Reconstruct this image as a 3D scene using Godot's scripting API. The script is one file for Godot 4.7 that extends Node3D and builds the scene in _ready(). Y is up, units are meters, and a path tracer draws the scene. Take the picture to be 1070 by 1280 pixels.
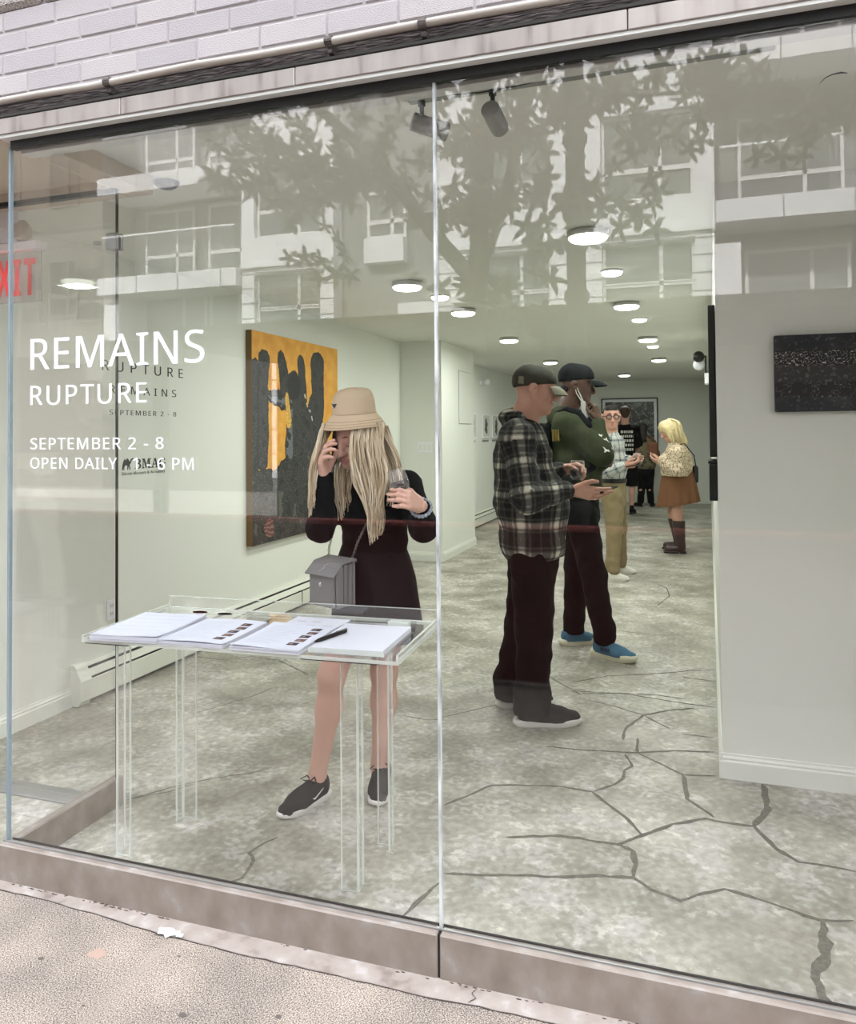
extends Node3D
# A street-front gallery seen through its glass, with the street it mirrors. Metres; the glass stands in z = 0, the street is towards +z, the gallery floor is y = 0.

var M := {}
var rng := RandomNumberGenerator.new()
var taken := {}

# ---------------------------------------------------------------- mesh helpers
class Bender:
	func bend(w: Vector3, _a: float) -> Vector3:
		return w

class Paint:
	func tint(_p: Vector3, _s: Soft) -> Color:
		return Color(1, 1, 1)

class MB:
	var v := PackedVector3Array()
	var n := PackedVector3Array()
	var c := PackedColorArray()
	var uv := PackedVector2Array()
	var ix := PackedInt32Array()
	var col := Color(1, 1, 1)

	func tri(a: Vector3, b: Vector3, d: Vector3) -> void:      # counter-clockwise from outside
		var k := v.size()
		var m := (b - a).cross(d - a).normalized()
		v.append_array(PackedVector3Array([a, d, b])); n.append_array(PackedVector3Array([m, m, m])); c.append_array(PackedColorArray([col, col, col]))
		uv.append_array(PackedVector2Array([Vector2(0, 1), Vector2(1, 0), Vector2(1, 1)])); ix.append_array(PackedInt32Array([k, k + 1, k + 2]))

	func quad(a: Vector3, b: Vector3, d: Vector3, e: Vector3, u0 := Vector2(0, 1), u1 := Vector2(1, 0)) -> void:   # counter-clockwise from outside, a is the lower left
		var k := v.size()
		var m := (d - a).cross(e - b).normalized()
		v.append_array(PackedVector3Array([a, b, d, e])); n.append_array(PackedVector3Array([m, m, m, m])); c.append_array(PackedColorArray([col, col, col, col]))
		uv.append_array(PackedVector2Array([u0, Vector2(u1.x, u0.y), u1, Vector2(u0.x, u1.y)]))
		ix.append_array(PackedInt32Array([k, k + 2, k + 1, k, k + 3, k + 2]))

	func hexa(p: Array) -> void:      # eight corners: 0-3 below counter-clockwise from above, 4-7 above them
		quad(p[3], p[2], p[1], p[0]); quad(p[4], p[5], p[6], p[7])
		for i in 4:
			var j := (i + 1) % 4
			quad(p[i], p[j], p[j + 4], p[i + 4])

	func box(lo: Vector3, hi: Vector3, bev := 0.0, xf := Transform3D.IDENTITY) -> void:
		var s := (hi - lo).abs()
		var o := (hi + lo) * 0.5
		var h := s * 0.5
		if bev <= 0.0:
			var p := []
			for y in [-1, 1]:
				for q in [[-1, 1], [1, 1], [1, -1], [-1, -1]]:
					p.append(xf * (o + Vector3(q[0] * h.x, y * h.y, q[1] * h.z)))
			hexa(p)
			return
		var b := minf(bev, minf(h.x, minf(h.y, h.z)) * 0.95)
		for ax in 3:
			for sg in [-1.0, 1.0]:
				var e0 := Vector3.ZERO; e0[ax] = sg
				var e1 := Vector3.ZERO; e1[(ax + 1) % 3] = 1.0
				var e2 := Vector3.ZERO; e2[(ax + 2) % 3] = sg
				var a1 := h[(ax + 1) % 3] - b
				var a2 := h[(ax + 2) % 3] - b
				var f := e0 * h[ax]
				quad(xf * (o + f - e1 * a1 - e2 * a2), xf * (o + f + e1 * a1 - e2 * a2), xf * (o + f + e1 * a1 + e2 * a2), xf * (o + f - e1 * a1 + e2 * a2))
		for ax in 3:      # edges along ax
			var i1 := (ax + 1) % 3
			var i2 := (ax + 2) % 3
			for s1 in [-1.0, 1.0]:
				for s2 in [-1.0, 1.0]:
					var g := Vector3.ZERO; g[ax] = h[ax] - b
					var p1 := Vector3.ZERO; p1[i1] = s1 * h[i1]; p1[i2] = s2 * (h[i2] - b)
					var p2 := Vector3.ZERO; p2[i1] = s1 * (h[i1] - b); p2[i2] = s2 * h[i2]
					if s1 * s2 > 0:
						quad(xf * (o + p1 - g), xf * (o + p2 - g), xf * (o + p2 + g), xf * (o + p1 + g))
						v_flip_if(4, xf.basis * (p1 + p2))
					else:
						quad(xf * (o + p2 - g), xf * (o + p1 - g), xf * (o + p1 + g), xf * (o + p2 + g))
						v_flip_if(4, xf.basis * (p1 + p2))
		for x in [-1.0, 1.0]:
			for y in [-1.0, 1.0]:
				for z in [-1.0, 1.0]:
					var q1 := o + Vector3(x * h.x, y * (h.y - b), z * (h.z - b))
					var q2 := o + Vector3(x * (h.x - b), y * h.y, z * (h.z - b))
					var q3 := o + Vector3(x * (h.x - b), y * (h.y - b), z * h.z)
					tri(xf * q1, xf * q2, xf * q3)
					v_flip_if(3, xf.basis * Vector3(x, y, z))

	func v_flip_if(count: int, out: Vector3) -> void:      # turns the last face over when it looks inwards
		var k := v.size() - count
		if n[k].dot(out) < 0.0:
			for i in count:
				n[k + i] = -n[k + i]
			var f := ix.size() - (6 if count == 4 else 3)
			for t in range(f, ix.size(), 3):
				var w := ix[t + 1]; ix[t + 1] = ix[t + 2]; ix[t + 2] = w

	func grid(rows: int, cols: int, p: PackedVector3Array, wrap := true, colors := PackedColorArray()) -> void:   # smooth skin over rows of points; rows run along, columns around
		var k := v.size()
		v.append_array(p)
		var nn := PackedVector3Array(); nn.resize(p.size())
		var lim := cols if wrap else cols - 1
		for r in rows - 1:
			for q in lim:
				var i0 := r * cols + q
				var i1 := r * cols + (q + 1) % cols
				var i2 := i1 + cols
				var i3 := i0 + cols
				var m := (p[i2] - p[i0]).cross(p[i3] - p[i1])
				nn[i0] += m; nn[i1] += m; nn[i2] += m; nn[i3] += m
				ix.append_array(PackedInt32Array([k + i0, k + i2, k + i1, k + i0, k + i3, k + i2]))
		for i in p.size():
			n.append(nn[i].normalized())
			uv.append(Vector2(float(i % cols) / cols, float(i / cols) / maxi(rows - 1, 1)))
			c.append(col if colors.is_empty() else colors[i])

	func tube(path: Array, rad: Array, sides := 8, caps := true, sx := 1.0) -> void:
		var pts := PackedVector3Array()
		var m := path.size()
		var up := Vector3.UP
		var d0: Vector3 = (path[1] - path[0]).normalized()
		if absf(d0.dot(up)) > 0.9: up = Vector3.RIGHT
		var side := d0.cross(up).normalized()
		for i in m:
			var d: Vector3 = (path[mini(i + 1, m - 1)] - path[maxi(i - 1, 0)]).normalized()
			side = (side - d * side.dot(d)).normalized()
			var w := d.cross(side)
			var r: float = rad[mini(i, rad.size() - 1)]
			for q in sides:
				var a := TAU * q / sides
				pts.append(path[i] + side * cos(a) * r * sx + w * sin(a) * r)
		grid(m, sides, pts)
		if caps:
			for q in range(1, sides - 1):
				tri(pts[0], pts[q + 1], pts[q]); v_flip_if(3, -d0)
				var b := (m - 1) * sides
				tri(pts[b], pts[b + q], pts[b + q + 1]); v_flip_if(3, path[m - 1] - path[m - 2])

	func lathe(prof: Array, seg := 24, xf := Transform3D.IDENTITY, wob: Bender = null) -> void:   # profile of Vector2(radius, height) from below outside upwards
		var pts := PackedVector3Array()
		for q in prof:
			for i in seg:
				var a := -TAU * i / seg
				var w := Vector3(cos(a) * q.x, q.y, sin(a) * q.x)
				if wob: w = wob.bend(w, a)
				pts.append(xf * w)
		grid(prof.size(), seg, pts)

	func sphere(o: Vector3, r: Vector3, seg := 12, xf := Transform3D.IDENTITY) -> void:
		var pr := []
		var rows := maxi(seg / 2, 4)
		for i in rows + 1:
			var a := -PI / 2 + PI * i / rows
			pr.append(Vector2(maxf(cos(a), 1e-4), sin(a)))
		lathe(pr, seg, xf * Transform3D(Basis.from_scale(r), o))

	func prism(poly: PackedVector2Array, depth: float, xf := Transform3D.IDENTITY) -> void:     # an outline in the xy plane, from z = 0 to z = depth
		var t := Geometry2D.triangulate_polygon(poly)
		for i in range(0, t.size(), 3):
			var a := poly[t[i]]; var b := poly[t[i + 1]]; var d := poly[t[i + 2]]
			tri(xf * Vector3(a.x, a.y, depth), xf * Vector3(b.x, b.y, depth), xf * Vector3(d.x, d.y, depth)); v_flip_if(3, xf.basis.z)
			tri(xf * Vector3(a.x, a.y, 0), xf * Vector3(b.x, b.y, 0), xf * Vector3(d.x, d.y, 0)); v_flip_if(3, -xf.basis.z)
		var cw := Geometry2D.is_polygon_clockwise(poly)
		for i in poly.size():
			var a := poly[i]; var b := poly[(i + 1) % poly.size()]
			if cw:
				var w := a; a = b; b = w
			quad(xf * Vector3(a.x, a.y, 0), xf * Vector3(b.x, b.y, 0), xf * Vector3(b.x, b.y, depth), xf * Vector3(a.x, a.y, depth))
			v_flip_if(4, xf.basis * (Vector3(b.y - a.y, a.x - b.x, 0)))

	func mesh(onto: ArrayMesh = null) -> ArrayMesh:
		var a := []
		a.resize(Mesh.ARRAY_MAX)
		a[Mesh.ARRAY_VERTEX] = v; a[Mesh.ARRAY_NORMAL] = n; a[Mesh.ARRAY_COLOR] = c; a[Mesh.ARRAY_TEX_UV] = uv; a[Mesh.ARRAY_INDEX] = ix
		var m := onto if onto else ArrayMesh.new()
		m.add_surface_from_arrays(Mesh.PRIMITIVE_TRIANGLES, a)
		return m

# ---------------------------------------------------------------- soft bodies: rounded bones joined smoothly, meshed with surface nets
class Soft:
	var a := PackedVector3Array()
	var b := PackedVector3Array()
	var ra := PackedFloat32Array()
	var rb := PackedFloat32Array()
	var ax := PackedVector3Array()
	var fs := PackedFloat32Array()
	var kk := PackedFloat32Array()
	var sub := PackedByteArray()
	var tag := PackedInt32Array()
	var planes := []
	var ba := PackedVector3Array()
	var il := PackedFloat32Array()
	var dr := PackedFloat32Array()
	var noise: FastNoiseLite
	var amp := 0.0

	func bone(p: Vector3, q: Vector3, r1: float, r2: float, k := 0.03, flat := Vector3.ZERO, f := 1.0, cut := false, t := 0) -> void:
		a.append(p); b.append(q); ra.append(r1); rb.append(r2); kk.append(k); ax.append(flat.normalized() if f != 1.0 else Vector3.ZERO); fs.append(f); sub.append(1 if cut else 0); tag.append(t)

	func ball(p: Vector3, r: float, k := 0.03, flat := Vector3.ZERO, f := 1.0, cut := false, t := 0) -> void:
		bone(p, p, r, r, k, flat, f, cut, t)

	func one(i: int, p: Vector3) -> float:
		var q := p - a[i]
		var w := b[i] - a[i]
		if fs[i] != 1.0:
			var x := ax[i]
			var s := fs[i] - 1.0
			q += x * (q.dot(x) * s); w += x * (w.dot(x) * s)
		var l := w.length_squared()
		var h := clampf(q.dot(w) / l, 0.0, 1.0) if l > 1e-10 else 0.0
		return (q - w * h).length() - lerpf(ra[i], rb[i], h)

	func at(p: Vector3, list: PackedInt32Array) -> float:
		var r := 10.0
		for i in list:
			var q := p - a[i]
			var w := ba[i]
			var s := fs[i] - 1.0
			if s != 0.0:
				var x := ax[i]
				q += x * (q.dot(x) * s)
			var h := clampf(q.dot(w) * il[i], 0.0, 1.0)
			var d := (q - w * h).length() - ra[i] - dr[i] * h
			var k := kk[i]
			if sub[i]:
				d = -d
				h = maxf(k - absf(r - d), 0.0)
				r = maxf(r, d) + h * h / (4.0 * k)
			else:
				h = maxf(k - absf(r - d), 0.0)
				r = minf(r, d) - h * h / (4.0 * k)
		if amp > 0.0 and r < 0.04 and r > -0.04:
			r += noise.get_noise_3dv(p) * amp
		for pl in planes:
			r = maxf(r, pl[0].dot(p) - pl[1])
		return r

	func ready() -> void:
		ba.resize(a.size()); il.resize(a.size()); dr.resize(a.size())
		for i in a.size():
			var w := b[i] - a[i]
			w += ax[i] * (w.dot(ax[i]) * (fs[i] - 1.0))
			ba[i] = w
			var l := w.length_squared()
			il[i] = 1.0 / l if l > 1e-10 else 0.0
			dr[i] = rb[i] - ra[i]

	func near(p: Vector3) -> int:
		var best := 0
		var d := 1e9
		for i in a.size():
			if sub[i]: continue
			var e := one(i, p)
			if e < d:
				d = e; best = i
		return best

	func into(mb: MB, cell: float, paint: Paint = null) -> void:
		var lo := Vector3(1e9, 1e9, 1e9)
		var hi := -lo
		for i in a.size():
			if sub[i]: continue
			var e := maxf(ra[i], rb[i]) / minf(1.0, fs[i]) + cell * 2.0 + amp + kk[i] * 0.3
			lo = lo.min(a[i] - Vector3(e, e, e)).min(b[i] - Vector3(e, e, e)); hi = hi.max(a[i] + Vector3(e, e, e)).max(b[i] + Vector3(e, e, e))
		ready()
		var B := 4
		var bx := int((hi.x - lo.x) / (cell * B)) + 2
		var by := int((hi.y - lo.y) / (cell * B)) + 2
		var bz := int((hi.z - lo.z) / (cell * B)) + 2
		var nx := bx * B; var ny := by * B; var nz := bz * B
		var f := PackedFloat32Array(); f.resize(nx * ny * nz); f.fill(1.0)
		var full := PackedInt32Array(range(a.size()))
		var half := cell * B * 0.5
		var reach := half * 1.7321 + cell * 1.5 + amp
		var wmax := 1.0
		for q in fs: wmax = maxf(wmax, q)
		var live := []
		var sx := 1; var sy := nx; var sz := nx * ny
		for k in bz:
			for j in by:
				for i in bx:
					var o := lo + Vector3(i, j, k) * (cell * B)
					var mid := o + Vector3(half, half, half)
					var list := PackedInt32Array()
					var low := 10.0
					for q in full:
						var d := one(q, mid)
						if sub[q]:
							if d < reach + kk[q]: list.append(q)
							continue
						var w := fs[q] if fs[q] > 1.0 else 1.0 / fs[q]
						if fs[q] > 1.0 and d > 0.0: d /= w
						low = minf(low, d)
						if d < reach + kk[q] + 0.01: list.append(q)
					if low > reach + 0.012:
						continue
					if low < -reach and at(mid, full) < -reach * wmax:
						for z in B:
							for y in B:
								var row0 := (k * B + z) * sz + (j * B + y) * sy + i * B
								for x in B: f[row0 + x] = -1.0
						continue
					live.append(Vector3i(i, j, k))
					for z in B:
						for y in B:
							var row := (k * B + z) * sz + (j * B + y) * sy + i * B
							for x in B:
								f[row + x] = at(o + Vector3(x, y, z) * cell, list)
		var id := PackedInt32Array(); id.resize(f.size()); id.fill(-1)
		var cells := PackedInt32Array()
		var base := mb.v.size()
		var vs := PackedVector3Array()
		var off := [0, sx, sy, sx + sy, sz, sx + sz, sy + sz, sx + sy + sz]
		var ed := [[0, 1], [2, 3], [4, 5], [6, 7], [0, 2], [1, 3], [4, 6], [5, 7], [0, 4], [1, 5], [2, 6], [3, 7]]
		var cor := [Vector3(0, 0, 0), Vector3(1, 0, 0), Vector3(0, 1, 0), Vector3(1, 1, 0), Vector3(0, 0, 1), Vector3(1, 0, 1), Vector3(0, 1, 1), Vector3(1, 1, 1)]
		for blk in live:
			for z in range(blk.z * B, mini(blk.z * B + B, nz - 1)):
				for y in range(blk.y * B, mini(blk.y * B + B, ny - 1)):
					var row: int = z * sz + y * sy
					for x in range(blk.x * B, mini(blk.x * B + B, nx - 1)):
						var p: int = row + x
						var m := 0
						if f[p] < 0: m += 1
						if f[p + sx] < 0: m += 1
						if f[p + sy] < 0: m += 1
						if f[p + sx + sy] < 0: m += 1
						if f[p + sz] < 0: m += 1
						if f[p + sx + sz] < 0: m += 1
						if f[p + sy + sz] < 0: m += 1
						if f[p + sx + sy + sz] < 0: m += 1
						if m == 0 or m == 8: continue
						var s := Vector3.ZERO
						var cnt := 0
						for e in ed:
							var g0 := f[p + off[e[0]]]
							var g1 := f[p + off[e[1]]]
							if (g0 < 0) != (g1 < 0):
								s += cor[e[0]].lerp(cor[e[1]], g0 / (g0 - g1)); cnt += 1
						id[p] = vs.size()
						cells.append(p)
						vs.append(lo + (Vector3(x, y, z) + s / cnt) * cell)
		var nn := PackedVector3Array(); nn.resize(vs.size())
		var st := [sx, sy, sz]
		for p in cells:
			for e in 3:
				var d0: int = st[e]
				var g0 := f[p] < 0
				if p + d0 >= f.size() or g0 == (f[p + d0] < 0): continue
				var d1: int = st[(e + 1) % 3]
				var d2: int = st[(e + 2) % 3]
				if p - d1 - d2 < 0: continue
				var i0 := id[p - d1 - d2]; var i1 := id[p - d2]; var i2 := id[p]; var i3 := id[p - d1]
				if i0 < 0 or i1 < 0 or i2 < 0 or i3 < 0: continue
				if not g0:
					var w := i1; i1 = i3; i3 = w
				var m := (vs[i2] - vs[i0]).cross(vs[i3] - vs[i1])
				nn[i0] += m; nn[i1] += m; nn[i2] += m; nn[i3] += m
				mb.ix.append_array(PackedInt32Array([base + i0, base + i2, base + i1, base + i0, base + i3, base + i2]))
		mb.v.append_array(vs)
		for i in vs.size():
			mb.n.append(nn[i].normalized())
			mb.uv.append(Vector2.ZERO)
			mb.c.append(paint.tint(vs[i], self) if paint else mb.col)

# ---------------------------------------------------------------- scene helpers
func mat(called: String, col: Color, rough := 0.7, metal := 0.0, vc := false) -> StandardMaterial3D:
	var m := StandardMaterial3D.new()
	m.resource_name = called
	m.albedo_color = col; m.roughness = rough; m.metallic = metal
	m.vertex_color_use_as_albedo = vc
	M[called] = m
	return m

func c8(r: int, g: int, b: int) -> Color:
	return Color8(r, g, b)

func lin(r: int, g: int, b: int) -> Color:
	return Color8(r, g, b).srgb_to_linear()

func numbered(called: String) -> String:
	var k: int = taken.get(called, 0)
	taken[called] = k + 1
	return called if k == 0 else "%s_%03d" % [called, k]

func tag(o: Node, label := "", category := "", group := "", kind := "") -> Node:
	if label: o.set_meta("label", label)
	if category: o.set_meta("category", category)
	if group: o.set_meta("group", group)
	if kind: o.set_meta("kind", kind)
	return o

func thing(called: String, label: String, category: String, at := Vector3.ZERO, turn := 0.0, group := "") -> Node3D:
	var o := Node3D.new()
	o.name = numbered(called)
	add_child(o)
	o.position = at; o.rotation.y = turn
	tag(o, label, category, group)
	return o

func put(called: String, mesh: Mesh, m: Material, parent: Node = null) -> MeshInstance3D:
	var o := MeshInstance3D.new()
	o.mesh = mesh
	if m:
		for s in mesh.get_surface_count():
			o.set_surface_override_material(s, m)
	if parent == null:
		o.name = numbered(called)
		add_child(o)
	else:
		var k := "n_" + called
		var cnt: int = parent.get_meta(k) if parent.has_meta(k) else 0
		parent.set_meta(k, cnt + 1)
		o.name = called if cnt == 0 else "%s_%03d" % [called, cnt]
		parent.add_child(o, true)
	return o

func shape(called: String, mb: MB, m: Material, parent: Node = null) -> MeshInstance3D:
	return put(called, mb.mesh(), m, parent)

func cuboid(called: String, lo: Vector3, hi: Vector3, m: Material, parent: Node = null, bev := 0.0) -> MeshInstance3D:
	var mb := MB.new()
	mb.box(lo, hi, bev)
	return shape(called, mb, m, parent)

func struct(o: Node) -> Node:
	o.set_meta("kind", "structure")
	return o

func group_of(called: String) -> Node3D:       # an empty piece of the setting that holds parts
	var o := Node3D.new()
	o.name = numbered(called)
	add_child(o)
	struct(o)
	return o

func noise_tex(seed_: int, freq: float, stops: Array, size := 512, octaves := 4, normal := false, bump := 4.0, kind := FastNoiseLite.TYPE_SIMPLEX_SMOOTH) -> NoiseTexture2D:
	var n := FastNoiseLite.new()
	n.seed = seed_; n.frequency = freq; n.fractal_octaves = octaves; n.noise_type = kind
	var t := NoiseTexture2D.new()
	t.width = size; t.height = size; t.seamless = true; t.noise = n
	if normal:
		t.as_normal_map = true; t.bump_strength = bump
	elif stops.size():
		var g := Gradient.new()
		g.offsets = PackedFloat32Array(stops.map(func(s): return s[0]))
		g.colors = PackedColorArray(stops.map(func(s): return s[1]))
		t.color_ramp = g
	return t

func writing(called: String, text: String, m: Material, parent: Node, xf: Transform3D, width: float, height: float, font := "Droid Sans", gap := 0, depth := 0.0012, weight := 400) -> MeshInstance3D:
	# lettering whose ink box is width by height, its lower left corner at the origin of xf
	var f := SystemFont.new()
	f.font_names = PackedStringArray([font]); f.font_weight = weight
	var fv := FontVariation.new()
	fv.base_font = f
	fv.spacing_glyph = gap
	var t := TextMesh.new()
	t.text = text; t.font = fv; t.font_size = 64; t.pixel_size = 0.002; t.depth = 0.002; t.curve_step = 1.0
	t.horizontal_alignment = HORIZONTAL_ALIGNMENT_LEFT
	var bb := t.get_aabb()
	var o := put(called, t, m, parent)
	var s := Vector3(width / bb.size.x, height / bb.size.y, depth / bb.size.z)
	o.transform = xf * Transform3D(Basis.from_scale(s), Vector3(-bb.position.x * s.x, -bb.position.y * s.y, -bb.position.z * s.z))
	return o

const CRACKS := [
	[0.014, 1.45, -0.71, 1.63, -0.78, 1.76, -0.78, 1.83, -0.78, 1.90, -0.87, 2.00, -0.98, 2.11, -1.06, 2.20, -1.05, 2.27, -1.05, 2.33, -0.92, 2.39, -0.85, 2.48, -0.85, 2.56, -0.84],
	[0.016, 1.83, -0.78, 1.88, -0.75, 1.89, -0.67, 1.89, -0.59],
	[0.012, 1.32, -0.43, 1.50, -0.48, 1.69, -0.53, 1.78, -0.57, 1.89, -0.59, 1.95, -0.54, 2.03, -0.51, 2.10, -0.57, 2.16, -0.61, 2.22, -0.60, 2.31, -0.57, 2.37, -0.54, 2.41, -0.53, 2.50, -0.56],
	[0.024, 2.41, -0.53, 2.41, -0.43, 2.39, -0.34, 2.36, -0.29, 2.37, -0.20, 2.38, -0.15],
	[0.011, 1.90, -0.87, 1.84, -0.98, 1.74, -1.09, 1.70, -1.15, 1.58, -1.16, 1.44, -1.13, 1.31, -1.09, 1.25, -0.98, 1.18, -0.87],
	[0.010, 1.70, -1.15, 1.77, -1.24, 1.80, -1.31, 1.80, -1.39, 1.83, -1.44, 1.79, -1.56],
	[0.011, 1.45, -1.54, 1.62, -1.55, 1.84, -1.59, 1.99, -1.66, 2.16, -1.70],
	[0.012, 1.84, -1.59, 1.83, -1.76],
	[0.010, 1.84, -1.59, 1.93, -1.51, 2.03, -1.42, 2.16, -1.45],
	[0.013, 2.03, -1.42, 2.04, -1.33, 2.05, -1.20, 2.14, -1.08],
	[0.018, 2.33, -1.42, 2.33, -1.21, 2.27, -1.05],
	[0.012, 1.77, -1.72, 1.77, -1.87, 1.84, -2.07, 1.96, -2.18, 2.08, -2.25],
	[0.009, 1.84, -2.07, 1.97, -1.92],
	[0.008, 1.54, -2.22, 1.69, -2.16, 1.84, -2.07],
	[0.008, 1.48, -2.34, 1.73, -2.37, 2.02, -2.31, 2.18, -2.29],
	[0.007, 0.89, -1.73, 1.13, -2.02],
	[0.008, 2.02, -1.87, 2.17, -1.87],
	[0.006, 0.02, -0.56, 0.10, -0.68, 0.22, -0.81, 0.34, -0.90, 0.39, -0.97],
	[0.006, -0.30, -1.44, -0.23, -1.58, -0.16, -1.75, -0.13, -1.89],
	[0.008, -0.90, -2.30, -0.70, -2.28, -0.57, -2.40, -0.36, -2.38, -0.05, -2.17],
	[0.006, 0.71, -1.71, 0.82, -1.69, 0.92, -1.72],
	[0.010, 0.67, -0.15, 0.72, -0.21, 0.70, -0.31, 0.66, -0.35, 0.68, -0.43, 0.70, -0.47],
	[0.011, 1.27, -0.18, 1.29, -0.28, 1.32, -0.38],
	[0.005, 0.00, -0.54, 0.12, -0.65, 0.17, -0.74],
	[0.008, 1.42, -2.47, 1.61, -2.66, 1.82, -2.76, 1.98, -2.85, 2.07, -2.91, 2.19, -2.96],
	[0.008, 1.99, -2.77, 2.19, -2.73],
	[0.008, 1.56, -3.74, 1.77, -3.69, 1.97, -3.70],
	[0.009, 1.51, -2.31, 1.70, -2.37, 1.88, -2.40, 2.03, -2.38],
	[0.008, 1.78, -5.56, 1.86, -5.40, 1.89, -5.06, 1.81, -4.65],
	[0.007, 1.28, -2.56, 1.51, -2.28],
	[0.007, 1.70, -6.50, 1.88, -6.80],
]

# ---------------------------------------------------------------- light, camera
const CEIL := 2.42
const DISC_BIG := [[1.603, -2.045], [1.617, -4.393], [1.66, -6.816], [1.68, -9.4], [0.288, -2.985], [0.325, -4.236], [0.25, -6.3], [0.215, -9.15], [1.0, -12.2]]
const DISC_SMALL := [[1.625, -3.092], [1.66, -5.342], [1.675, -7.699], [0.338, -3.561]]

func camera_and_sky() -> void:
	var cam := Camera3D.new()
	cam.name = "camera"
	cam.projection = Camera3D.PROJECTION_FRUSTUM
	cam.near = 0.05; cam.far = 200.0
	cam.size = 1280.0 / 984.809 * 0.05
	cam.frustum_offset = Vector2((535.0 - 528.543) / 984.809, (519.808 - 640.0) / 984.809) * 0.05
	cam.basis = Basis(Vector3.UP, 0.327157) * Basis(Vector3.RIGHT, 0.0224015) * Basis(Vector3.BACK, -0.0082248)
	cam.position = Vector3(2.08, 1.40, 1.99)
	add_child(cam)
	cam.current = true

	var e := Environment.new()
	e.background_mode = Environment.BG_SKY
	var sky := ProceduralSkyMaterial.new()
	sky.sky_top_color = Color(0.93, 0.94, 0.97); sky.sky_horizon_color = Color(0.97, 0.97, 0.97)
	sky.ground_bottom_color = Color(0.35, 0.35, 0.34); sky.ground_horizon_color = Color(0.6, 0.6, 0.6)
	sky.sky_energy_multiplier = SKY
	e.sky = Sky.new(); e.sky.sky_material = sky
	e.ambient_light_source = Environment.AMBIENT_SOURCE_SKY
	e.tonemap_mode = Environment.TONE_MAPPER_LINEAR
	e.tonemap_exposure = 1.0
	e.sdfgi_enabled = true; e.ssao_enabled = true; e.ssil_enabled = true
	var w := WorldEnvironment.new()
	w.name = "environment"; w.environment = e
	add_child(w)

	var sun := DirectionalLight3D.new()      # high behind the gallery: it lights the houses across the street and leaves this pavement in shade
	sun.name = "sun"
	sun.light_energy = SUN; sun.light_color = Color(1.0, 0.99, 0.97); sun.light_angular_distance = 2.0
	sun.shadow_enabled = true
	sun.sky_mode = DirectionalLight3D.SKY_MODE_LIGHT_ONLY
	sun.basis = Basis.looking_at(Vector3(0.12, -0.80, 1.0).normalized(), Vector3.UP)
	add_child(sun)

const SKY := 2.25
const SUN := 4.4
const LAMP := 1.4

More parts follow.
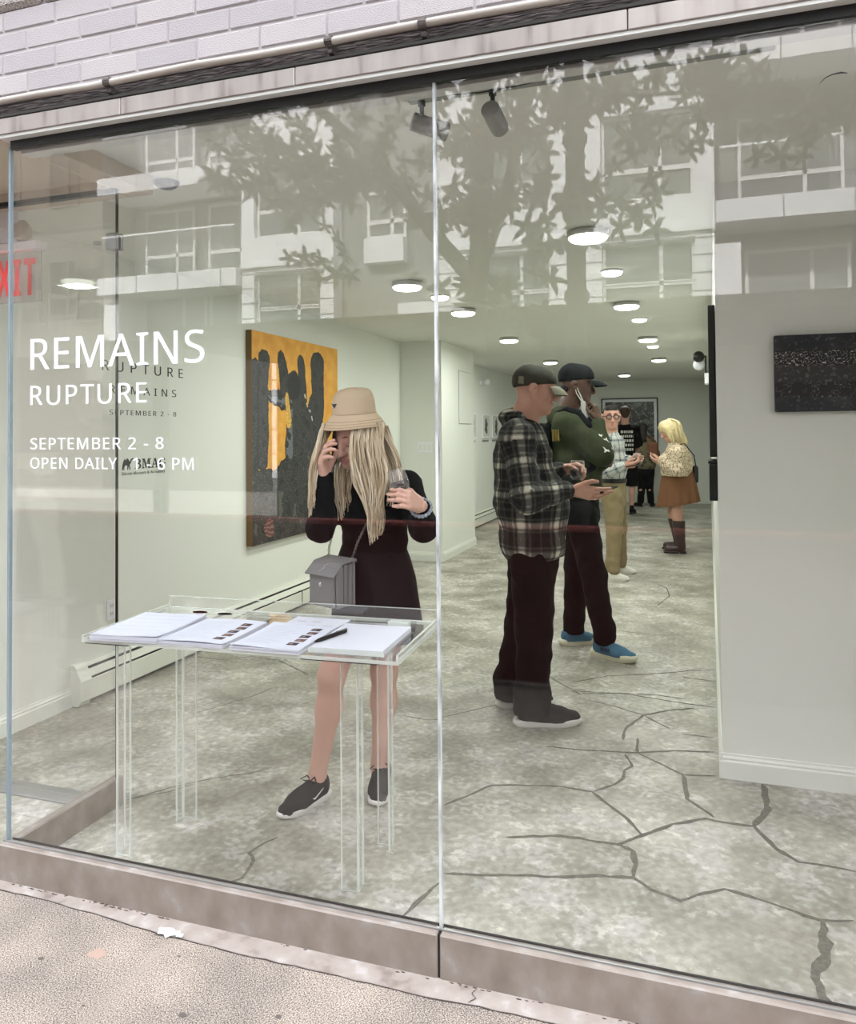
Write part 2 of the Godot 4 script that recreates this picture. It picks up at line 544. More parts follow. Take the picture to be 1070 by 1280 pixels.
func materials() -> void:
	var m: StandardMaterial3D
	mat("wall_paint", c8(226, 228, 220), 0.75)
	M.wall_paint.normal_enabled = true; M.wall_paint.normal_texture = noise_tex(3, 0.05, [], 256, 3, true, 1.0); M.wall_paint.normal_scale = 0.15
	M.wall_paint.uv1_triplanar = true; M.wall_paint.uv1_world_triplanar = true; M.wall_paint.uv1_scale = Vector3.ONE * 2.0
	mat("ceiling_paint", c8(222, 222, 214), 0.85)
	mat("trim_paint", c8(226, 228, 220), 0.45)
	mat("beige_paint", c8(196, 184, 168), 0.7)
	mat("dark_metal", c8(52, 50, 48), 0.4, 0.6)
	mat("black_rubber", c8(12, 12, 13), 0.6)
	mat("black", c8(14, 14, 15), 0.55)
	mat("white", c8(236, 236, 240), 0.5)
	mat("grey_metal", c8(150, 150, 148), 0.4, 0.5)
	mat("light_grey", c8(206, 206, 202), 0.5)
	mat("chrome", c8(190, 190, 190), 0.25, 0.9)
	# panes
	m = mat("glass", Color(1, 1, 1, 0.0), 0.0)
	m.transparency = BaseMaterial3D.TRANSPARENCY_ALPHA; m.metallic_specular = 0.5
	m = mat("clear_plastic", Color(1, 1, 1, 0.03), 0.03)
	m.transparency = BaseMaterial3D.TRANSPARENCY_ALPHA
	m = mat("glass_edge", Color(0.55, 0.62, 0.66, 0.7), 0.3)
	m.transparency = BaseMaterial3D.TRANSPARENCY_ALPHA
	m = mat("plastic_edge", Color(0.95, 0.98, 0.95, 0.36), 0.3)
	m.transparency = BaseMaterial3D.TRANSPARENCY_ALPHA
	# sheet metal of the plinth and of the head of the shop window
	m = mat("plinth_metal", Color(1, 1, 1), 0.5, 0.05)
	m.albedo_texture = noise_tex(11, 0.012, [[0.0, c8(124, 114, 105)], [0.5, c8(140, 130, 121)], [0.8, c8(150, 142, 134)], [1.0, c8(170, 165, 163)]], 512, 6)
	m.uv1_triplanar = true; m.uv1_world_triplanar = true; m.uv1_scale = Vector3(1.2, 0.9, 1.2)
	m = mat("fascia_metal", Color(1, 1, 1), 0.35, 0.5)
	m.albedo_texture = noise_tex(12, 0.02, [[0.0, c8(122, 115, 110)], [0.3, c8(158, 151, 147)], [1.0, c8(172, 166, 162)]], 512, 4)
	m.uv1_triplanar = true; m.uv1_world_triplanar = true; m.uv1_scale = Vector3(1.3, 0.15, 1.3)
	m = mat("old_wood", Color(1, 1, 1), 0.9)
	m.albedo_texture = noise_tex(13, 0.03, [[0.0, c8(40, 36, 36)], [0.5, c8(92, 84, 82)], [1.0, c8(138, 130, 126)]], 512, 5)
	m.uv1_triplanar = true; m.uv1_world_triplanar = true; m.uv1_scale = Vector3(1.0, 8.0, 4.0)
	m.heightmap_enabled = true; m.heightmap_texture = noise_tex(14, 0.03, [], 512, 5); m.heightmap_scale = 0.6
	# painted brick, rock-faced block
	for i in 3:
		m = mat("brick%d" % i, [c8(177, 171, 173), c8(172, 166, 169), c8(181, 175, 176)][i], 0.8)
		m.uv1_triplanar = true; m.uv1_world_triplanar = true; m.uv1_scale = Vector3.ONE * 3.0
		m.heightmap_enabled = true; m.heightmap_texture = noise_tex(15, 0.16, [], 512, 5); m.heightmap_scale = 0.16
	mat("mortar", c8(182, 177, 178), 0.9)
	m = mat("rock_face", Color(1, 1, 1), 0.95)
	m.albedo_texture = noise_tex(16, 0.06, [[0.0, c8(60, 53, 50)], [0.3, c8(145, 134, 129)], [0.55, c8(190, 181, 176)], [1.0, c8(202, 195, 191)]], 512, 4)
	m.uv1_triplanar = true; m.uv1_world_triplanar = true; m.uv1_scale = Vector3.ONE * 4.0
	m.heightmap_enabled = true; m.heightmap_texture = noise_tex(16, 0.06, [], 512, 4); m.heightmap_scale = 1.0
	# pavement
	m = mat("pavement", Color(1, 1, 1), 0.9)
	m.albedo_texture = pavement_image()
	m.uv1_triplanar = true; m.uv1_world_triplanar = true; m.uv1_scale = Vector3.ONE * 0.8
	m.heightmap_enabled = true; m.heightmap_texture = noise_tex(18, 0.30, [], 1024, 3); m.heightmap_scale = 0.24
	m = mat("pavement_strip", Color(1, 1, 1), 0.9)
	m.albedo_texture = noise_tex(19, 0.02, [[0.0, c8(118, 107, 100)], [0.35, c8(149, 139, 131)], [0.7, c8(158, 149, 141)], [0.9, c8(172, 166, 164)], [1.0, c8(196, 194, 199)]], 512, 6)
	m.uv1_triplanar = true; m.uv1_world_triplanar = true; m.uv1_scale = Vector3.ONE * 0.9
	m.heightmap_enabled = true; m.heightmap_texture = M.pavement.heightmap_texture; m.heightmap_scale = 0.12
	mat("dirt", c8(58, 50, 46), 0.95)
	# gallery floor
	m = mat("concrete", Color(1, 1, 1), 0.42)
	m.albedo_texture = floor_image()
	m.uv1_triplanar = true; m.uv1_world_triplanar = true; m.uv1_scale = Vector3.ONE * 0.25
	m.metallic_specular = 0.4
	m.heightmap_enabled = true; m.heightmap_texture = noise_tex(20, 0.06, [], 512, 4); m.heightmap_scale = 0.05
	m = mat("crack_filler", Color(1, 1, 1), 0.75)
	m.albedo_texture = noise_tex(21, 0.05, [[0.0, c8(82, 80, 71)], [1.0, c8(116, 113, 102)]], 256, 3)
	m.uv1_triplanar = true; m.uv1_world_triplanar = true; m.uv1_scale = Vector3.ONE * 4.0

const SPOTS := [[0.533, 0.220, 0.028, 0], [0.401, 0.283, 0.009, 1], [0.892, 0.341, 0.012, 1], [1.116, 0.273, 0.009, 1], [0.638, 0.39, 0.005, 1], [0.75, 0.16, 0.004, 1]]

func pavement_image() -> ImageTexture:
	var s := 1024
	var big := noise_img(31, 0.004, 4, s)
	var fine := noise_img(32, 0.24, 3, s)
	var grit := noise_img(33, 0.45, 1, s)
	var out := PackedByteArray(); out.resize(s * s * 3)
	var w := 0
	for i in s * s:
		var t := 0.530 + (big[i] - 128) * 0.0004 + (fine[i] - 128) * 0.0017 + (grit[i] - 128) * 0.0019
		if fine[i] < 84: t -= 0.13
		if grit[i] < 40: t -= 0.12
		var warm := (big[i] - 128) * 0.00005
		out[w] = clampi(int((t + 0.040 + warm) * 255), 0, 255); out[w + 1] = clampi(int(t * 255), 0, 255); out[w + 2] = clampi(int((t - 0.04 - warm) * 255), 0, 255)
		w += 3
	return ImageTexture.create_from_image(Image.create_from_data(s, s, false, Image.FORMAT_RGB8, out))

func noise_img(seed_: int, freq: float, octaves: int, s: int, kind := FastNoiseLite.TYPE_SIMPLEX_SMOOTH, gain := 0.5) -> PackedByteArray:
	var n := FastNoiseLite.new()
	n.seed = seed_; n.frequency = freq; n.fractal_octaves = octaves; n.noise_type = kind; n.fractal_gain = gain
	var im := n.get_seamless_image(s, s)
	im.convert(Image.FORMAT_L8)
	return im.get_data()

func floor_image() -> ImageTexture:      # worn concrete: olive grey ground, broad dark stains, pale scuffed skin that has flaked in long patches
	var s := 1024
	var big := noise_img(41, 0.006, 3, s)
	var mid := noise_img(42, 0.018, 5, s)
	var skin := noise_img(43, 0.014, 7, s, FastNoiseLite.TYPE_SIMPLEX_SMOOTH, 0.66)
	var fine := noise_img(44, 0.10, 4, s)
	var fleck := noise_img(45, 0.045, 6, s, FastNoiseLite.TYPE_SIMPLEX_SMOOTH, 0.62)
	var out := PackedByteArray(); out.resize(s * s * 3)
	var w := 0
	for i in s * s:
		var t := 0.592 + (big[i] - 128) * 0.0009 + (mid[i] - 128) * 0.0005 + (fine[i] - 128) * 0.0006
		var k := clampf((skin[i] + (fine[i] - 128) * 0.5 + (big[i] - 128) * 0.25 - 138) * 0.03, 0.0, 1.0)
		t = lerpf(t, 0.76 + (fine[i] - 128) * 0.0006, k * 0.30)
		if fleck[i] > 160 and skin[i] + big[i] > 262: t += 0.085
		elif fleck[i] < 70: t -= 0.03
		out[w] = clampi(int((t + 0.016) * 255), 0, 255); out[w + 1] = clampi(int((t + 0.004) * 255), 0, 255); out[w + 2] = clampi(int((t - 0.046 + k * 0.02) * 255), 0, 255)
		w += 3
	return ImageTexture.create_from_image(Image.create_from_data(s, s, false, Image.FORMAT_RGB8, out))

# ---------------------------------------------------------------- the shop front
const JX := 1.445        # the joint between the two panes
const DZ := -0.487       # the plane of the glass door

func shop_front() -> void:
	# plinth under the glass: two metal-faced lengths with a butt joint, and the return beside the entry
	var g := group_of("trim_1")
	cuboid("plinth_panel", Vector3(-0.025, -0.04, -0.012), Vector3(JX - 0.003, 0.108, 0.03), M.plinth_metal, g, 0.004)
	cuboid("plinth_panel", Vector3(JX + 0.003, -0.04, -0.012), Vector3(3.3, 0.108, 0.03), M.plinth_metal, g, 0.004)
	cuboid("plinth_return", Vector3(-0.025, -0.04, DZ - 0.03), Vector3(0.012, 0.106, -0.0125), M.plinth_metal, g, 0.003)
	cuboid("joint_filler", Vector3(JX - 0.003, -0.04, -0.011), Vector3(JX + 0.003, 0.106, 0.026), M.black_rubber, g)
	cuboid("glazing_bead", Vector3(-0.02, 0.108, 0.0075), Vector3(3.3, 0.1125, 0.0125), M.grey_metal, g)
	cuboid("gasket", Vector3(0.0, 0.108, -0.0115), Vector3(3.3, 0.1125, -0.0065), M.black_rubber, g)
	# head of the window
	g = group_of("trim_2")
	for seg in [[-0.985, -0.03], [-0.028, 0.46], [0.462, 1.05], [1.052, 1.95], [1.952, 3.3]]:
		cuboid("fascia_panel", Vector3(seg[0], 2.372, 0.0), Vector3(seg[1], 2.424, 0.045), M.fascia_metal, g, 0.002)
	cuboid("soffit_plate", Vector3(-0.02, 2.362, -0.07), Vector3(3.3, 2.372, 0.040), M.light_grey, g)
	cuboid("black_seal", Vector3(0.0, 2.336, -0.012), Vector3(3.3, 2.3625, 0.012), M.black_rubber, g)
	cuboid("inner_rail", Vector3(0.0, 2.332, -0.075), Vector3(3.3, 2.3625, -0.03), M.light_grey, g, 0.002)
	cuboid("lintel_board", Vector3(-1.6, 2.424, 0.0), Vector3(3.4, 2.475, 0.028), M.old_wood, g, 0.004)
	cuboid("drip_edge", Vector3(-1.6, 2.4245, 0.029), Vector3(3.4, 2.436, 0.047), M.dark_metal, g, 0.002)
	# panes
	var front := [["window_1", -0.004, JX - 0.004], ["window_2", JX + 0.004, 3.3]]
	for f in front:
		var p := struct(cuboid(f[0], Vector3(f[1], 0.109, -0.006), Vector3(f[2], 2.345, 0.006), M.glass))
		if f[0] == "window_1":
			cuboid("polished_edge", Vector3(-0.0135, 0.1085, -0.006), Vector3(-0.0045, 2.345, 0.006), M.glass_edge, p)
			cuboid("silicone_joint", Vector3(JX - 0.0038, 0.1085, -0.0065), Vector3(JX + 0.0038, 2.338, 0.0065), silicone(), p)
	struct(cuboid("window_3", Vector3(-0.006, 0.107, DZ), Vector3(0.006, 2.345, -0.013), M.glass))
	var d := group_of("door_1")
	cuboid("door_leaf", Vector3(-0.965, 0.012, DZ - 0.005), Vector3(-0.012, 2.145, DZ + 0.005), M.glass, d)
	cuboid("transom_pane", Vector3(-0.975, 2.152, DZ - 0.005), Vector3(-0.008, 2.335, DZ + 0.005), M.glass, d)
	cuboid("transom_rail", Vector3(-0.98, 2.335, DZ - 0.012), Vector3(0.0, 2.352, DZ + 0.012), M.dark_metal, d)
	cuboid("edge_strip", Vector3(-0.0035, 0.107, DZ - 0.008), Vector3(0.0035, 2.34, DZ), M.dark_metal, d)
	cuboid("patch_fitting", Vector3(-0.035, 2.115, DZ + 0.006), Vector3(0.018, 2.178, DZ + 0.02), M.grey_metal, d, 0.002)
	cuboid("patch_fitting", Vector3(-0.035, 2.115, DZ - 0.02), Vector3(0.018, 2.178, DZ - 0.006), M.grey_metal, d, 0.002)
	cuboid("stop_clip", Vector3(-0.10, 2.142, DZ - 0.009), Vector3(-0.075, 2.156, DZ + 0.009), M.grey_metal, d, 0.001)
	cuboid("threshold", Vector3(-0.98, -0.01, DZ - 0.05), Vector3(-0.026, 0.008, DZ + 0.05), M.grey_metal, d, 0.002)
	var h := MB.new()
	h.tube([Vector3(-0.88, 0.85, DZ + 0.05), Vector3(-0.88, 1.25, DZ + 0.05)], [0.012], 10)
	h.tube([Vector3(-0.88, 0.90, DZ + 0.006), Vector3(-0.88, 0.90, DZ + 0.05)], [0.008], 8)
	h.tube([Vector3(-0.88, 1.20, DZ + 0.006), Vector3(-0.88, 1.20, DZ + 0.05)], [0.008], 8)
	shape("pull_handle", h, M.chrome, d)

	# conduit along the foot of the brickwork
	var pipe := thing("conduit_pipe", "thin pale conduit pipe clipped under the painted brickwork above the shop window", "pipe", Vector3(0, 2.474, 0.052))
	var mb := MB.new()
	var path := []
	for i in 26:
		path.append(Vector3(-1.55 + i * 0.19, 0.003 * sin(i * 1.7), 0.002 * sin(i * 2.3)))
	mb.tube(path, [0.0105], 10)
	shape("pipe", mb, mat("pipe_paint", c8(176, 169, 161), 0.5), pipe)
	for x in [0.42, 1.16, 1.43, 2.2]:
		mb = MB.new()
		mb.tube([Vector3(x - 0.01, 0, 0), Vector3(x + 0.012, 0, 0)], [0.0135], 10)
		mb.box(Vector3(x - 0.006, -0.03, -0.024), Vector3(x + 0.008, 0.0, -0.004), 0.001)
		shape("clip", mb, M.old_wood, pipe)

	# brickwork
	g = group_of("wall_front")
	cuboid("backing", Vector3(-6.0, 2.476, -0.35), Vector3(7.0, 2.774, 0.0315), M.mortar, g)
	rng.seed = 5
	for row in 4:
		var y := 2.497 + row * 0.0695
		var x: float = 0.093 - 0.2105 * 8 + (0.105 if row % 2 else 0.0) + [0.0, 0.006, -0.004, 0.005][row]
		while x < 3.3:
			var w := 0.2105
			var out := 0.0355 + rng.randf_range(-0.0010, 0.0012)
			cuboid("brick", Vector3(x + 0.0025, y + 0.004, 0.0), Vector3(x + w - 0.0025, y + 0.0675, out), M["brick%d" % rng.randi_range(0, 2)], g, 0.004)
			x += w
	var x2 := -1.55
	while x2 < 3.3:
		cuboid("soldier_sliver", Vector3(x2 + 0.003, 2.4795, 0.0), Vector3(x2 + 0.2075, 2.4955, 0.0345), M.brick1, g, 0.003)
		x2 += 0.2105
	x2 = -1.45
	while x2 < 3.4:
		var bb := MB.new()
		bb.box(Vector3(x2 + 0.003, 2.778, 0.0), Vector3(x2 + 0.397, 2.972, 0.045), 0.014)
		shape("rock_faced_block", bb, M.rock_face, g)
		x2 += 0.4
	# the storeys above: they hold the sun off this pavement
	struct(cuboid("wall_upper", Vector3(-6.0, 2.774, -15.0), Vector3(7.0, 14.0, 0.024), M.mortar))
	struct(cuboid("wall_left_front", Vector3(-6.0, -0.1, -0.3), Vector3(-1.25, 2.476, 0.03), M.brick1))

func silicone() -> StandardMaterial3D:
	var m := mat("silicone", Color(1, 1, 1), 0.35)
	m.albedo_texture = noise_tex(51, 0.03, [[0.0, c8(120, 126, 128)], [0.5, c8(196, 200, 202)], [1.0, c8(236, 238, 240)]], 256, 4)
	m.uv1_triplanar = true; m.uv1_world_triplanar = true; m.uv1_scale = Vector3(1, 0.7, 1)
	return m

# ---------------------------------------------------------------- pavement and gallery shell
func ground() -> void:
	var g := group_of("pavement")
	cuboid("slab", Vector3(-8, -0.2, 0.0305), Vector3(9, -0.0065, 3.6), M.pavement, g)
	# the strip of patched cement along the plinth: it ends in a wandering edge
	rng.seed = 9
	var mb := MB.new()
	var edge := [[-1.0, 0.066], [0.043, 0.067], [0.216, 0.068], [0.341, 0.074], [0.495, 0.085], [0.649, 0.096], [0.775, 0.099], [1.023, 0.099], [1.32, 0.097], [1.45, 0.099], [1.57, 0.089], [3.4, 0.088]]
	var line := []
	for i in edge.size() - 1:
		var n := maxi(1, int((edge[i + 1][0] - edge[i][0]) / 0.04))
		for k in n:
			line.append(Vector2(lerpf(edge[i][0], edge[i + 1][0], float(k) / n), lerpf(edge[i][1], edge[i + 1][1], float(k) / n) + rng.randf_range(-0.003, 0.003)))
	line.append(Vector2(3.4, 0.088))
	for i in line.size() - 1:
		var p: Vector2 = line[i]; var q: Vector2 = line[i + 1]
		mb.hexa([Vector3(p.x, -0.02, p.y), Vector3(q.x, -0.02, q.y), Vector3(q.x, -0.02, 0.0), Vector3(p.x, -0.02, 0.0), Vector3(p.x, -0.0045, p.y), Vector3(q.x, -0.0045, q.y), Vector3(q.x, -0.003, 0.0), Vector3(p.x, -0.003, 0.0)])
	shape("cement_strip", mb, M.pavement_strip, g)
	mb = MB.new()
	var lp := []
	for q in line: lp.append(q + Vector2(0, 0.0018))
	ribbon(mb, lp, 0.0042, -0.0060, 0.2)
	shape("edge_crack", mb, M.dirt, g)
	cuboid("entry_slab", Vector3(-1.25, -0.2, -0.32), Vector3(-0.026, -0.004, 0.0), M.pavement, g)
	# dirt that gathers at the foot of the plinth
	mb = MB.new()
	for i in 260:
		var px := rng.randf_range(0.0, 2.6)
		if sin(px * 5.0) + sin(px * 13.0 + 1.0) < -0.2: continue
		var r := rng.randf_range(0.001, 0.0035)
		mb.sphere(Vector3(px, -0.0045, 0.031 + rng.randf() * 0.008), Vector3(r * rng.randf_range(1.5, 4.0), r * 0.5, r), 6)
	tag(shape("dirt_line", mb, M.dirt, g), "", "", "", "stuff")
	# cracks across the strip
	mb = MB.new()
	ribbon(mb, [Vector2(1.55, 0.035), Vector2(1.54, 0.055), Vector2(1.555, 0.07), Vector2(1.54, 0.089)], 0.003, -0.0024)
	ribbon(mb, [Vector2(0.635, 0.075), Vector2(0.642, 0.090), Vector2(0.632, 0.110)], 0.010, -0.0020)
	shape("strip_crack", mb, M.dirt, g)
	var litter := thing("paint_flake", "curled white flake of old paint lying on the broken edge of the pavement strip", "debris", Vector3(0.655, -0.003, 0.090))
	mb = MB.new()
	for q in [[0.0, 0.0, 0.020, 0.2], [0.018, 0.008, 0.016, 1.0], [-0.012, 0.008, 0.013, 2.2], [0.034, -0.002, 0.012, 0.5], [0.05, 0.006, 0.010, 0.1]]:
		mb.box(Vector3(-q[2], 0.0, -q[2] * 0.5), Vector3(q[2], 0.003, q[2] * 0.5), 0.001, Transform3D(Basis(Vector3.UP, q[3]) * Basis(Vector3.RIGHT, 0.35), Vector3(q[0], 0.003, q[1] * 0.6)))
	shape("flake", mb, M.white, litter)
	# old gum and rust on the slab
	var spots := SPOTS
	mat("rust", c8(166, 142, 128), 0.9); mat("old_gum", c8(92, 84, 80), 0.8)
	for s in spots:
		mb = MB.new()
		var po := PackedVector2Array()
		for i in 12:
			var a := TAU * i / 12
			po.append(Vector2(cos(a), sin(a) * 0.7) * s[2] * rng.randf_range(0.75, 1.15))
		mb.prism(po, 0.0012, Transform3D(Basis(Vector3.RIGHT, -PI / 2), Vector3(s[0], -0.0068, s[1])))
		shape("gum_spot" if s[3] else "rust_stain", mb, M.old_gum if s[3] else M.rust, g)

func ribbon(mb: MB, pts: Array, w: float, y: float, jag := 0.35) -> void:      # a flat irregular band along points (x, z) on the floor
	var fine := []
	for i in pts.size() - 1:
		var n := maxi(2, int(pts[i].distance_to(pts[i + 1]) / 0.03))
		for k in n:
			fine.append(pts[i].lerp(pts[i + 1], float(k) / n) + Vector2(rng.randf_range(-1, 1), rng.randf_range(-1, 1)) * w * jag)
	fine.append(pts[pts.size() - 1])
	var l := Vector3.ZERO
	var r := Vector3.ZERO
	for i in fine.size():
		var d: Vector2 = (fine[mini(i + 1, fine.size() - 1)] - fine[maxi(i - 1, 0)]).normalized()
		var ww := w * rng.randf_range(0.55, 1.15) * (0.35 if i == 0 or i == fine.size() - 1 else 1.0)
		var s: Vector2 = Vector2(-d.y, d.x) * ww * 0.5
		var a := Vector3(fine[i].x - s.x, y, fine[i].y - s.y)
		var b := Vector3(fine[i].x + s.x, y, fine[i].y + s.y)
		if i > 0:
			mb.quad(l, r, b, a)
			mb.v_flip_if(4, Vector3.UP)
		l = a; r = b

func shell() -> void:
	var w: StandardMaterial3D = M.wall_paint
	var fl := struct(cuboid("floor", Vector3(-0.98, -0.3, -14.4), Vector3(4.4, 0.0, -0.0121), M.concrete)) as Node3D
	struct(cuboid("floor_entry", Vector3(-0.979, -0.29, -0.60), Vector3(-0.026, 0.001, -0.32), M.concrete))
	crack_lines(fl)
	struct(cuboid("ceiling", Vector3(-1.4, CEIL, -14.6), Vector3(4.6, 2.76, -0.02), M.ceiling_paint))
	struct(cuboid("wall_left", Vector3(-1.25, -0.3, -14.6), Vector3(-0.98, 2.475, 0.0), w))
	struct(cuboid("wall_back", Vector3(-1.0, -0.3, -14.6), Vector3(4.5, CEIL, -14.2), w))
	var wr := MB.new()      # the right wall runs a little askew
	wr.hexa([Vector3(2.184, -0.3, -1.446), Vector3(4.5, -0.3, -1.446), Vector3(4.5, -0.3, -14.3), Vector3(2.455, -0.3, -14.3), Vector3(2.184, CEIL, -1.446), Vector3(4.5, CEIL, -1.446), Vector3(4.5, CEIL, -14.3), Vector3(2.455, CEIL, -14.3)])
	struct(shape("wall_right", wr, w))
	struct(cuboid("wall_end", Vector3(3.3, -0.3, -1.5), Vector3(3.6, 2.47, 0.0), w))
	struct(cuboid("wall_column", Vector3(-1.0, -0.2, -7.62), Vector3(-0.50, CEIL, -6.25), w))
	# box above the side glass, and the lowered ceiling of the entry
	var g := group_of("trim_3")
	cuboid("header_box", Vector3(-0.02, 2.352, -0.60), Vector3(0.085, 2.421, -0.075), M.beige_paint, g, 0.003)
	cuboid("header_return", Vector3(-0.98, 2.352, -0.60), Vector3(-0.0205, 2.421, DZ + 0.012), M.beige_paint, g, 0.003)
	struct(cuboid("ceiling_entry", Vector3(-0.98, 2.385, DZ + 0.013), Vector3(-0.021, 2.47, 0.0), M.beige_paint))
	# baseboards
	baseboard("baseboard_left", Vector3(-0.98, 0, 0.0), Vector3(-0.98, 0, -1.31), Vector3(1, 0, 0))
	baseboard("baseboard_column", Vector3(-0.98, 0, -6.25), Vector3(-0.488, 0, -6.25), Vector3(0, 0, 1))
	baseboard("baseboard_column_side", Vector3(-0.50, 0, -6.238), Vector3(-0.50, 0, -7.632), Vector3(1, 0, 0))
	baseboard("baseboard_back", Vector3(-0.98, 0, -14.2), Vector3(2.45, 0, -14.2), Vector3(0, 0, 1))
	baseboard("baseboard_right", Vector3(2.453, 0, -14.2), Vector3(2.184, 0, -1.434), Vector3(-1, 0, 0))
	baseboard("baseboard_front", Vector3(2.172, 0, -1.446), Vector3(3.3, 0, -1.446), Vector3(0, 0, 1))

func baseboard(called: String, a: Vector3, b: Vector3, out: Vector3) -> void:
	var prof := [Vector2(0, 0.0), Vector2(0.014, 0.0), Vector2(0.014, 0.068), Vector2(0.010, 0.075), Vector2(0.0115, 0.082), Vector2(0.006, 0.090), Vector2(0.005, 0.098), Vector2(0, 0.1)]
	var mb := MB.new()
	for i in prof.size() - 1:
		var p: Vector2 = prof[i]; var q: Vector2 = prof[i + 1]
		mb.quad(a + out * p.x + Vector3.UP * p.y, b + out * p.x + Vector3.UP * p.y, b + out * q.x + Vector3.UP * q.y, a + out * q.x + Vector3.UP * q.y)
		mb.v_flip_if(4, out * (q.y - p.y) + Vector3.UP * 0.2 * absf(q.x - p.x) + (Vector3.DOWN if q.y == 0.0 else Vector3.ZERO))
	for e in [a, b]:
		for i in range(1, prof.size() - 1):
			mb.tri(e, e + out * prof[i].x + Vector3.UP * prof[i].y, e + out * prof[i + 1].x + Vector3.UP * prof[i + 1].y)
			mb.v_flip_if(3, e - (a + b) * 0.5)
	struct(shape(called, mb, M.trim_paint))

func crack_lines(fl: Node3D) -> void:      # repaired cracks: bands of grey filler across the slab, (x, z) in metres
	rng.seed = 21
	for c in CRACKS:
		var mb := MB.new()
		var pts := []
		for i in range(1, c.size(), 2):
			pts.append(Vector2(c[i], c[i + 1]))
		ribbon(mb, pts, c[0] * 1.4, 0.0008, 0.18)
		shape("crack", mb, M.crack_filler, fl)

func light_disc(x: float, z: float, r: float, h: float, label: String, group: String) -> void:
	var t := thing("ceiling_light", label, "ceiling light", Vector3(x, CEIL, z), 0.0, group)
	var mb := MB.new()
	mb.lathe([Vector2(0.001, -h), Vector2(r * 0.90, -h), Vector2(r, -h + 0.003), Vector2(r, -h + 0.010), Vector2(r * 0.96, -h + 0.012), Vector2(r * 0.96, -0.0005), Vector2(0.001, -0.0005)], 36)
	shape("housing", mb, M.light_grey, t)
	mb = MB.new()
	mb.lathe([Vector2(0.001, -h - 0.024), Vector2(r * 0.55, -h - 0.022), Vector2(r * 0.82, -h - 0.016), Vector2(r * 0.92, -h - 0.006), Vector2(r * 0.93, -h - 0.0005)], 36)
	shape("diffuser", mb, M.lamp_glow, t)
	var l := AreaLight3D.new()
	l.name = "lamp"
	l.position = Vector3(0, -h - 0.03, 0)
	l.rotation.x = -PI / 2
	l.area_size = Vector2(r * 1.5, r * 1.5)
	l.area_normalize_energy = true
	l.light_color = Color(0.975, 1.0, 0.97); l.light_energy = LAMP * (r / 0.105) * (r / 0.105); l.area_range = 40.0; l.area_attenuation = 2.0; l.shadow_enabled = true
	t.add_child(l)

func lamps() -> void:
	var m := mat("lamp_glow", c8(255, 255, 250), 0.4)
	m.emission_enabled = true; m.emission = Color(0.97, 1.0, 0.94); m.emission_energy_multiplier = 5.0
	var far := ["nearest", "second", "third", "farthest"]
	for i in DISC_BIG.size():
		var d = DISC_BIG[i]
		var where := "single round ceiling light above the people at the back wall"
		if i < 4: where = "%s large round ceiling light in the row along the right wall" % far[i]
		elif i < 8: where = "%s large round ceiling light in the row along the left wall" % far[i - 4]
		light_disc(d[0], d[1], 0.105, 0.034, where, "large round ceiling lights")
	for i in DISC_SMALL.size():
		var d = DISC_SMALL[i]
		light_disc(d[0], d[1], 0.07, 0.012, ("%s small flat round ceiling light between the large ones on the right" % far[i]) if i < 3 else "small flat round ceiling light between the large ones on the left", "small round ceiling lights")

# ---------------------------------------------------------------- fittings
func heater(z0: float, z1: float, label: String, capped: bool) -> void:
	var t := thing("baseboard_heater", label, "heater", Vector3(-0.98, 0, z0))
	var L := z1 - z0
	var enamel: Material = M.get("enamel") if M.has("enamel") else mat("enamel", c8(224, 226, 214), 0.4)
	var zc := -0.075 if capped else 0.0
	cuboid("core", Vector3(0, 0.045, L), Vector3(0.030, 0.185, zc), M.black, t)
	var mb := MB.new()
	mb.box(Vector3(0.056, 0.022, L + 0.002), Vector3(0.062, 0.128, zc), 0.002)
	shape("front_panel", mb, enamel, t)
	mb = MB.new()
	mb.box(Vector3(0.0, 0.0, L), Vector3(0.003, 0.2, zc), 0.0)
	shape("back_plate", mb, enamel, t)
	mb = MB.new()      # sloping damper blade between the two slots
	mb.hexa([Vector3(0.048, 0.140, zc), Vector3(0.052, 0.137, zc), Vector3(0.052, 0.137, L), Vector3(0.048, 0.140, L), Vector3(0.030, 0.172, zc), Vector3(0.034, 0.174, zc), Vector3(0.034, 0.174, L), Vector3(0.030, 0.172, L)])
	shape("damper", mb, enamel, t)
	mb = MB.new()
	mb.box(Vector3(0.0, 0.196, L), Vector3(0.022, 0.202, zc), 0.001)
	mb.hexa([Vector3(0.020, 0.196, zc), Vector3(0.027, 0.186, zc), Vector3(0.027, 0.186, L), Vector3(0.020, 0.196, L), Vector3(0.022, 0.202, zc), Vector3(0.030, 0.188, zc), Vector3(0.030, 0.188, L), Vector3(0.022, 0.202, L)])
	shape("hood", mb, enamel, t)
	if capped:
		mb = MB.new()
		var prof := PackedVector2Array([Vector2(0, 0.004), Vector2(0.052, 0.004), Vector2(0.060, 0.022), Vector2(0.070, 0.030), Vector2(0.072, 0.132), Vector2(0.040, 0.196), Vector2(0.024, 0.212), Vector2(0, 0.212)])
		mb.prism(prof, 0.078, Transform3D(Basis.IDENTITY, Vector3(0, 0, -0.078)))
		shape("end_cap", mb, enamel, t)
		cuboid("joint_cover", Vector3(0.0, 0.02, -2.46), Vector3(0.064, 0.135, -2.45), M.black, t)

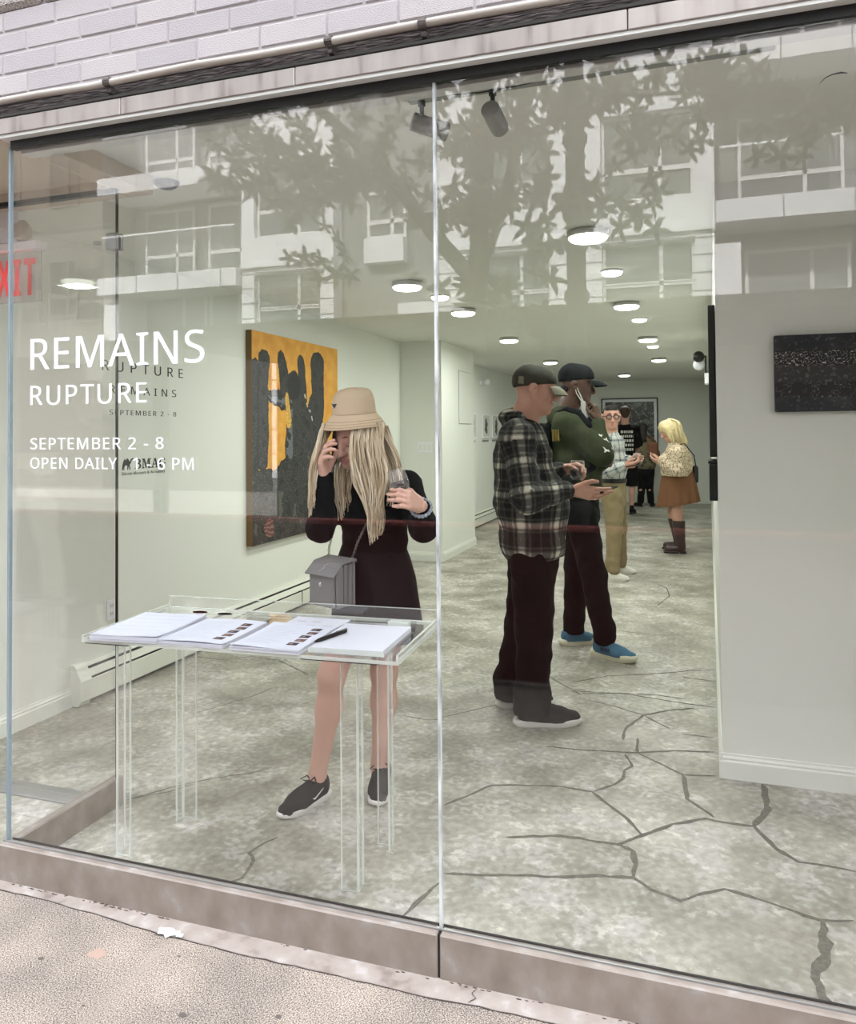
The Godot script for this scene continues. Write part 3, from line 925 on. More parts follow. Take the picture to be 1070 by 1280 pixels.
func table() -> void:
	var t := thing("acrylic_table", "clear acrylic display table with raised rim holding stacks of paper behind the window", "table", Vector3(0.755, 0, -0.31), 0.055)
	var W := 0.525
	var D := 0.242
	var y := 0.748
	sheet(t, "tabletop", Vector3(-W, y, -D), Vector3(W, y + 0.010, D), true)
	sheet(t, "rim", Vector3(-W, y + 0.010, -D), Vector3(W, y + 0.052, -D + 0.006))
	sheet(t, "rim", Vector3(W - 0.006, y + 0.010, -D + 0.006), Vector3(W, y + 0.030, D), true)
	sheet(t, "rim", Vector3(-W, y + 0.010, -D + 0.006), Vector3(-W + 0.006, y + 0.022, D))
	sheet(t, "apron", Vector3(-W + 0.10, y - 0.030, D - 0.165), Vector3(W - 0.19, y, D - 0.160))
	sheet(t, "apron", Vector3(-W + 0.10, y - 0.030, -D + 0.03), Vector3(W - 0.19, y, -D + 0.035))
	for q in [[-W + 0.005, D - 0.165, 1, -1], [W - 0.185, D - 0.165, -1, -1], [-W + 0.075, -D + 0.03, 1, 1], [W - 0.165, -D + 0.03, -1, 1]]:
		var leg := Node3D.new()
		leg.name = "leg" if not t.has_node("leg") else "leg_%03d" % t.get_child_count()
		t.add_child(leg)
		var x: float = q[0]; var z: float = q[1]
		sheet(leg, "leg_sheet", Vector3(minf(x, x + q[2] * 0.055), 0, z - 0.003), Vector3(maxf(x, x + q[2] * 0.055), y, z + 0.003), true)
		sheet(leg, "leg_sheet", Vector3(x - 0.003, 0, minf(z + q[3] * 0.003, z + q[3] * 0.045)), Vector3(x + 0.003, y, maxf(z + q[3] * 0.003, z + q[3] * 0.045)), true)
	var mb := MB.new()
	for p in [Vector3(-W + 0.03, y - 0.006, D - 0.16), Vector3(-W + 0.055, y - 0.006, D - 0.16), Vector3(W - 0.21, y - 0.006, D - 0.16)]:
		mb.lathe([Vector2(0.001, -0.006), Vector2(0.007, -0.006), Vector2(0.007, 0.004), Vector2(0.001, 0.004)], 10, Transform3D(Basis.IDENTITY, p))
	shape("screw", mb, M.dark_metal, t)
	cuboid("felt_strip", Vector3(W - 0.30, y - 0.0035, D - 0.012), Vector3(W - 0.06, y - 0.0005, D - 0.002), M.black, t)
	cuboid("felt_strip", Vector3(-W + 0.01, y - 0.0035, D - 0.012), Vector3(-W + 0.17, y - 0.0005, D - 0.002), M.black, t)

func sheet(parent: Node, called: String, lo: Vector3, hi: Vector3, lit := false) -> void:      # clear plastic with polished edges that catch the light
	var mb := MB.new()
	mb.box(lo, hi, 0.0)
	var o := shape(called, mb, M.clear_plastic, parent)
	var s := hi - lo
	var thin := 0 if s.x <= s.y and s.x <= s.z else (1 if s.y <= s.z else 2)
	var e := MB.new()
	var t := 0.0016 if not lit else 0.0026
	for a in 3:
		if a == thin: continue
		var b := 3 - a - thin
		for sg in [0, 1]:
			var p := lo; var q := hi
			if sg == 0: q[b] = lo[b] + t
			else: p[b] = hi[b] - t
			p[thin] -= 0.0002; q[thin] += 0.0002
			p[b] -= 0.0002; q[b] += 0.0002
			e.box(p, q, 0.0)
	if parent.get_parent() == self:
		shape("edge", e, M.plastic_edge, o)
	else:      # already two levels down: the edges stay in the sheet's own mesh
		o.mesh = e.mesh(o.mesh)
		o.set_surface_override_material(0, M.clear_plastic); o.set_surface_override_material(1, M.plastic_edge)

func paper_stack(x: float, z: float, turn: float, n: int, label: String, img: Image, group := "paper stacks on the clear table", w := 0.225, d := 0.29) -> void:
	var t := thing("paper_stack", label, "papers", Vector3(x, 0.7585, z), turn, group)
	rng.seed = int(x * 1000)
	var mb := MB.new()
	for i in n:
		var j := Vector3(rng.randf_range(-0.002, 0.002), 0, rng.randf_range(-0.002, 0.002))
		mb.box(Vector3(-w / 2, i * 0.0021, -d / 2) + j, Vector3(w / 2, i * 0.0021 + 0.0019, d / 2) + j, 0.0)
	shape("sheets", mb, M.paper, t)
	var h := n * 0.0021
	mb = MB.new()
	var pts := PackedVector3Array()
	for r in 7:
		for c in 5:
			var lift := 0.004 * pow(absf(r - 3.0) / 3.0, 3) * (0.4 + 0.6 * sin(c + x * 9.0))
			pts.append(Vector3(-w / 2 + w * c / 4.0, h + 0.0008 + maxf(lift, 0.0), d / 2 - d * r / 6.0))
	mb.grid(7, 5, pts, false)
	for i in 35:
		mb.uv[i] = Vector2((i % 5) / 4.0, 1.0 - (i / 5) / 6.0)
	var m := StandardMaterial3D.new()
	m.resource_name = "printed_sheet"
	m.albedo_texture = ImageTexture.create_from_image(img); m.roughness = 0.6; m.texture_repeat = false
	shape("top_sheet", mb, m, t)

func page(lines: int, thumbs: bool, seed_: int) -> Image:
	var im := Image.create(176, 228, false, Image.FORMAT_RGB8)
	im.fill(c8(212, 216, 228))
	rng.seed = seed_
	for i in lines:
		var y := 26 + i * int(180.0 / lines)
		im.fill_rect(Rect2i(16, y, rng.randi_range(60, 96) if thumbs else rng.randi_range(110, 140), 1), c8(150, 152, 166))
		im.fill_rect(Rect2i(16, y + 4, rng.randi_range(30, 90), 1), c8(196, 198, 210))
	if thumbs:
		for i in 5:
			var y := 30 + i * 34
			im.fill_rect(Rect2i(126 + (i % 2) * 4, y, 26, 24), [c8(44, 34, 32), c8(78, 56, 48), c8(30, 30, 34), c8(96, 72, 66), c8(52, 50, 56)][i])
			im.fill_rect(Rect2i(130 + (i % 2) * 4, y + 6, 9, 10), c8(150, 120, 108))
	return im

func papers() -> void:
	mat("paper", c8(214, 217, 226), 0.6)
	var blank := page(5, false, 4)
	paper_stack(0.385, -0.195, 0.10, 9, "thick stack of white text pages at the left end of the clear table", blank, "paper stacks on the clear table", 0.235, 0.31)
	paper_stack(0.622, -0.205, 0.05, 6, "stack of printed price lists with small dark pictures, left of the two alike", page(14, true, 6))
	paper_stack(0.872, -0.215, 0.04, 6, "stack of printed price lists with small dark pictures, right of the two alike", page(14, true, 7))
	var c := thing("card_sheet", "small white card lying flat behind the stacks of price lists on the clear table", "card", Vector3(0.866, 0.7585, -0.435), 0.03)
	var mb := MB.new()
	mb.box(Vector3(-0.098, 0, -0.070), Vector3(0.098, 0.003, 0.070), 0.0)
	shape("card", mb, M.paper, c)
	mb = MB.new()
	for q in [[-0.055, -0.03], [-0.055, 0.015], [0.0, -0.03], [0.0, 0.015], [0.06, 0.015]]:
		mb.box(Vector3(q[0] - 0.016, 0.0031, q[1] + 0.018), Vector3(q[0] + 0.016, 0.0034, q[1] + 0.021), 0.0)
	shape("caption_line", mb, mat("print_grey", c8(120, 120, 128), 0.6), c)
	var f := thing("sign_in_pad", "white blank pad under a black pen at the right end of the clear table", "notepad", Vector3(1.118, 0.7585, -0.255), 0.06)
	mb = MB.new()
	rng.seed = 77
	for i in 7:
		mb.box(Vector3(-0.112 + rng.randf() * 0.002, 0.006 + i * 0.0021, -0.145), Vector3(0.112, 0.0079 + i * 0.0021, 0.145 + rng.randf() * 0.002), 0.0)
	shape("sheets", mb, M.paper, f)
	cuboid("holder", Vector3(-0.116, 0.0005, -0.15), Vector3(0.117, 0.005, 0.152), M.clear_plastic, f)
	cuboid("holder_lip", Vector3(-0.116, 0.0052, 0.1485), Vector3(0.117, 0.020, 0.1515), M.plastic_edge, f)
	cuboid("clip_box", Vector3(0.03, 0.0055, -0.185), Vector3(0.10, 0.032, -0.152), M.plastic_edge, f, 0.002)
	var p := thing("pen", "black clip pen lying on the white pad on the clear table", "pen", Vector3(1.035, 0.7845, -0.205), 0.0)
	mb = MB.new()
	var a := Vector3(-0.022, 0.0, 0.075); var b := Vector3(0.016, 0.002, -0.070)
	mb.tube([a, a.lerp(b, 0.08), a.lerp(b, 0.2), b], [0.001, 0.004, 0.0062, 0.0062], 10)
	shape("barrel", mb, M.black, p)
	mb = MB.new()
	mb.tube([b, b.lerp(a, -0.05)], [0.0045, 0.003], 8)
	mb.tube([b + Vector3(0.004, 0.007, 0), b.lerp(a, 0.35) + Vector3(0.004, 0.008, 0)], [0.0018], 6)
	shape("clip", mb, M.chrome, p)
	for q in [["sticker", "orange oval sticker on the back rim of the clear table", 0.385, mat("orange", c8(226, 120, 70), 0.5)], ["label_tag", "white oval sticker beside the orange one on the clear table", 0.49, M.white]]:
		var s := thing(q[0], q[1], "sticker", Vector3(q[2], 0.7585, -0.47), 0.05)
		mb = MB.new()
		mb.lathe([Vector2(0.001, 0.0015), Vector2(0.026, 0.0012), Vector2(0.026, 0.0), Vector2(0.001, 0.0)], 20, Transform3D(Basis.from_scale(Vector3(1.1, 1, 0.6)), Vector3.ZERO))
		for i in mb.n.size(): mb.n[i] = Vector3.UP
		shape("disc", mb, q[3], s)

# ---------------------------------------------------------------- pictures
func cap2(p: Vector2, a: Vector2, b: Vector2, r1: float, r2: float) -> float:
	var h := clampf((p - a).dot(b - a) / maxf((b - a).length_squared(), 1e-6), 0, 1)
	return p.distance_to(a.lerp(b, h)) - lerpf(r1, r2, h)

func big_painting() -> Image:      # ochre ground, a dark many-fingered growth, all grown over with pale line work
	var w := 360; var h := 386
	var im := Image.create(w, h, false, Image.FORMAT_RGB8)
	var warp := noise_img(61, 0.012, 4, 512)
	var warp2 := noise_img(62, 0.03, 3, 512)
	var cell := noise_img(63, 0.035, 1, 512, FastNoiseLite.TYPE_CELLULAR)
	var shapes := [[0.115, 0.13, 0.10, 0.60, 0.052, 0.055], [0.30, 0.115, 0.36, 0.30, 0.045, 0.07], [0.515, 0.115, 0.54, 0.35, 0.042, 0.06], [0.725, 0.12, 0.73, 0.36, 0.086, 0.075], [0.70, 0.36, 0.62, 0.60, 0.10, 0.12], [0.42, 0.24, 0.44, 0.60, 0.08, 0.10], [0.30, 0.32, 0.12, 0.28, 0.045, 0.02], [0.36, 0.72, 0.70, 0.62, 0.12, 0.16], [0.45, 0.85, 0.85, 0.80, 0.20, 0.20], [0.58, 0.45, 0.78, 0.64, 0.10, 0.12]]
	for y in h:
		for x in w:
			var u := float(x) / w; var v := float(y) / h
			var a := (float(warp[y * 512 + x]) - 128) / 128.0
			var b := (float(warp2[y * 512 + x]) - 128) / 128.0
			var p := Vector2(u + a * 0.012, v + b * 0.012)
			var d := 1.0
			for s in shapes:
				d = minf(d, cap2(p, Vector2(s[0], s[1]), Vector2(s[2], s[3]), s[4], s[5]))
			d = minf(d, maxf(p.x - 0.06, 0.13 - p.y))                  # black margin on the left
			d = minf(d, 0.66 + a * 0.03 - p.y + maxf(0.0, p.x - 0.6) * 0.12)     # dark ground below
			var drip := cap2(p, Vector2(0.36, 0.30), Vector2(0.375, 0.42), 0.02, 0.036)
			var c: Color
			if drip < 0.0:
				c = c8(222, 176, 74) if absf(sin(b * 30.0)) > 0.35 else c8(120, 96, 50)
			elif d > 0.0:
				c = c8(222, 164, 62).lerp(c8(206, 142, 46), clampf(0.5 + b * 0.7 - u * 0.2, 0, 1))
			else:
				c = c8(40, 40, 38)
				if p.x > 0.16 and p.x < 0.42 and p.y > 0.30 and p.y < 0.60 and float(warp[y * 512 + x]) > 96:
					c = c8(94, 98, 104)
				var busy := smoothstep(0.25, 0.75, v) * 0.7 + 0.3
				var line := absf(sin((a * 5.0 + b * 2.0 + u * 9.0) * 7.0))
				var net: float = float(cell[y * 512 + x])
				if line < 0.16 * busy: c = c.lerp(c8(168, 168, 158), 0.65)
				elif net > 168 and v > 0.55: c = c.lerp(c8(120, 118, 108), 0.6)
				elif net < 58: c = c8(20, 20, 20)
				if d > -0.012: c = c8(26, 25, 22)
				if Vector2(p.x - 0.44, p.y - 0.24).length() < 0.07: c = c8(20, 19, 19)
				if cap2(p, Vector2(0.56, 0.27), Vector2(0.66, 0.42), 0.006, 0.006) < 0 and sin(p.y * 160.0) > -0.2: c = c8(196, 194, 180)
				if Vector2(p.x - 0.16, p.y - 0.93).length() < 0.045: c = c8(96, 52, 48).lerp(c8(190, 180, 170), 0.4 if sin(p.y * 300.0) > 0 else 0.0)
			im.set_pixel(x, y, c)
	return im

func band_painting() -> Image:
	var w := 420; var h := 250
	var im := Image.create(w, h, false, Image.FORMAT_RGB8)
	var a := noise_img(65, 0.028, 1, 512)
	var f := noise_img(66, 0.055, 2, 512)
	var b := noise_img(67, 0.01, 5, 512)
	for y in h:
		for x in w:
			var v := float(y) / h
			var k := (y % 512) * 512 + x % 512
			var c := c8(30, 33, 38).lerp(c8(58, 60, 62), clampf((b[k] - 120) / 110.0, 0, 1))
			if v > 0.20 and v < 0.41:
				c = c8(14, 14, 15)
				if absi(f[k] - 128) < 11 and v > 0.215: c = c8(188, 184, 172)
			elif v > 0.41 and v < 0.62:
				c = c8(44, 43, 42).lerp(c8(96, 92, 86), clampf((f[k] - 150) / 70.0, 0, 1))
			elif v > 0.62 and v < 0.82:
				c = c8(16, 17, 19)
				if absi(f[k] - 128) < 7 and a[k] > 105: c = c8(150, 148, 138)
			elif f[k] > 190: c = c.lerp(c8(120, 122, 120), 0.5)
			im.set_pixel(x, y, c)
	return im

func collage() -> Image:
	var w := 260; var h := 260
	var im := Image.create(w, h, false, Image.FORMAT_RGB8)
	var a := noise_img(68, 0.02, 5, 512)
	var f := noise_img(69, 0.06, 3, 512)
	for y in h:
		for x in w:
			var k := y * 512 + x
			var c := c8(38, 40, 38).lerp(c8(96, 98, 92), clampf((a[k] - 110) / 90.0, 0, 1))
			if f[k] > 176: c = c8(150, 150, 142)
			if absi(a[k] - 128) < 3: c = c8(22, 22, 22)
			im.set_pixel(x, y, c)
	return im

func print_sheet(seed_: int) -> Image:
	var w := 96; var h := 80
	var im := Image.create(w, h, false, Image.FORMAT_RGB8)
	var a := noise_img(seed_, 0.05, 3, 128)
	for y in h:
		for x in w:
			var d := Vector2((x - 48.0 + (seed_ % 7) * 2 - 6) / 20.0, (y - 42.0) / 30.0).length() + (a[y * 128 + x] - 128) / 260.0
			im.set_pixel(x, y, c8(206, 206, 196) if d > 1.0 else c8(78, 80, 78).lerp(c8(40, 40, 40), clampf((a[y * 128 + x] - 100) / 80.0, 0, 1)))
	return im

func picture_mat(called: String, im: Image, rough := 0.6) -> StandardMaterial3D:
	var m := mat(called, Color(1, 1, 1), rough)
	m.albedo_texture = ImageTexture.create_from_image(im)
	m.texture_repeat = false
	return m

func art() -> void:
	var r90 := Basis(Vector3.UP, PI / 2)
	# the large canvas on the left wall: local x runs along the wall away from the street... seen from the room left to right is -z
	var t := thing("large_painting", "large unframed painting of dark finger shapes on yellow ochre hung on the left wall", "painting", Vector3(-0.98, 0.592, -3.755), PI / 2)
	cuboid("canvas", Vector3(-0.735, 0, 0.002), Vector3(0.735, 1.574, 0.050), mat("canvas_edge", c8(120, 96, 56), 0.8), t, 0.002)
	var q := MB.new()
	q.quad(Vector3(-0.7345, 0.0005, 0.0506), Vector3(0.7345, 0.0005, 0.0506), Vector3(0.7345, 1.5735, 0.0506), Vector3(-0.7345, 1.5735, 0.0506), Vector2(0, 1), Vector2(1, 0))
	shape("painted_face", q, picture_mat("big_picture", big_painting()), t)
	# the banded one on the wall that faces the street
	t = thing("banded_painting", "dark painting with two bands of pale dotted marks on the grey wall facing the window", "painting", Vector3(2.40, 1.474, -1.446))
	cuboid("canvas", Vector3(0, 0, 0.002), Vector3(0.56, 0.302, 0.038), M.black, t, 0.002)
	q = MB.new()
	q.quad(Vector3(0.0005, 0.0005, 0.0386), Vector3(0.5595, 0.0005, 0.0386), Vector3(0.5595, 0.3015, 0.0386), Vector3(0.0005, 0.3015, 0.0386), Vector2(0, 1), Vector2(1, 0))
	shape("painted_face", q, picture_mat("band_picture", band_painting()), t)
	# edge-on along the right wall
	t = thing("black_canvas", "black canvas seen edge-on along the right wall", "painting", Vector3(2.187, 1.29, -1.56), -0.0211)
	cuboid("canvas", Vector3(-0.030, 0, -1.2), Vector3(-0.002, 0.645, 0), M.black, t, 0.002)
	t = thing("wall_box", "black box fixed to the right wall under the edge-on canvas", "box", Vector3(2.187, 1.105, -1.56), -0.0211)
	cuboid("case", Vector3(-0.034, 0, -0.30), Vector3(-0.001, 0.155, 0), M.black, t, 0.003)
	cuboid("shelf_lip", Vector3(-0.038, 0.157, -0.30), Vector3(-0.001, 0.168, -0.01), M.dark_metal, t, 0.001)
	# framed collage on the back wall
	t = thing("framed_picture", "dark framed collage with a white mount on the far back wall", "picture", Vector3(0.935, 0.97, -14.2))
	cuboid("mount", Vector3(-0.53, 0.015, 0.002), Vector3(0.53, 1.085, 0.020), M.white, t)
	q = MB.new()
	q.quad(Vector3(-0.47, 0.075, 0.0206), Vector3(0.47, 0.075, 0.0206), Vector3(0.47, 1.025, 0.0206), Vector3(-0.47, 1.025, 0.0206), Vector2(0, 1), Vector2(1, 0))
	shape("print", q, picture_mat("collage_picture", collage(), 0.3), t)
	for f in [[-0.545, 0.0, 0.545, 0.02], [-0.545, 1.08, 0.545, 1.10], [-0.545, 0.02, -0.525, 1.08], [0.525, 0.02, 0.545, 1.08]]:
		cuboid("frame", Vector3(f[0], f[1], 0.0), Vector3(f[2], f[3], 0.035), M.black, t, 0.002)
	# small prints past the column
	var pos := ["behind the column edge, leftmost of three", "in the middle of three", "beside the plaid shirt, rightmost of three"]
	for i in 3:
		var z: float = [-9.25, -10.08, -10.72][i]
		t = thing("small_print", "small white framed print on the far left wall, " + pos[i], "picture", Vector3(-0.98, 1.315, z), PI / 2, "small prints on the far left wall")
		cuboid("frame", Vector3(-0.24, 0, 0.001), Vector3(0.24, 0.39, 0.022), M.white, t, 0.003)
		q = MB.new()
		q.quad(Vector3(-0.20, 0.03, 0.0226), Vector3(0.20, 0.03, 0.0226), Vector3(0.20, 0.36, 0.0226), Vector3(-0.20, 0.36, 0.0226), Vector2(0, 1), Vector2(1, 0))
		shape("print", q, picture_mat("print%d" % i, print_sheet(80 + i * 3)), t)
		t = thing("caption_plate", "grey caption strip under a small framed print, " + pos[i], "plate", Vector3(-0.98, 1.262, z), PI / 2, "caption strips on the far left wall")
		cuboid("plate", Vector3(-0.2, 0, 0.001), Vector3(0.2, 0.03, 0.006), M.grey_metal, t, 0.001)

# ---------------------------------------------------------------- lettering
func letters() -> void:
	var wm := mat("vinyl_white", c8(246, 246, 252), 0.5)
	var rows := [["REMAINS", 0.080, 1.6145, 0.650, 0.0985, 0, "white REMAINS lettering stuck on the shop window, largest line"], ["RUPTURE", 0.080, 1.500, 0.446, 0.062, 3, "white RUPTURE lettering stuck on the shop window under the largest line"], ["SEPTEMBER 2 - 8", 0.081, 1.360, 0.506, 0.0355, 3, "white SEPTEMBER 2 - 8 lettering stuck on the shop window"], ["OPEN DAILY   1 - 6 PM", 0.081, 1.298, 0.612, 0.0355, 2, "white OPEN DAILY lettering stuck on the shop window, lowest line"]]
	for r in rows:
		var t := thing("window_lettering", r[6], "lettering", Vector3(r[1], r[2], 0.0062))
		writing("letters", r[0], wm, t, Transform3D.IDENTITY, r[3], r[4], "Droid Sans", r[5], 0.0006)
	var bm := mat("vinyl_black", c8(24, 24, 22), 0.6)
	var wrow := [["RUPTURE", -1.54, 1.764, 0.73, 0.058, 22, "Droid Sans", "black RUPTURE lettering on the left wall behind the window"], ["REMAINS", -1.60, 1.640, 0.60, 0.045, 22, "Droid Sans", "black REMAINS lettering on the left wall behind the window"], ["SEPTEMBER 2 - 8", -1.60, 1.519, 0.60, 0.028, 8, "Droid Sans", "black SEPTEMBER 2 - 8 lettering on the left wall behind the window"], ["BMAG", -1.81, 1.208, 0.285, 0.058, 0, "Droid Serif", "bold black serif initials beside a camel emblem on the left wall"], ["Bitcoin Museum & Art Gallery", -1.70, 1.170, 0.39, 0.024, 0, "Droid Sans", "small black line of words under the camel emblem on the left wall"]]
	for r in wrow:
		var t := thing("wall_lettering", r[7], "lettering", Vector3(-0.9795, r[2], r[1]), PI / 2)
		writing("letters", r[0], bm, t, Transform3D.IDENTITY, r[3], r[4], r[6], r[5], 0.0008, 700 if r[0] == "BMAG" else 400)
	# the little camel beside the initials
	var t := thing("camel_emblem", "small black camel emblem on the left wall beside the serif initials", "emblem", Vector3(-0.9795, 1.205, -1.70), PI / 2)
	var mb := MB.new()
	mb.prism(PackedVector2Array([Vector2(0.0, 0.0), Vector2(0.006, 0.03), Vector2(0.012, 0.048), Vector2(0.024, 0.064), Vector2(0.034, 0.056), Vector2(0.046, 0.068), Vector2(0.058, 0.058), Vector2(0.066, 0.046), Vector2(0.078, 0.062), Vector2(0.096, 0.068), Vector2(0.098, 0.060), Vector2(0.086, 0.056), Vector2(0.074, 0.036), Vector2(0.066, 0.028), Vector2(0.074, 0.0), Vector2(0.067, 0.0), Vector2(0.058, 0.022), Vector2(0.052, 0.0), Vector2(0.046, 0.0), Vector2(0.046, 0.026), Vector2(0.028, 0.026), Vector2(0.020, 0.014), Vector2(0.022, 0.0), Vector2(0.015, 0.0), Vector2(0.013, 0.016), Vector2(0.008, 0.0)]), 0.0008)
	shape("camel", mb, bm, t)

func fittings() -> void:
	heater(-1.31, -6.245, "long white baseboard heater with an end cap along the left wall", true)
	heater(-7.64, -12.6, "white baseboard heater on the far left wall past the column", false)
	# exit sign with emergency heads above the glass door
	var t := thing("exit_sign", "clear exit sign with red letters and two lamp heads over the glass door", "exit sign", Vector3(-0.64, 1.965, -0.60))
	var red := mat("exit_red_glow", c8(214, 40, 52), 0.5)
	red.emission_enabled = true; red.emission = c8(220, 30, 44); red.emission_energy_multiplier = 0.12
	var pn := mat("exit_panel", Color(0.75, 0.76, 0.75, 0.45), 0.3)
	pn.transparency = BaseMaterial3D.TRANSPARENCY_ALPHA
	cuboid("panel", Vector3(-0.17, 0, -0.004), Vector3(0.165, 0.213, 0.004), pn, t, 0.002)
	writing("letters", "EXIT", red, t, Transform3D(Basis.IDENTITY, Vector3(-0.135, 0.028, 0.0045)), 0.275, 0.155, "Droid Sans", 6, 0.002, 700)
	var el := OmniLight3D.new()
	el.name = "exit_lamp"; el.position = Vector3(0, 0.1, 0.05); el.light_color = Color(1, 0.12, 0.15); el.light_energy = 0.004; el.light_size = 0.05; el.omni_attenuation = 2.0; el.omni_range = 30.0; el.shadow_enabled = true
	t.add_child(el)
	cuboid("housing", Vector3(-0.19, 0.215, -0.03), Vector3(0.17, 0.252, 0.03), M.white, t, 0.004)
	for x in [-0.09, 0.075]:
		var mb := MB.new()
		mb.lathe([Vector2(0.012, -0.05), Vector2(0.034, -0.03), Vector2(0.042, 0.0), Vector2(0.044, 0.012), Vector2(0.001, 0.014)], 20, Transform3D(Basis(Vector3.RIGHT, 1.2), Vector3(x, 0.30, 0.02)))
		shape("lamp_head", mb, M.beige_paint, t)
		cuboid("stem", Vector3(x - 0.008, 0.25, -0.015), Vector3(x + 0.008, 0.29, 0.002), M.white, t)
	cuboid("mount", Vector3(-0.08, 0.252, -0.025), Vector3(0.06, 0.389, 0.02), M.white, t, 0.003)
	# emergency light high on the right wall
	t = thing("emergency_light", "emergency light with round lamp heads high on the right wall by the back", "lamp", Vector3(2.313, 2.05, -7.6), -0.0211)
	cuboid("case", Vector3(-0.07, -0.11, -0.12), Vector3(-0.001, 0.01, 0.12), M.white, t, 0.006)
	for q in [[0.14, -0.06, "white"], [0.22, 0.08, "dark_metal"]]:
		var mb := MB.new()
		mb.sphere(Vector3(-0.13, q[0] - 0.02, q[1]), Vector3(0.065, 0.065, 0.065), 16)
		mb.box(Vector3(-0.13, q[0] - 0.03, q[1] - 0.01), Vector3(-0.05, q[0] - 0.01, q[1] + 0.01), 0.0)
		mb.box(Vector3(-0.065, -0.01, q[1] - 0.01), Vector3(-0.045, q[0] - 0.01, q[1] + 0.01), 0.0)
		shape("lamp_head", mb, M[q[2]], t)
	t = thing("wall_lamp", "small white lamp unit high on the far left wall past the column", "lamp", Vector3(-0.98, 2.14, -9.83))
	cuboid("base", Vector3(0.001, 0, -0.09), Vector3(0.04, 0.07, 0.09), M.white, t, 0.006)
	var mbs := MB.new()
	mbs.sphere(Vector3(0.09, 0.05, 0), Vector3(0.06, 0.055, 0.06), 14)
	shape("lamp_head", mbs, M.white, t)
	# smoke detector
	t = thing("smoke_detector", "flat grey round smoke detector on the ceiling behind the window lettering", "smoke detector", Vector3(0.10, CEIL, -0.66))
	mbs = MB.new()
	mbs.lathe([Vector2(0.001, -0.026), Vector2(0.03, -0.025), Vector2(0.042, -0.018), Vector2(0.044, -0.010), Vector2(0.052, -0.008), Vector2(0.052, -0.0005)], 24)
	shape("body", mbs, mat("detector_grey", c8(84, 84, 80), 0.6), t)
	# switches and sockets
	t = thing("switch_plate", "white triple light switch plate on the wall beside the column", "switch", Vector3(-0.69, 1.19, -6.25))
	cuboid("plate", Vector3(-0.085, 0, 0.001), Vector3(0.085, 0.115, 0.007), M.white, t, 0.002)
	for x in [-0.053, 0.0, 0.053]:
		cuboid("rocker", Vector3(x - 0.016, 0.025, 0.0072), Vector3(x + 0.016, 0.090, 0.0105), M.trim_paint, t, 0.001)
	for q in [[-1.61, 0.38, "white wall socket low on the left wall beside the clear table"], [-9.62, 0.40, "white wall socket on the far left wall above the far heater"]]:
		t = thing("wall_socket", q[2], "socket", Vector3(-0.98, q[1], q[0]), PI / 2)
		cuboid("plate", Vector3(-0.036, 0, 0.001), Vector3(0.036, 0.115, 0.007), M.white, t, 0.002)
		for y in [0.022, 0.066]:
			cuboid("outlet_face", Vector3(-0.016, y, 0.0072), Vector3(0.016, y + 0.028, 0.0095), M.trim_paint, t, 0.001)
			cuboid("slot", Vector3(-0.009, y + 0.009, 0.0096), Vector3(-0.006, y + 0.020, 0.0099), M.black, t)
			cuboid("slot", Vector3(0.006, y + 0.009, 0.0096), Vector3(0.009, y + 0.020, 0.0099), M.black, t)
	t = thing("access_panel", "painted access panel door on the side of the white column", "panel", Vector3(-0.50, 1.515, -7.20), PI / 2)
	cuboid("door", Vector3(-0.26, 0, 0.001), Vector3(0.26, 0.62, 0.008), M.wall_paint, t, 0.002)
	cuboid("shadow_gap", Vector3(-0.268, -0.008, 0.0005), Vector3(0.268, 0.628, 0.002), M.grey_metal, t)
	t = thing("glass_mark", "thin curved black mark on the shop window high on the right", "mark", Vector3(2.40, 2.205, 0.0066))
	mbs = MB.new()
	mbs.tube([Vector3(-0.028, -0.012, 0), Vector3(-0.015, 0.0, 0), Vector3(0.0, 0.005, 0), Vector3(0.016, 0.006, 0), Vector3(0.029, 0.003, 0)], [0.0008, 0.0013, 0.0014, 0.002, 0.0008], 6)
	shape("curve", mbs, M.black, t)
	t = thing("cable", "thin dark cable sagging under the top of the window by the spotlights", "cable", Vector3(0, 0, 0))
	mbs = MB.new()
	mbs.tube([Vector3(1.315, 2.372, -0.12), Vector3(1.402, 2.358, -0.12), Vector3(1.54, 2.347, -0.12), Vector3(1.653, 2.350, -0.12), Vector3(1.74, 2.360, -0.12), Vector3(1.80, 2.374, -0.12)], [0.002], 6)
	shape("wire", mbs, M.black, t)
	# track with two spots just inside the glass
	t = thing("light_track", "short grey ceiling track just inside the top of the window", "track", Vector3(0, 2.37, -0.168))
	cuboid("rail", Vector3(1.31, 0, -0.02), Vector3(2.3, 0.049, 0.02), M.grey_metal, t, 0.003)
	spot(Vector3(1.352, 2.367, -0.168), Vector3(0.80, -0.22, -0.50), "grey spotlight can tilted sideways under the ceiling track, left of the pane joint")
	spot(Vector3(1.564, 2.367, -0.168), Vector3(0.03, -0.16, -0.98), "grey spotlight can pointing into the room under the ceiling track, right of the pane joint")

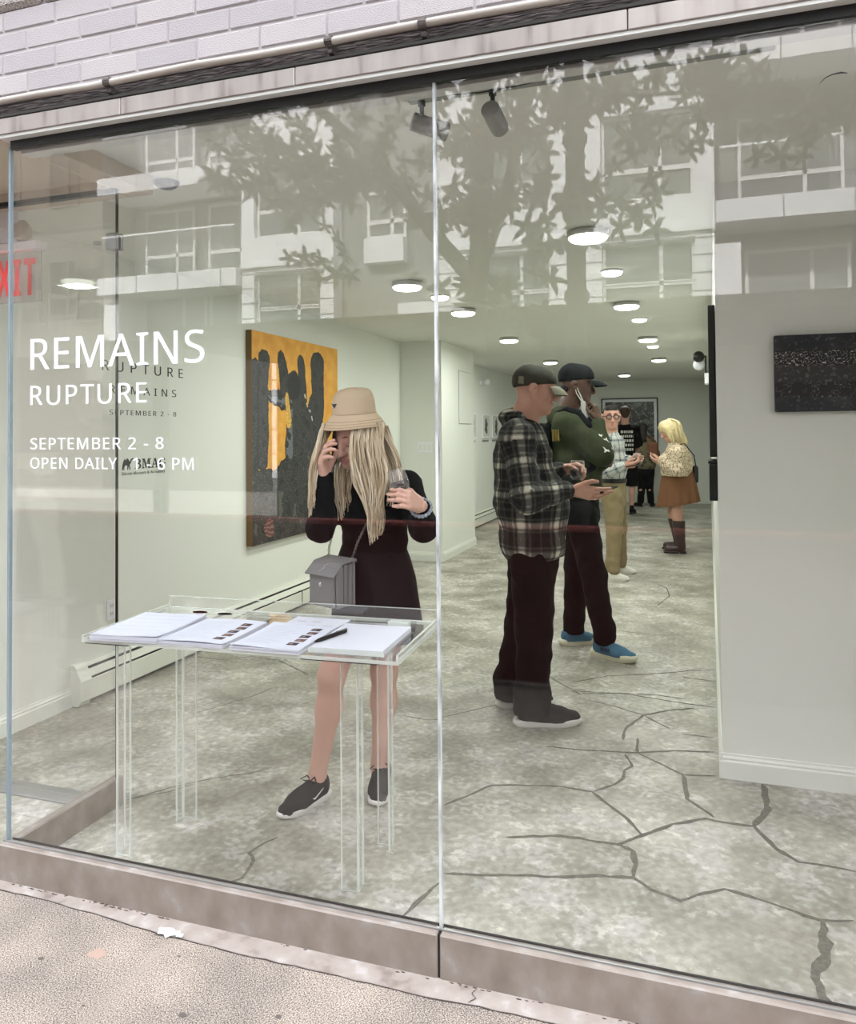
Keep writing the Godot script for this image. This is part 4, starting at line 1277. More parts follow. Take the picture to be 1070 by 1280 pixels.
func spot(p: Vector3, dir: Vector3, label: String) -> void:
	var t := thing("spotlight", label, "spotlight", p, 0.0, "")
	dir = dir.normalized()
	var mb := MB.new()
	mb.tube([Vector3.ZERO, Vector3(0, -0.045, 0)], [0.007, 0.006], 10)
	mb.tube([Vector3(0, 0.002, 0), Vector3(0, -0.012, 0)], [0.011], 10)
	shape("stem", mb, M.dark_metal, t)
	var up := dir.cross(Vector3.RIGHT).normalized()
	var xf := Transform3D(Basis(up.cross(dir).normalized(), dir, up), Vector3(0, -0.066, 0) - dir * 0.03)
	mb = MB.new()
	mb.lathe([Vector2(0.001, 0), Vector2(0.024, 0.0), Vector2(0.0268, 0.003), Vector2(0.0268, 0.108), Vector2(0.0245, 0.11), Vector2(0.024, 0.075), Vector2(0.001, 0.07)], 28, xf)
	shape("can", mb, mat("spot_grey", c8(150, 150, 146), 0.5), t)

# ---------------------------------------------------------------- the street that the glass mirrors
const FZ := 15.0         # the plane of the facades across the street

func street() -> void:
	var g := group_of("roadway")
	mat("asphalt", c8(70, 70, 72), 0.9); mat("kerb", c8(150, 146, 140), 0.85)
	cuboid("road", Vector3(-40, -0.4, 3.75), Vector3(40, -0.16, 11.5), M.asphalt, g)
	cuboid("kerb", Vector3(-40, -0.4, 3.6), Vector3(40, -0.01, 3.75), M.kerb, g)
	cuboid("far_kerb", Vector3(-40, -0.4, 11.5), Vector3(40, -0.01, 11.65), M.kerb, g)
	cuboid("far_pavement", Vector3(-40, -0.4, 11.65), Vector3(40, -0.02, FZ + 1.0), M.kerb, g)
	houses()
	dining_shed()
	lamp_post()
	tree()

func houses() -> void:
	var t := thing("apartment_house", "pale stone apartment house across the street mirrored in the glass", "building", Vector3(0, 0, FZ))
	var stone: Material = mat("pale_stone", c8(224, 225, 226), 0.8)
	var grey: Material = mat("house_grey", c8(120, 122, 122), 0.8)
	var dark: Material = mat("shop_dark", c8(66, 66, 64), 0.7)
	var pane: Material = mat("far_pane", c8(92, 98, 98), 0.25)
	var frame: Material = mat("far_frame", c8(214, 214, 212), 0.5)
	cuboid("core", Vector3(-40, -0.2, 1.3), Vector3(40, 17.0, 9.0), grey, t)
	cuboid("ground_storey", Vector3(-40, -0.2, 0.35), Vector3(40, 3.92, 1.29), dark, t)
	var bx := -39.0
	# bays: a stone bay with windows, then a recessed bay with balconies, over and over; the bay boundaries follow the mirrored picture
	var stone_bays := [[-40.0, -28.0], [-23.0, -12.6], [-8.4, -5.9], [-3.3, 2.62], [8.0, 14.0], [19.0, 40.0]]
	var brown: Material = mat("brown_house", c8(92, 86, 80), 0.85)
	for b in stone_bays:
		if b[0] == -23.0:      # a lower, darker house stands here
			cuboid("dark_house_front", Vector3(-28.0, -0.2, 0.0), Vector3(-12.62, 17.0, 1.28), brown, t)
			for k in 5:
				for y in [4.6, 7.6, 10.6]:
					far_window(t, -22.4 + k * 2.0, -21.4 + k * 2.0, y, y + 1.6, -0.02, pane, brown)
			continue
		for row in [[3.93, 5.56, 4.0, 5.4], [5.56, 8.62, 6.25, 8.1], [8.62, 11.7, 9.3, 11.1], [11.7, 17.0, 12.3, 14.0]]:
			var nwin := maxi(1, int(round((b[1] - b[0]) / 2.75)))
			var step: float = (b[1] - b[0]) / nwin
			var x: float = b[0]
			for k in nwin:
				var cx := x + step * 0.5 + (0.15 if b[0] == -3.3 else 0.0)
				var l := cx - minf(0.94, step * 0.36); var r := cx + minf(0.94, step * 0.36)
				cuboid("wall_block", Vector3(x, row[0], 0.0), Vector3(l, row[1], 1.28), stone, t)
				cuboid("wall_block", Vector3(r, row[0], 0.0), Vector3(x + step, row[1], 1.28), stone, t)
				if row[2] > row[0]: cuboid("sill_block", Vector3(l, row[0], 0.0), Vector3(r, row[2], 1.28), stone, t)
				cuboid("head_block", Vector3(l, row[3], 0.0), Vector3(r, row[1], 1.28), stone, t)
				far_window(t, l, r, row[2], row[3], 0.18, pane, frame)
				x += step
		cuboid("string_course", Vector3(b[0], 5.50, -0.10), Vector3(b[1], 5.60, 0.0), stone, t)
		# channelled joints in the lower stone piers
		for y in [4.25, 4.62, 4.99, 5.34]:
			cuboid("channel", Vector3(b[0], y, -0.004), Vector3(b[1], y + 0.035, 0.0), grey, t)
	for b in [[-12.6, -8.4], [2.62, 8.0], [14.0, 19.0]]:
		for y in [5.58, 8.70, 11.8, 14.9]:
			var yy: float = y - (0.5 if b[0] < -5.0 and y < 6.0 else 0.0) - (1.0 if b[0] < -5.0 and y > 6.0 else 0.0)
			var x: float = b[0]
			while x < b[1] - 0.1:
				cuboid("balcony_panel", Vector3(x + 0.012, yy, -0.25), Vector3(minf(x + 1.25, b[1]) - 0.012, yy + 0.44, 0.9), stone, t)
				x += 1.25
			cuboid("balcony_slab", Vector3(b[0] + 0.02, yy + 0.03, -0.22), Vector3(b[1] - 0.02, yy + 0.40, 1.29), grey, t)
			cuboid("balustrade_pane", Vector3(b[0] + 0.1, yy + 0.46, -0.16), Vector3(b[1] - 0.1, yy + 1.50, -0.145), M.glass, t)
			cuboid("handrail", Vector3(b[0] + 0.1, yy + 1.50, -0.18), Vector3(b[1] - 0.1, yy + 1.545, -0.13), stone, t)
			for k in 2:
				var l: float = b[0] + 0.5 + k * (b[1] - b[0]) * 0.48
				far_window(t, l, l + (b[1] - b[0]) * 0.38, yy + 0.5, yy + 2.5, 1.10, pane, frame)
		cuboid("pier", Vector3(b[0], 3.93, 0.02), Vector3(b[0] + 0.48, 5.2, 1.28), stone, t)
		far_window(t, b[0] + 0.6, b[0] + 2.6, 3.6, 5.2, 0.9, pane, frame)
		far_window(t, b[0] + 2.7, b[1] - 0.1, 3.6, 5.2, 0.9, pane, frame)
	# middle pieces left of the tree
	cuboid("wall_block", Vector3(-5.9, 3.93, 0.5), Vector3(-3.3, 8.6, 1.28), grey, t)
	cuboid("panel_block", Vector3(-5.2, 5.45, 0.2), Vector3(-4.2, 6.03, 0.5), stone, t)
	far_window(t, -5.2, -4.2, 6.05, 7.2, 0.45, pane, frame)
	cuboid("panel_block", Vector3(-4.35, 3.95, 0.2), Vector3(-3.35, 4.45, 0.5), stone, t)
	cuboid("pier", Vector3(-7.55, -0.1, 0.0), Vector3(-6.55, 3.93, 0.34), grey, t)
	for y in [0.35, 0.95, 1.55, 2.15, 2.75, 3.35]:
		cuboid("pier_course", Vector3(-7.56, y, -0.012), Vector3(-6.54, y + 0.56, 0.0), stone, t)

func dining_shed() -> void:      # the roadside dining shed whose dark open side and red parapet the glass shows
	var t := thing("dining_shed", "dark open roadside dining shed mirrored in the glass", "shed", Vector3(0, 0, 0))
	var red := mat("parapet_red", c8(92, 34, 34), 0.7)
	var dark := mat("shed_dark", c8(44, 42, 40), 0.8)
	var b := thing("red_barrier", "dark red pavement barrier with a paler top rail mirrored in the glass", "barrier", Vector3(0, -0.006, 2.36))
	for i in 9:
		cuboid("panel", Vector3(-4.0 + i * 1.2, 0.03, -0.03), Vector3(-2.81 + i * 1.2, 0.865, 0.03), red, b, 0.006)
		cuboid("foot", Vector3(-4.0 + i * 1.2, 0, -0.12), Vector3(-3.9 + i * 1.2, 0.0295, 0.12), dark, b, 0.004)
	cuboid("top_rail", Vector3(-4.0, 0.866, -0.035), Vector3(6.8, 0.895, 0.035), mat("rail_red", c8(172, 92, 86), 0.6), b, 0.005)
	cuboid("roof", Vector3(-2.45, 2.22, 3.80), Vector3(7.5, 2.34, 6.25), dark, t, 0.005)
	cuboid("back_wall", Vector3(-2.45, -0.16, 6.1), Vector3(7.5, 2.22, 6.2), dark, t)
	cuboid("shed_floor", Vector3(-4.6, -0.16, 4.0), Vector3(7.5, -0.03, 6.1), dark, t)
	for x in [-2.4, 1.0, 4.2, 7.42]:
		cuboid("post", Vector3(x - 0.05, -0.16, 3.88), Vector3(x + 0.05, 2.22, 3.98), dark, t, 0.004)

func far_window(t: Node, l: float, r: float, b: float, h: float, z: float, pane: Material, frame: Material) -> void:
	var w := cuboid("window", Vector3(l, b, z + 0.02), Vector3(r, h, z + 0.06), pane, t)
	var e := MB.new()
	var mid := lerpf(l, r, 0.64)
	e.box(Vector3(l, b, z - 0.03), Vector3(r, b + 0.08, z + 0.019)); e.box(Vector3(l, h - 0.08, z - 0.03), Vector3(r, h, z + 0.019))
	e.box(Vector3(l, b + 0.08, z - 0.03), Vector3(l + 0.07, h - 0.08, z + 0.019)); e.box(Vector3(r - 0.07, b + 0.08, z - 0.03), Vector3(r, h - 0.08, z + 0.019))
	e.box(Vector3(mid - 0.04, b + 0.08, z - 0.02), Vector3(mid + 0.04, h - 0.08, z + 0.018))
	var tr := lerpf(b, h, 0.36)
	e.box(Vector3(l + 0.07, tr - 0.05, z - 0.02), Vector3(r - 0.07, tr + 0.05, z + 0.017))
	shape("window_frame", e, frame, w)

func lamp_post() -> void:
	var t := thing("lamp_post", "dark ringed lamp post on the kerb mirrored in the glass", "lamp post", Vector3(1.36, -0.02, 3.42))
	var mb := MB.new()
	var pr := [Vector2(0.16, 0.0), Vector2(0.16, 0.3), Vector2(0.09, 0.42)]
	for i in 12:
		var y := 0.6 + i * 0.36
		pr.append_array([Vector2(0.065, y), Vector2(0.065, y + 0.25), Vector2(0.085, y + 0.28), Vector2(0.085, y + 0.33), Vector2(0.065, y + 0.355)])
	pr.append(Vector2(0.05, 5.2))
	mb.lathe(pr, 14)
	shape("post", mb, mat("post_paint", c8(60, 62, 60), 0.6), t)
	mb = MB.new()
	mb.tube([Vector3(0, 5.1, 0), Vector3(0.1, 5.6, 0), Vector3(0.5, 5.9, 0), Vector3(1.0, 5.95, 0)], [0.04, 0.035], 8)
	mb.sphere(Vector3(1.2, 5.9, 0), Vector3(0.3, 0.08, 0.12), 12)
	shape("arm", mb, M.post_paint, t)

func tree() -> void:
	var t := thing("street_tree", "leafy street tree on the kerb mirrored in the glass", "tree", Vector3(0.674, 0.208, 3.35))
	t.scale = Vector3.ONE * 0.764
	var bark := mat("bark", Color(1, 1, 1), 0.95)
	bark.albedo_texture = noise_tex(71, 0.04, [[0.0, c8(62, 56, 48)], [1.0, c8(112, 104, 92)]], 256, 4)
	bark.uv1_triplanar = true; bark.uv1_scale = Vector3(2, 0.8, 2)
	var limbs := [
		[[0, -0.32, 0, 0.17], [0, 0, 0, 0.15], [0.02, 1.2, 0, 0.11], [-0.02, 2.4, 0.02, 0.10], [0.04, 3.4, 0, 0.09], [0.1, 4.4, 0.05, 0.08], [0.05, 5.6, 0.1, 0.06], [0.2, 7.4, 0.1, 0.03]],
		[[0.02, 2.9, 0, 0.075], [-0.42, 3.45, -0.03, 0.07], [-0.85, 4.05, -0.1, 0.06], [-1.6, 4.8, -0.2, 0.045], [-2.6, 5.3, -0.2, 0.02]],
		[[0.05, 3.1, 0, 0.06], [0.32, 3.7, -0.1, 0.055], [0.5, 4.4, -0.2, 0.05], [0.9, 5.2, -0.3, 0.035], [1.8, 5.6, -0.3, 0.02]],
		[[0.5, 4.2, -0.15, 0.035], [1.2, 4.35, -0.4, 0.028], [2.0, 4.2, -0.5, 0.02], [2.9, 3.95, -0.5, 0.01]],
		[[-0.8, 4.0, -0.1, 0.03], [-1.4, 4.0, -0.4, 0.025], [-2.0, 4.15, -0.6, 0.015]],
		[[0.1, 4.8, 0.05, 0.05], [0.7, 5.6, 0.5, 0.03], [1.3, 6.2, 0.9, 0.015]],
		[[0.05, 5.0, 0.05, 0.05], [-0.8, 5.9, 0.4, 0.03], [-1.5, 6.6, 0.6, 0.015]]]
	var mb := MB.new()
	var first := true
	for l in limbs:
		var pts := []; var rad := []
		for q in l:
			pts.append(Vector3(q[0], q[1], q[2])); rad.append(q[3])
		if first:
			mb.tube(pts, rad, 10)
			shape("trunk", mb, bark, t)
			mb = MB.new(); first = false
		else:
			mb = MB.new()
			mb.tube(pts, rad, 8)
			shape("branch", mb, bark, t)
	# lobed leaves in sprays
	var leaf := MB.new()
	var out := PackedVector2Array()
	for i in 22:
		var a := -PI / 2 + TAU * i / 22.0
		var lobe := 0.62 + 0.38 * cos(5.0 * (a + PI / 2) + PI)
		if i % 2: lobe *= 0.8
		out.append(Vector2(cos(a), sin(a)) * 0.165 * lobe)
	leaf.prism(out, 0.002)
	var lm := mat("leaf", c8(84, 94, 74), 0.7)
	lm.backlight_enabled = true; lm.backlight = Color(0.12, 0.18, 0.05)
	var mm := MultiMesh.new()
	mm.transform_format = MultiMesh.TRANSFORM_3D
	mm.mesh = leaf.mesh()
	rng.seed = 33
	var xs := []
	var sprays := []
	for l in limbs:
		for i in range(1, l.size()):
			if l[i][1] < 3.5 or (l[i][0] > 0.6 and l[i][1] > 5.0): continue
			sprays.append([Vector3(l[i][0], l[i][1], l[i][2]), 0.28 if l[i][0] > 0.95 else 0.55])
	for q in [[-2.6, 4.6, 0, 0.5], [-2.2, 4.2, 0.1, 0.45], [-1.7, 4.0, 0.2, 0.4], [-1.2, 4.9, 0.3, 0.6], [-0.4, 4.95, 0.2, 0.6], [0.5, 4.9, 0.2, 0.6], [1.2, 4.6, 0.2, 0.5], [1.5, 4.0, 0, 0.35], [0.95, 3.5, 0, 0.30], [1.35, 3.45, 0, 0.30], [0.6, 3.25, 0, 0.22], [2.4, 4.2, 0, 0.35], [2.8, 4.05, 0, 0.35], [2.0, 4.7, 0.2, 0.4], [0.0, 4.2, 0.3, 0.35], [-0.4, 3.7, 0.2, 0.3], [0.1, 3.6, 0.1, 0.3], [-0.1, 2.85, 0.1, 0.35], [0.2, 2.6, 0.1, 0.35], [-1.6, 3.3, 0.1, 0.3]]:
		sprays.append([Vector3(q[0], q[1], q[2]), q[3]])
	for s in sprays:
		var cnt := int(62 * s[1] * s[1]) + 5
		for i in cnt:
			var o: Vector3 = Vector3(rng.randfn(), rng.randfn() * 0.7, rng.randfn()) * s[1] * 0.55
			var b := Basis(Vector3.UP, rng.randf_range(-0.9, 0.9)) * Basis(Vector3.RIGHT, rng.randf_range(-0.9, 0.5)) * Basis(Vector3.BACK, rng.randf() * TAU)
			xs.append(Transform3D(b.scaled(Vector3.ONE * rng.randf_range(0.7, 1.25)), s[0] + o))
	mm.instance_count = xs.size()
	for i in xs.size(): mm.set_instance_transform(i, xs[i])
	var f := MultiMeshInstance3D.new()
	f.name = "foliage"; f.multimesh = mm; f.material_override = lm
	f.set_meta("kind", "stuff")
	t.add_child(f)

# ---------------------------------------------------------------- people
class Flesh extends Paint:
	var base := Color(1, 1, 1)
	var lips := Vector3(0, -99, 0)
	var lip_r := 0.02
	var lip_c := Color(1, 1, 1)
	func tint(p: Vector3, _s: Soft) -> Color:
		var d := (p - lips).length()
		return base.lerp(lip_c, 0.6 * (1.0 - smoothstep(lip_r * 0.6, lip_r, d)))

class Check extends Paint:        # woven check: runs round and along each sleeve, round and up the trunk
	var mid := Vector3.ZERO
	var dark := Color(0, 0, 0)
	var light := Color(1, 1, 1)
	var half := Color(0.5, 0.5, 0.5)
	var period := 0.11
	func band(t: float) -> float:
		var f := fposmod(t, period) / period
		var w := smoothstep(0.0, 0.04, f) * (1.0 - smoothstep(0.20, 0.25, f))
		w += 0.45 * smoothstep(0.30, 0.32, f) * (1.0 - smoothstep(0.36, 0.39, f))
		w += 0.35 * smoothstep(0.60, 0.62, f) * (1.0 - smoothstep(0.64, 0.66, f))
		w += 0.45 * smoothstep(0.87, 0.89, f) * (1.0 - smoothstep(0.92, 0.94, f))
		return w
	func tint(p: Vector3, s: Soft) -> Color:
		var i := s.near(p)
		var u := 0.0; var v := 0.0
		if s.tag[i] == 1:
			var ax := (s.b[i] - s.a[i]).normalized()
			var q := p - s.a[i]
			v = q.dot(ax)
			q -= ax * v
			var e := ax.cross(Vector3(0, 0.1, 1)).normalized()
			u = atan2(q.dot(ax.cross(e)), q.dot(e)) * 0.062
		else:
			v = p.y
			u = atan2(p.z - mid.z, p.x - mid.x) * 0.19 + (p.x - mid.x) * 0.2
		var w := (band(u) + band(v + 0.02)) * 0.5
		return dark.lerp(half, minf(w * 2.0, 1.0)).lerp(light, clampf(w * 2.0 - 1.0, 0, 1))

class Speckle extends Paint:
	var n := FastNoiseLite.new()
	var base := Color(1, 1, 1)
	var spot := Color(0, 0, 0)
	func tint(p: Vector3, _s: Soft) -> Color:
		return base.lerp(spot, smoothstep(0.05, 0.3, n.get_noise_3dv(p)))

func worn(p: Node3D, called: String, mb: MB, m: Material) -> MeshInstance3D:     # a part modelled in place, hung under its wearer
	var o := shape(called, mb, m, p)
	o.position = -p.position
	return o

func frame_of(fwd: Vector3, up: Vector3) -> Basis:      # x = left of the head seen from behind reversed: right-handed, z looks ahead
	var z := fwd.normalized()
	var x := up.cross(z).normalized()
	return Basis(x, z.cross(x), z)

func head(S: Soft, c: Vector3, B: Basis, s: float, neck: Vector3, nr: float) -> void:
	# skull, face, jaw
	hb(S, c, B, s, [0, 0.032, -0.030], [0, 0.032, 0.018], 0.076, 0.073, 0.03)
	hb(S, c, B, s, [0, 0.0, 0.025], [0, -0.058, 0.040], 0.056, 0.044, 0.03)
	hb(S, c, B, s, [0, -0.088, 0.052], [0, -0.094, 0.062], 0.022, 0.019, 0.03)
	for x in [-1, 1]:
		hb(S, c, B, s, [0.052 * x, -0.030, -0.002], [0.022 * x, -0.086, 0.048], 0.022, 0.018, 0.025)
		hb(S, c, B, s, [0.040 * x, -0.018, 0.050], [0.030 * x, -0.030, 0.062], 0.022, 0.016, 0.02)      # cheek
		hb(S, c, B, s, [0.010 * x, 0.030, 0.082], [0.042 * x, 0.028, 0.066], 0.011, 0.011, 0.012)      # brow
	for x in [-1, 1]:
		S.ball(c + B * (Vector3(0.031 * x, 0.008, 0.094) * s), 0.0165 * s, 0.012, Vector3.ZERO, 1.0, true)
	for x in [-1, 1]:
		hb(S, c, B, s, [0.021 * x, 0.0175, 0.0785], [0.042 * x, 0.0155, 0.0705], 0.0078, 0.0072, 0.004)     # lids
		hb(S, c, B, s, [0.011 * x, -0.034, 0.090], [0.008 * x, -0.033, 0.096], 0.0085, 0.0085, 0.008)   # nostrils
		S.bone(c + B * (Vector3(0.084 * x, 0.012, -0.016) * s), c + B * (Vector3(0.077 * x, -0.028, -0.005) * s), 0.026 * s, 0.016 * s, 0.005, B.x, 2.2)
		S.ball(c + B * (Vector3(0.097 * x, 0.002, -0.006) * s), 0.0115 * s, 0.006, Vector3.ZERO, 1.0, true)
	hb(S, c, B, s, [0, 0.020, 0.084], [0, -0.030, 0.104], 0.0085, 0.0125, 0.012)
	hb(S, c, B, s, [-0.020, -0.059, 0.0825], [0.020, -0.059, 0.0825], 0.0055, 0.0055, 0.006)
	hb(S, c, B, s, [0, -0.057, 0.0865], [0, -0.057, 0.0868], 0.0072, 0.0072, 0.008)
	hb(S, c, B, s, [-0.015, -0.068, 0.0815], [0.015, -0.068, 0.0815], 0.0068, 0.0068, 0.006)
	S.bone(c + B * (Vector3(-0.022, -0.0632, 0.091) * s), c + B * (Vector3(0.022, -0.0632, 0.091) * s), 0.0026 * s, 0.0026 * s, 0.003, Vector3.ZERO, 1.0, true)
	S.bone(c + B * (Vector3(0, -0.045, -0.020) * s), neck, nr, nr * 1.12, 0.03)

func hb(S: Soft, c: Vector3, B: Basis, s: float, p: Array, q: Array, r1: float, r2: float, k: float) -> void:
	S.bone(c + B * (Vector3(p[0], p[1], p[2]) * s), c + B * (Vector3(q[0], q[1], q[2]) * s), r1 * s, r2 * s, k * s)

func eyes(p: Node3D, c: Vector3, B: Basis, s: float, iris: Color, white := Color(0.50, 0.46, 0.42)) -> void:
	for x in [-1, 1]:
		var mb := MB.new()
		mb.col = white
		var o := c + B * (Vector3(0.031 * x, 0.007, 0.0735) * s)
		mb.sphere(o, Vector3.ONE * 0.0118 * s, 12)
		mb.col = iris
		mb.sphere(o + B.z * 0.0062 * s, Vector3(0.0062, 0.0062, 0.0062) * s, 8)
		worn(p, "eye", mb, M.painted)

func hand(mb: MB, wrist: Vector3, dir: Vector3, palm: Vector3, right: bool, curl: Array, paint: Paint, s := 1.0, thumb := 0.5, cell := 0.004) -> void:
	# curl: for each finger from the index how far it bends, 0 straight to 1 closed; palm is the way the palm looks
	dir = dir.normalized()
	palm = (palm - dir * palm.dot(dir)).normalized()
	var ac := dir.cross(palm) if right else palm.cross(dir)
	var S := Soft.new()
	S.bone(wrist - dir * 0.03 * s, wrist + dir * 0.012 * s, 0.025 * s, 0.026 * s, 0.012, palm, 1.35)
	var across := [0.028, 0.0095, -0.0085, -0.026]
	var reach := [0.086, 0.089, 0.084, 0.074]
	var lens := [[0.040, 0.025, 0.020], [0.044, 0.028, 0.021], [0.041, 0.026, 0.020], [0.031, 0.020, 0.018]]
	for f in 4:
		var k: Vector3 = wrist + (dir * reach[f] + ac * across[f] * 1.02) * s
		S.bone(wrist + (dir * 0.015 + ac * across[f] * 0.62) * s, k, 0.0155 * s, 0.0115 * s, 0.012)
	for f in 4:
		var k: Vector3 = wrist + (dir * reach[f] + ac * across[f] * 1.02) * s
		var d: Vector3 = (dir + ac * across[f] * 2.0).normalized()
		var c: float = curl[f]
		var bend := [c * 1.25, c * 1.65, c * 1.0]
		for j in 3:
			d = d.rotated(ac * (-1.0 if d.rotated(ac, 0.1).dot(palm) < d.dot(palm) else 1.0), bend[j])
			var e: Vector3 = k + d * lens[f][j] * s
			S.bone(k, e, (0.0098 - j * 0.0008) * s, (0.0090 - j * 0.0010) * s, 0.004)
			k = e
	var t0 := wrist + (dir * 0.020 + ac * 0.020 + palm * 0.008) * s
	var t1 := t0 + (dir * 0.030 + ac * 0.026 + palm * 0.014 * thumb * 2.0) * s
	var t2 := t1 + (dir * (0.030 - 0.006 * thumb) + ac * (0.016 - 0.022 * thumb) + palm * 0.022 * thumb) * s
	var t3 := t2 + (dir * 0.024 + ac * (0.004 - 0.022 * thumb) + palm * 0.014 * thumb) * s
	S.bone(t0, t1, 0.0165 * s, 0.0125 * s, 0.012); S.bone(t1, t2, 0.0120 * s, 0.0105 * s, 0.004); S.bone(t2, t3, 0.0105 * s, 0.0085 * s, 0.004)
	S.into(mb, cell, paint)

func leg_bones(S: Soft, hip: Vector3, knee: Vector3, ank: Vector3, back: Vector3, s := 1.0) -> void:
	S.bone(hip, knee, 0.082 * s, 0.052 * s, 0.03)
	S.bone(knee, knee.lerp(ank, 0.35) + back * 0.014, 0.050 * s, 0.052 * s, 0.03)
	S.bone(knee.lerp(ank, 0.3) + back * 0.016, ank, 0.050 * s, 0.033 * s, 0.03)
	S.bone(ank, ank - Vector3(0, 0.05, 0), 0.034 * s, 0.036 * s, 0.02)

func trunk_bones(S: Soft, hip: Vector3, chest: Vector3, shl: Vector3, shr: Vector3, side: Vector3, r: float, wide: float, neck: Vector3) -> void:
	S.bone(hip, hip.lerp(chest, 0.5), r * 0.95, r * 0.88, 0.05, side, wide)
	S.bone(hip.lerp(chest, 0.5), chest, r * 0.88, r, 0.05, side, wide)
	S.bone(shl, shr, r * 0.55, r * 0.55, 0.06)
	S.bone(chest, neck, r * 0.7, r * 0.5, 0.05)

func skin_of(called: String, _c: Color) -> StandardMaterial3D:
	var m: StandardMaterial3D = mat(called, Color(1, 1, 1), 0.55, 0.0, true)
	m.subsurf_scatter_enabled = true; m.subsurf_scatter_strength = 0.03
	return m

func shoe(p: Node3D, heel: Vector3, toe: Vector3, upper: Material, sole: Material, lace: Material, high := 0.0, thick := 0.022, w := 1.0, cell := 0.006) -> MeshInstance3D:
	var L := heel.distance_to(toe)
	var z := (toe - heel).normalized()
	var x := Vector3.UP.cross(z).normalized()
	var xf := Transform3D(Basis(x, Vector3.UP, z), heel)
	var S := Soft.new()
	var k := L / 0.29
	S.bone(xf * Vector3(0, 0.045 * k, 0.045 * k), xf * Vector3(0, 0.036 * k, 0.19 * k), 0.036 * k * w, 0.041 * k * w, 0.03, x, 0.95)
	S.bone(xf * Vector3(0, 0.034 * k, 0.17 * k), xf * Vector3(0.004, 0.026 * k, 0.247 * k), 0.040 * k * w, 0.036 * k * w, 0.02, Vector3.UP, 1.15)
	S.bone(xf * Vector3(0, 0.075 * k, 0.050 * k), xf * Vector3(0, 0.060 * k, 0.15 * k), 0.034 * k, 0.026 * k, 0.03)
	S.bone(xf * Vector3(0, 0.075 * k, 0.045 * k), xf * Vector3(0, 0.092 * k + high, 0.048 * k), 0.036 * k, 0.037 * k, 0.02)
	S.planes = [[Vector3.DOWN, -(heel.y + thick * 0.6)], [Vector3.UP, heel.y + 0.098 * k + high]]
	var mb := MB.new()
	S.into(mb, cell)
	var o := worn(p, "shoe", mb, upper)
	var out := PackedVector2Array()
	for q in [[0.0, -0.012], [0.022, -0.006], [0.034, 0.02], [0.036, 0.06], [0.034, 0.11], [0.040, 0.16], [0.046, 0.20], [0.043, 0.24], [0.030, 0.272], [0.008, 0.288], [-0.014, 0.284], [-0.034, 0.262], [-0.042, 0.225], [-0.041, 0.18], [-0.034, 0.12], [-0.035, 0.06], [-0.033, 0.02], [-0.022, -0.006]]:
		out.append(Vector2(q[0] * k * w, q[1] * k))
	mb = MB.new()
	var pts := PackedVector3Array()
	for row in [[0.94, 0.0], [1.0, 0.25], [1.03, 0.6], [0.99, 1.0], [0.90, 1.02]]:
		for q in out:
			var up: float = 0.006 * k * smoothstep(0.21, 0.29, q.y / k) * (1.0 - row[1] * 0.3)
			pts.append(xf * Vector3(q.x * row[0], row[1] * thick + up, 0.14 * k + (q.y - 0.14 * k) * row[0]))
	mb.grid(5, out.size(), pts)
	for i in range(1, out.size() - 1):
		mb.tri(pts[0], pts[i], pts[i + 1]); mb.v_flip_if(3, Vector3.DOWN)
		var b := 4 * out.size()
		mb.tri(pts[b], pts[b + i], pts[b + i + 1]); mb.v_flip_if(3, Vector3.UP)
	shape("sole", mb, sole, o)
	if lace:
		mb = MB.new()
		for i in 4:
			var zz := (0.105 + i * 0.022) * k
			var yy := (0.096 - i * 0.0085) * k
			mb.tube([xf * Vector3(-0.022 * k, yy - 0.012 * k, zz), xf * Vector3(0, yy + 0.002, zz + 0.004), xf * Vector3(0.022 * k, yy - 0.012 * k, zz)], [0.0028], 6)
		mb.tube([xf * Vector3(0.0, 0.098 * k, 0.098 * k), xf * Vector3(0.02, 0.118 * k, 0.10 * k), xf * Vector3(0.042, 0.106 * k, 0.115 * k), xf * Vector3(0.022, 0.098 * k, 0.112 * k), xf * Vector3(0.0, 0.098 * k, 0.10 * k)], [0.0026], 6)
		mb.tube([xf * Vector3(0.0, 0.098 * k, 0.098 * k), xf * Vector3(-0.02, 0.114 * k, 0.10 * k), xf * Vector3(-0.040, 0.100 * k, 0.118 * k), xf * Vector3(-0.02, 0.096 * k, 0.112 * k), xf * Vector3(0.0, 0.098 * k, 0.10 * k)], [0.0026], 6)
		shape("lace", mb, lace, o)
	return o

func folds(S: Soft, amp: float, freq: float, seed_: int) -> void:
	S.noise = FastNoiseLite.new()
	S.noise.seed = seed_; S.noise.frequency = freq; S.noise.fractal_octaves = 2
	S.amp = amp

func cloth(called: String, c: Color, rough := 0.9) -> StandardMaterial3D:
	var m: StandardMaterial3D = mat(called, c, rough)
	m.rim_enabled = true; m.rim = 0.15; m.rim_tint = 0.6
	m.metallic_specular = 0.25
	return m

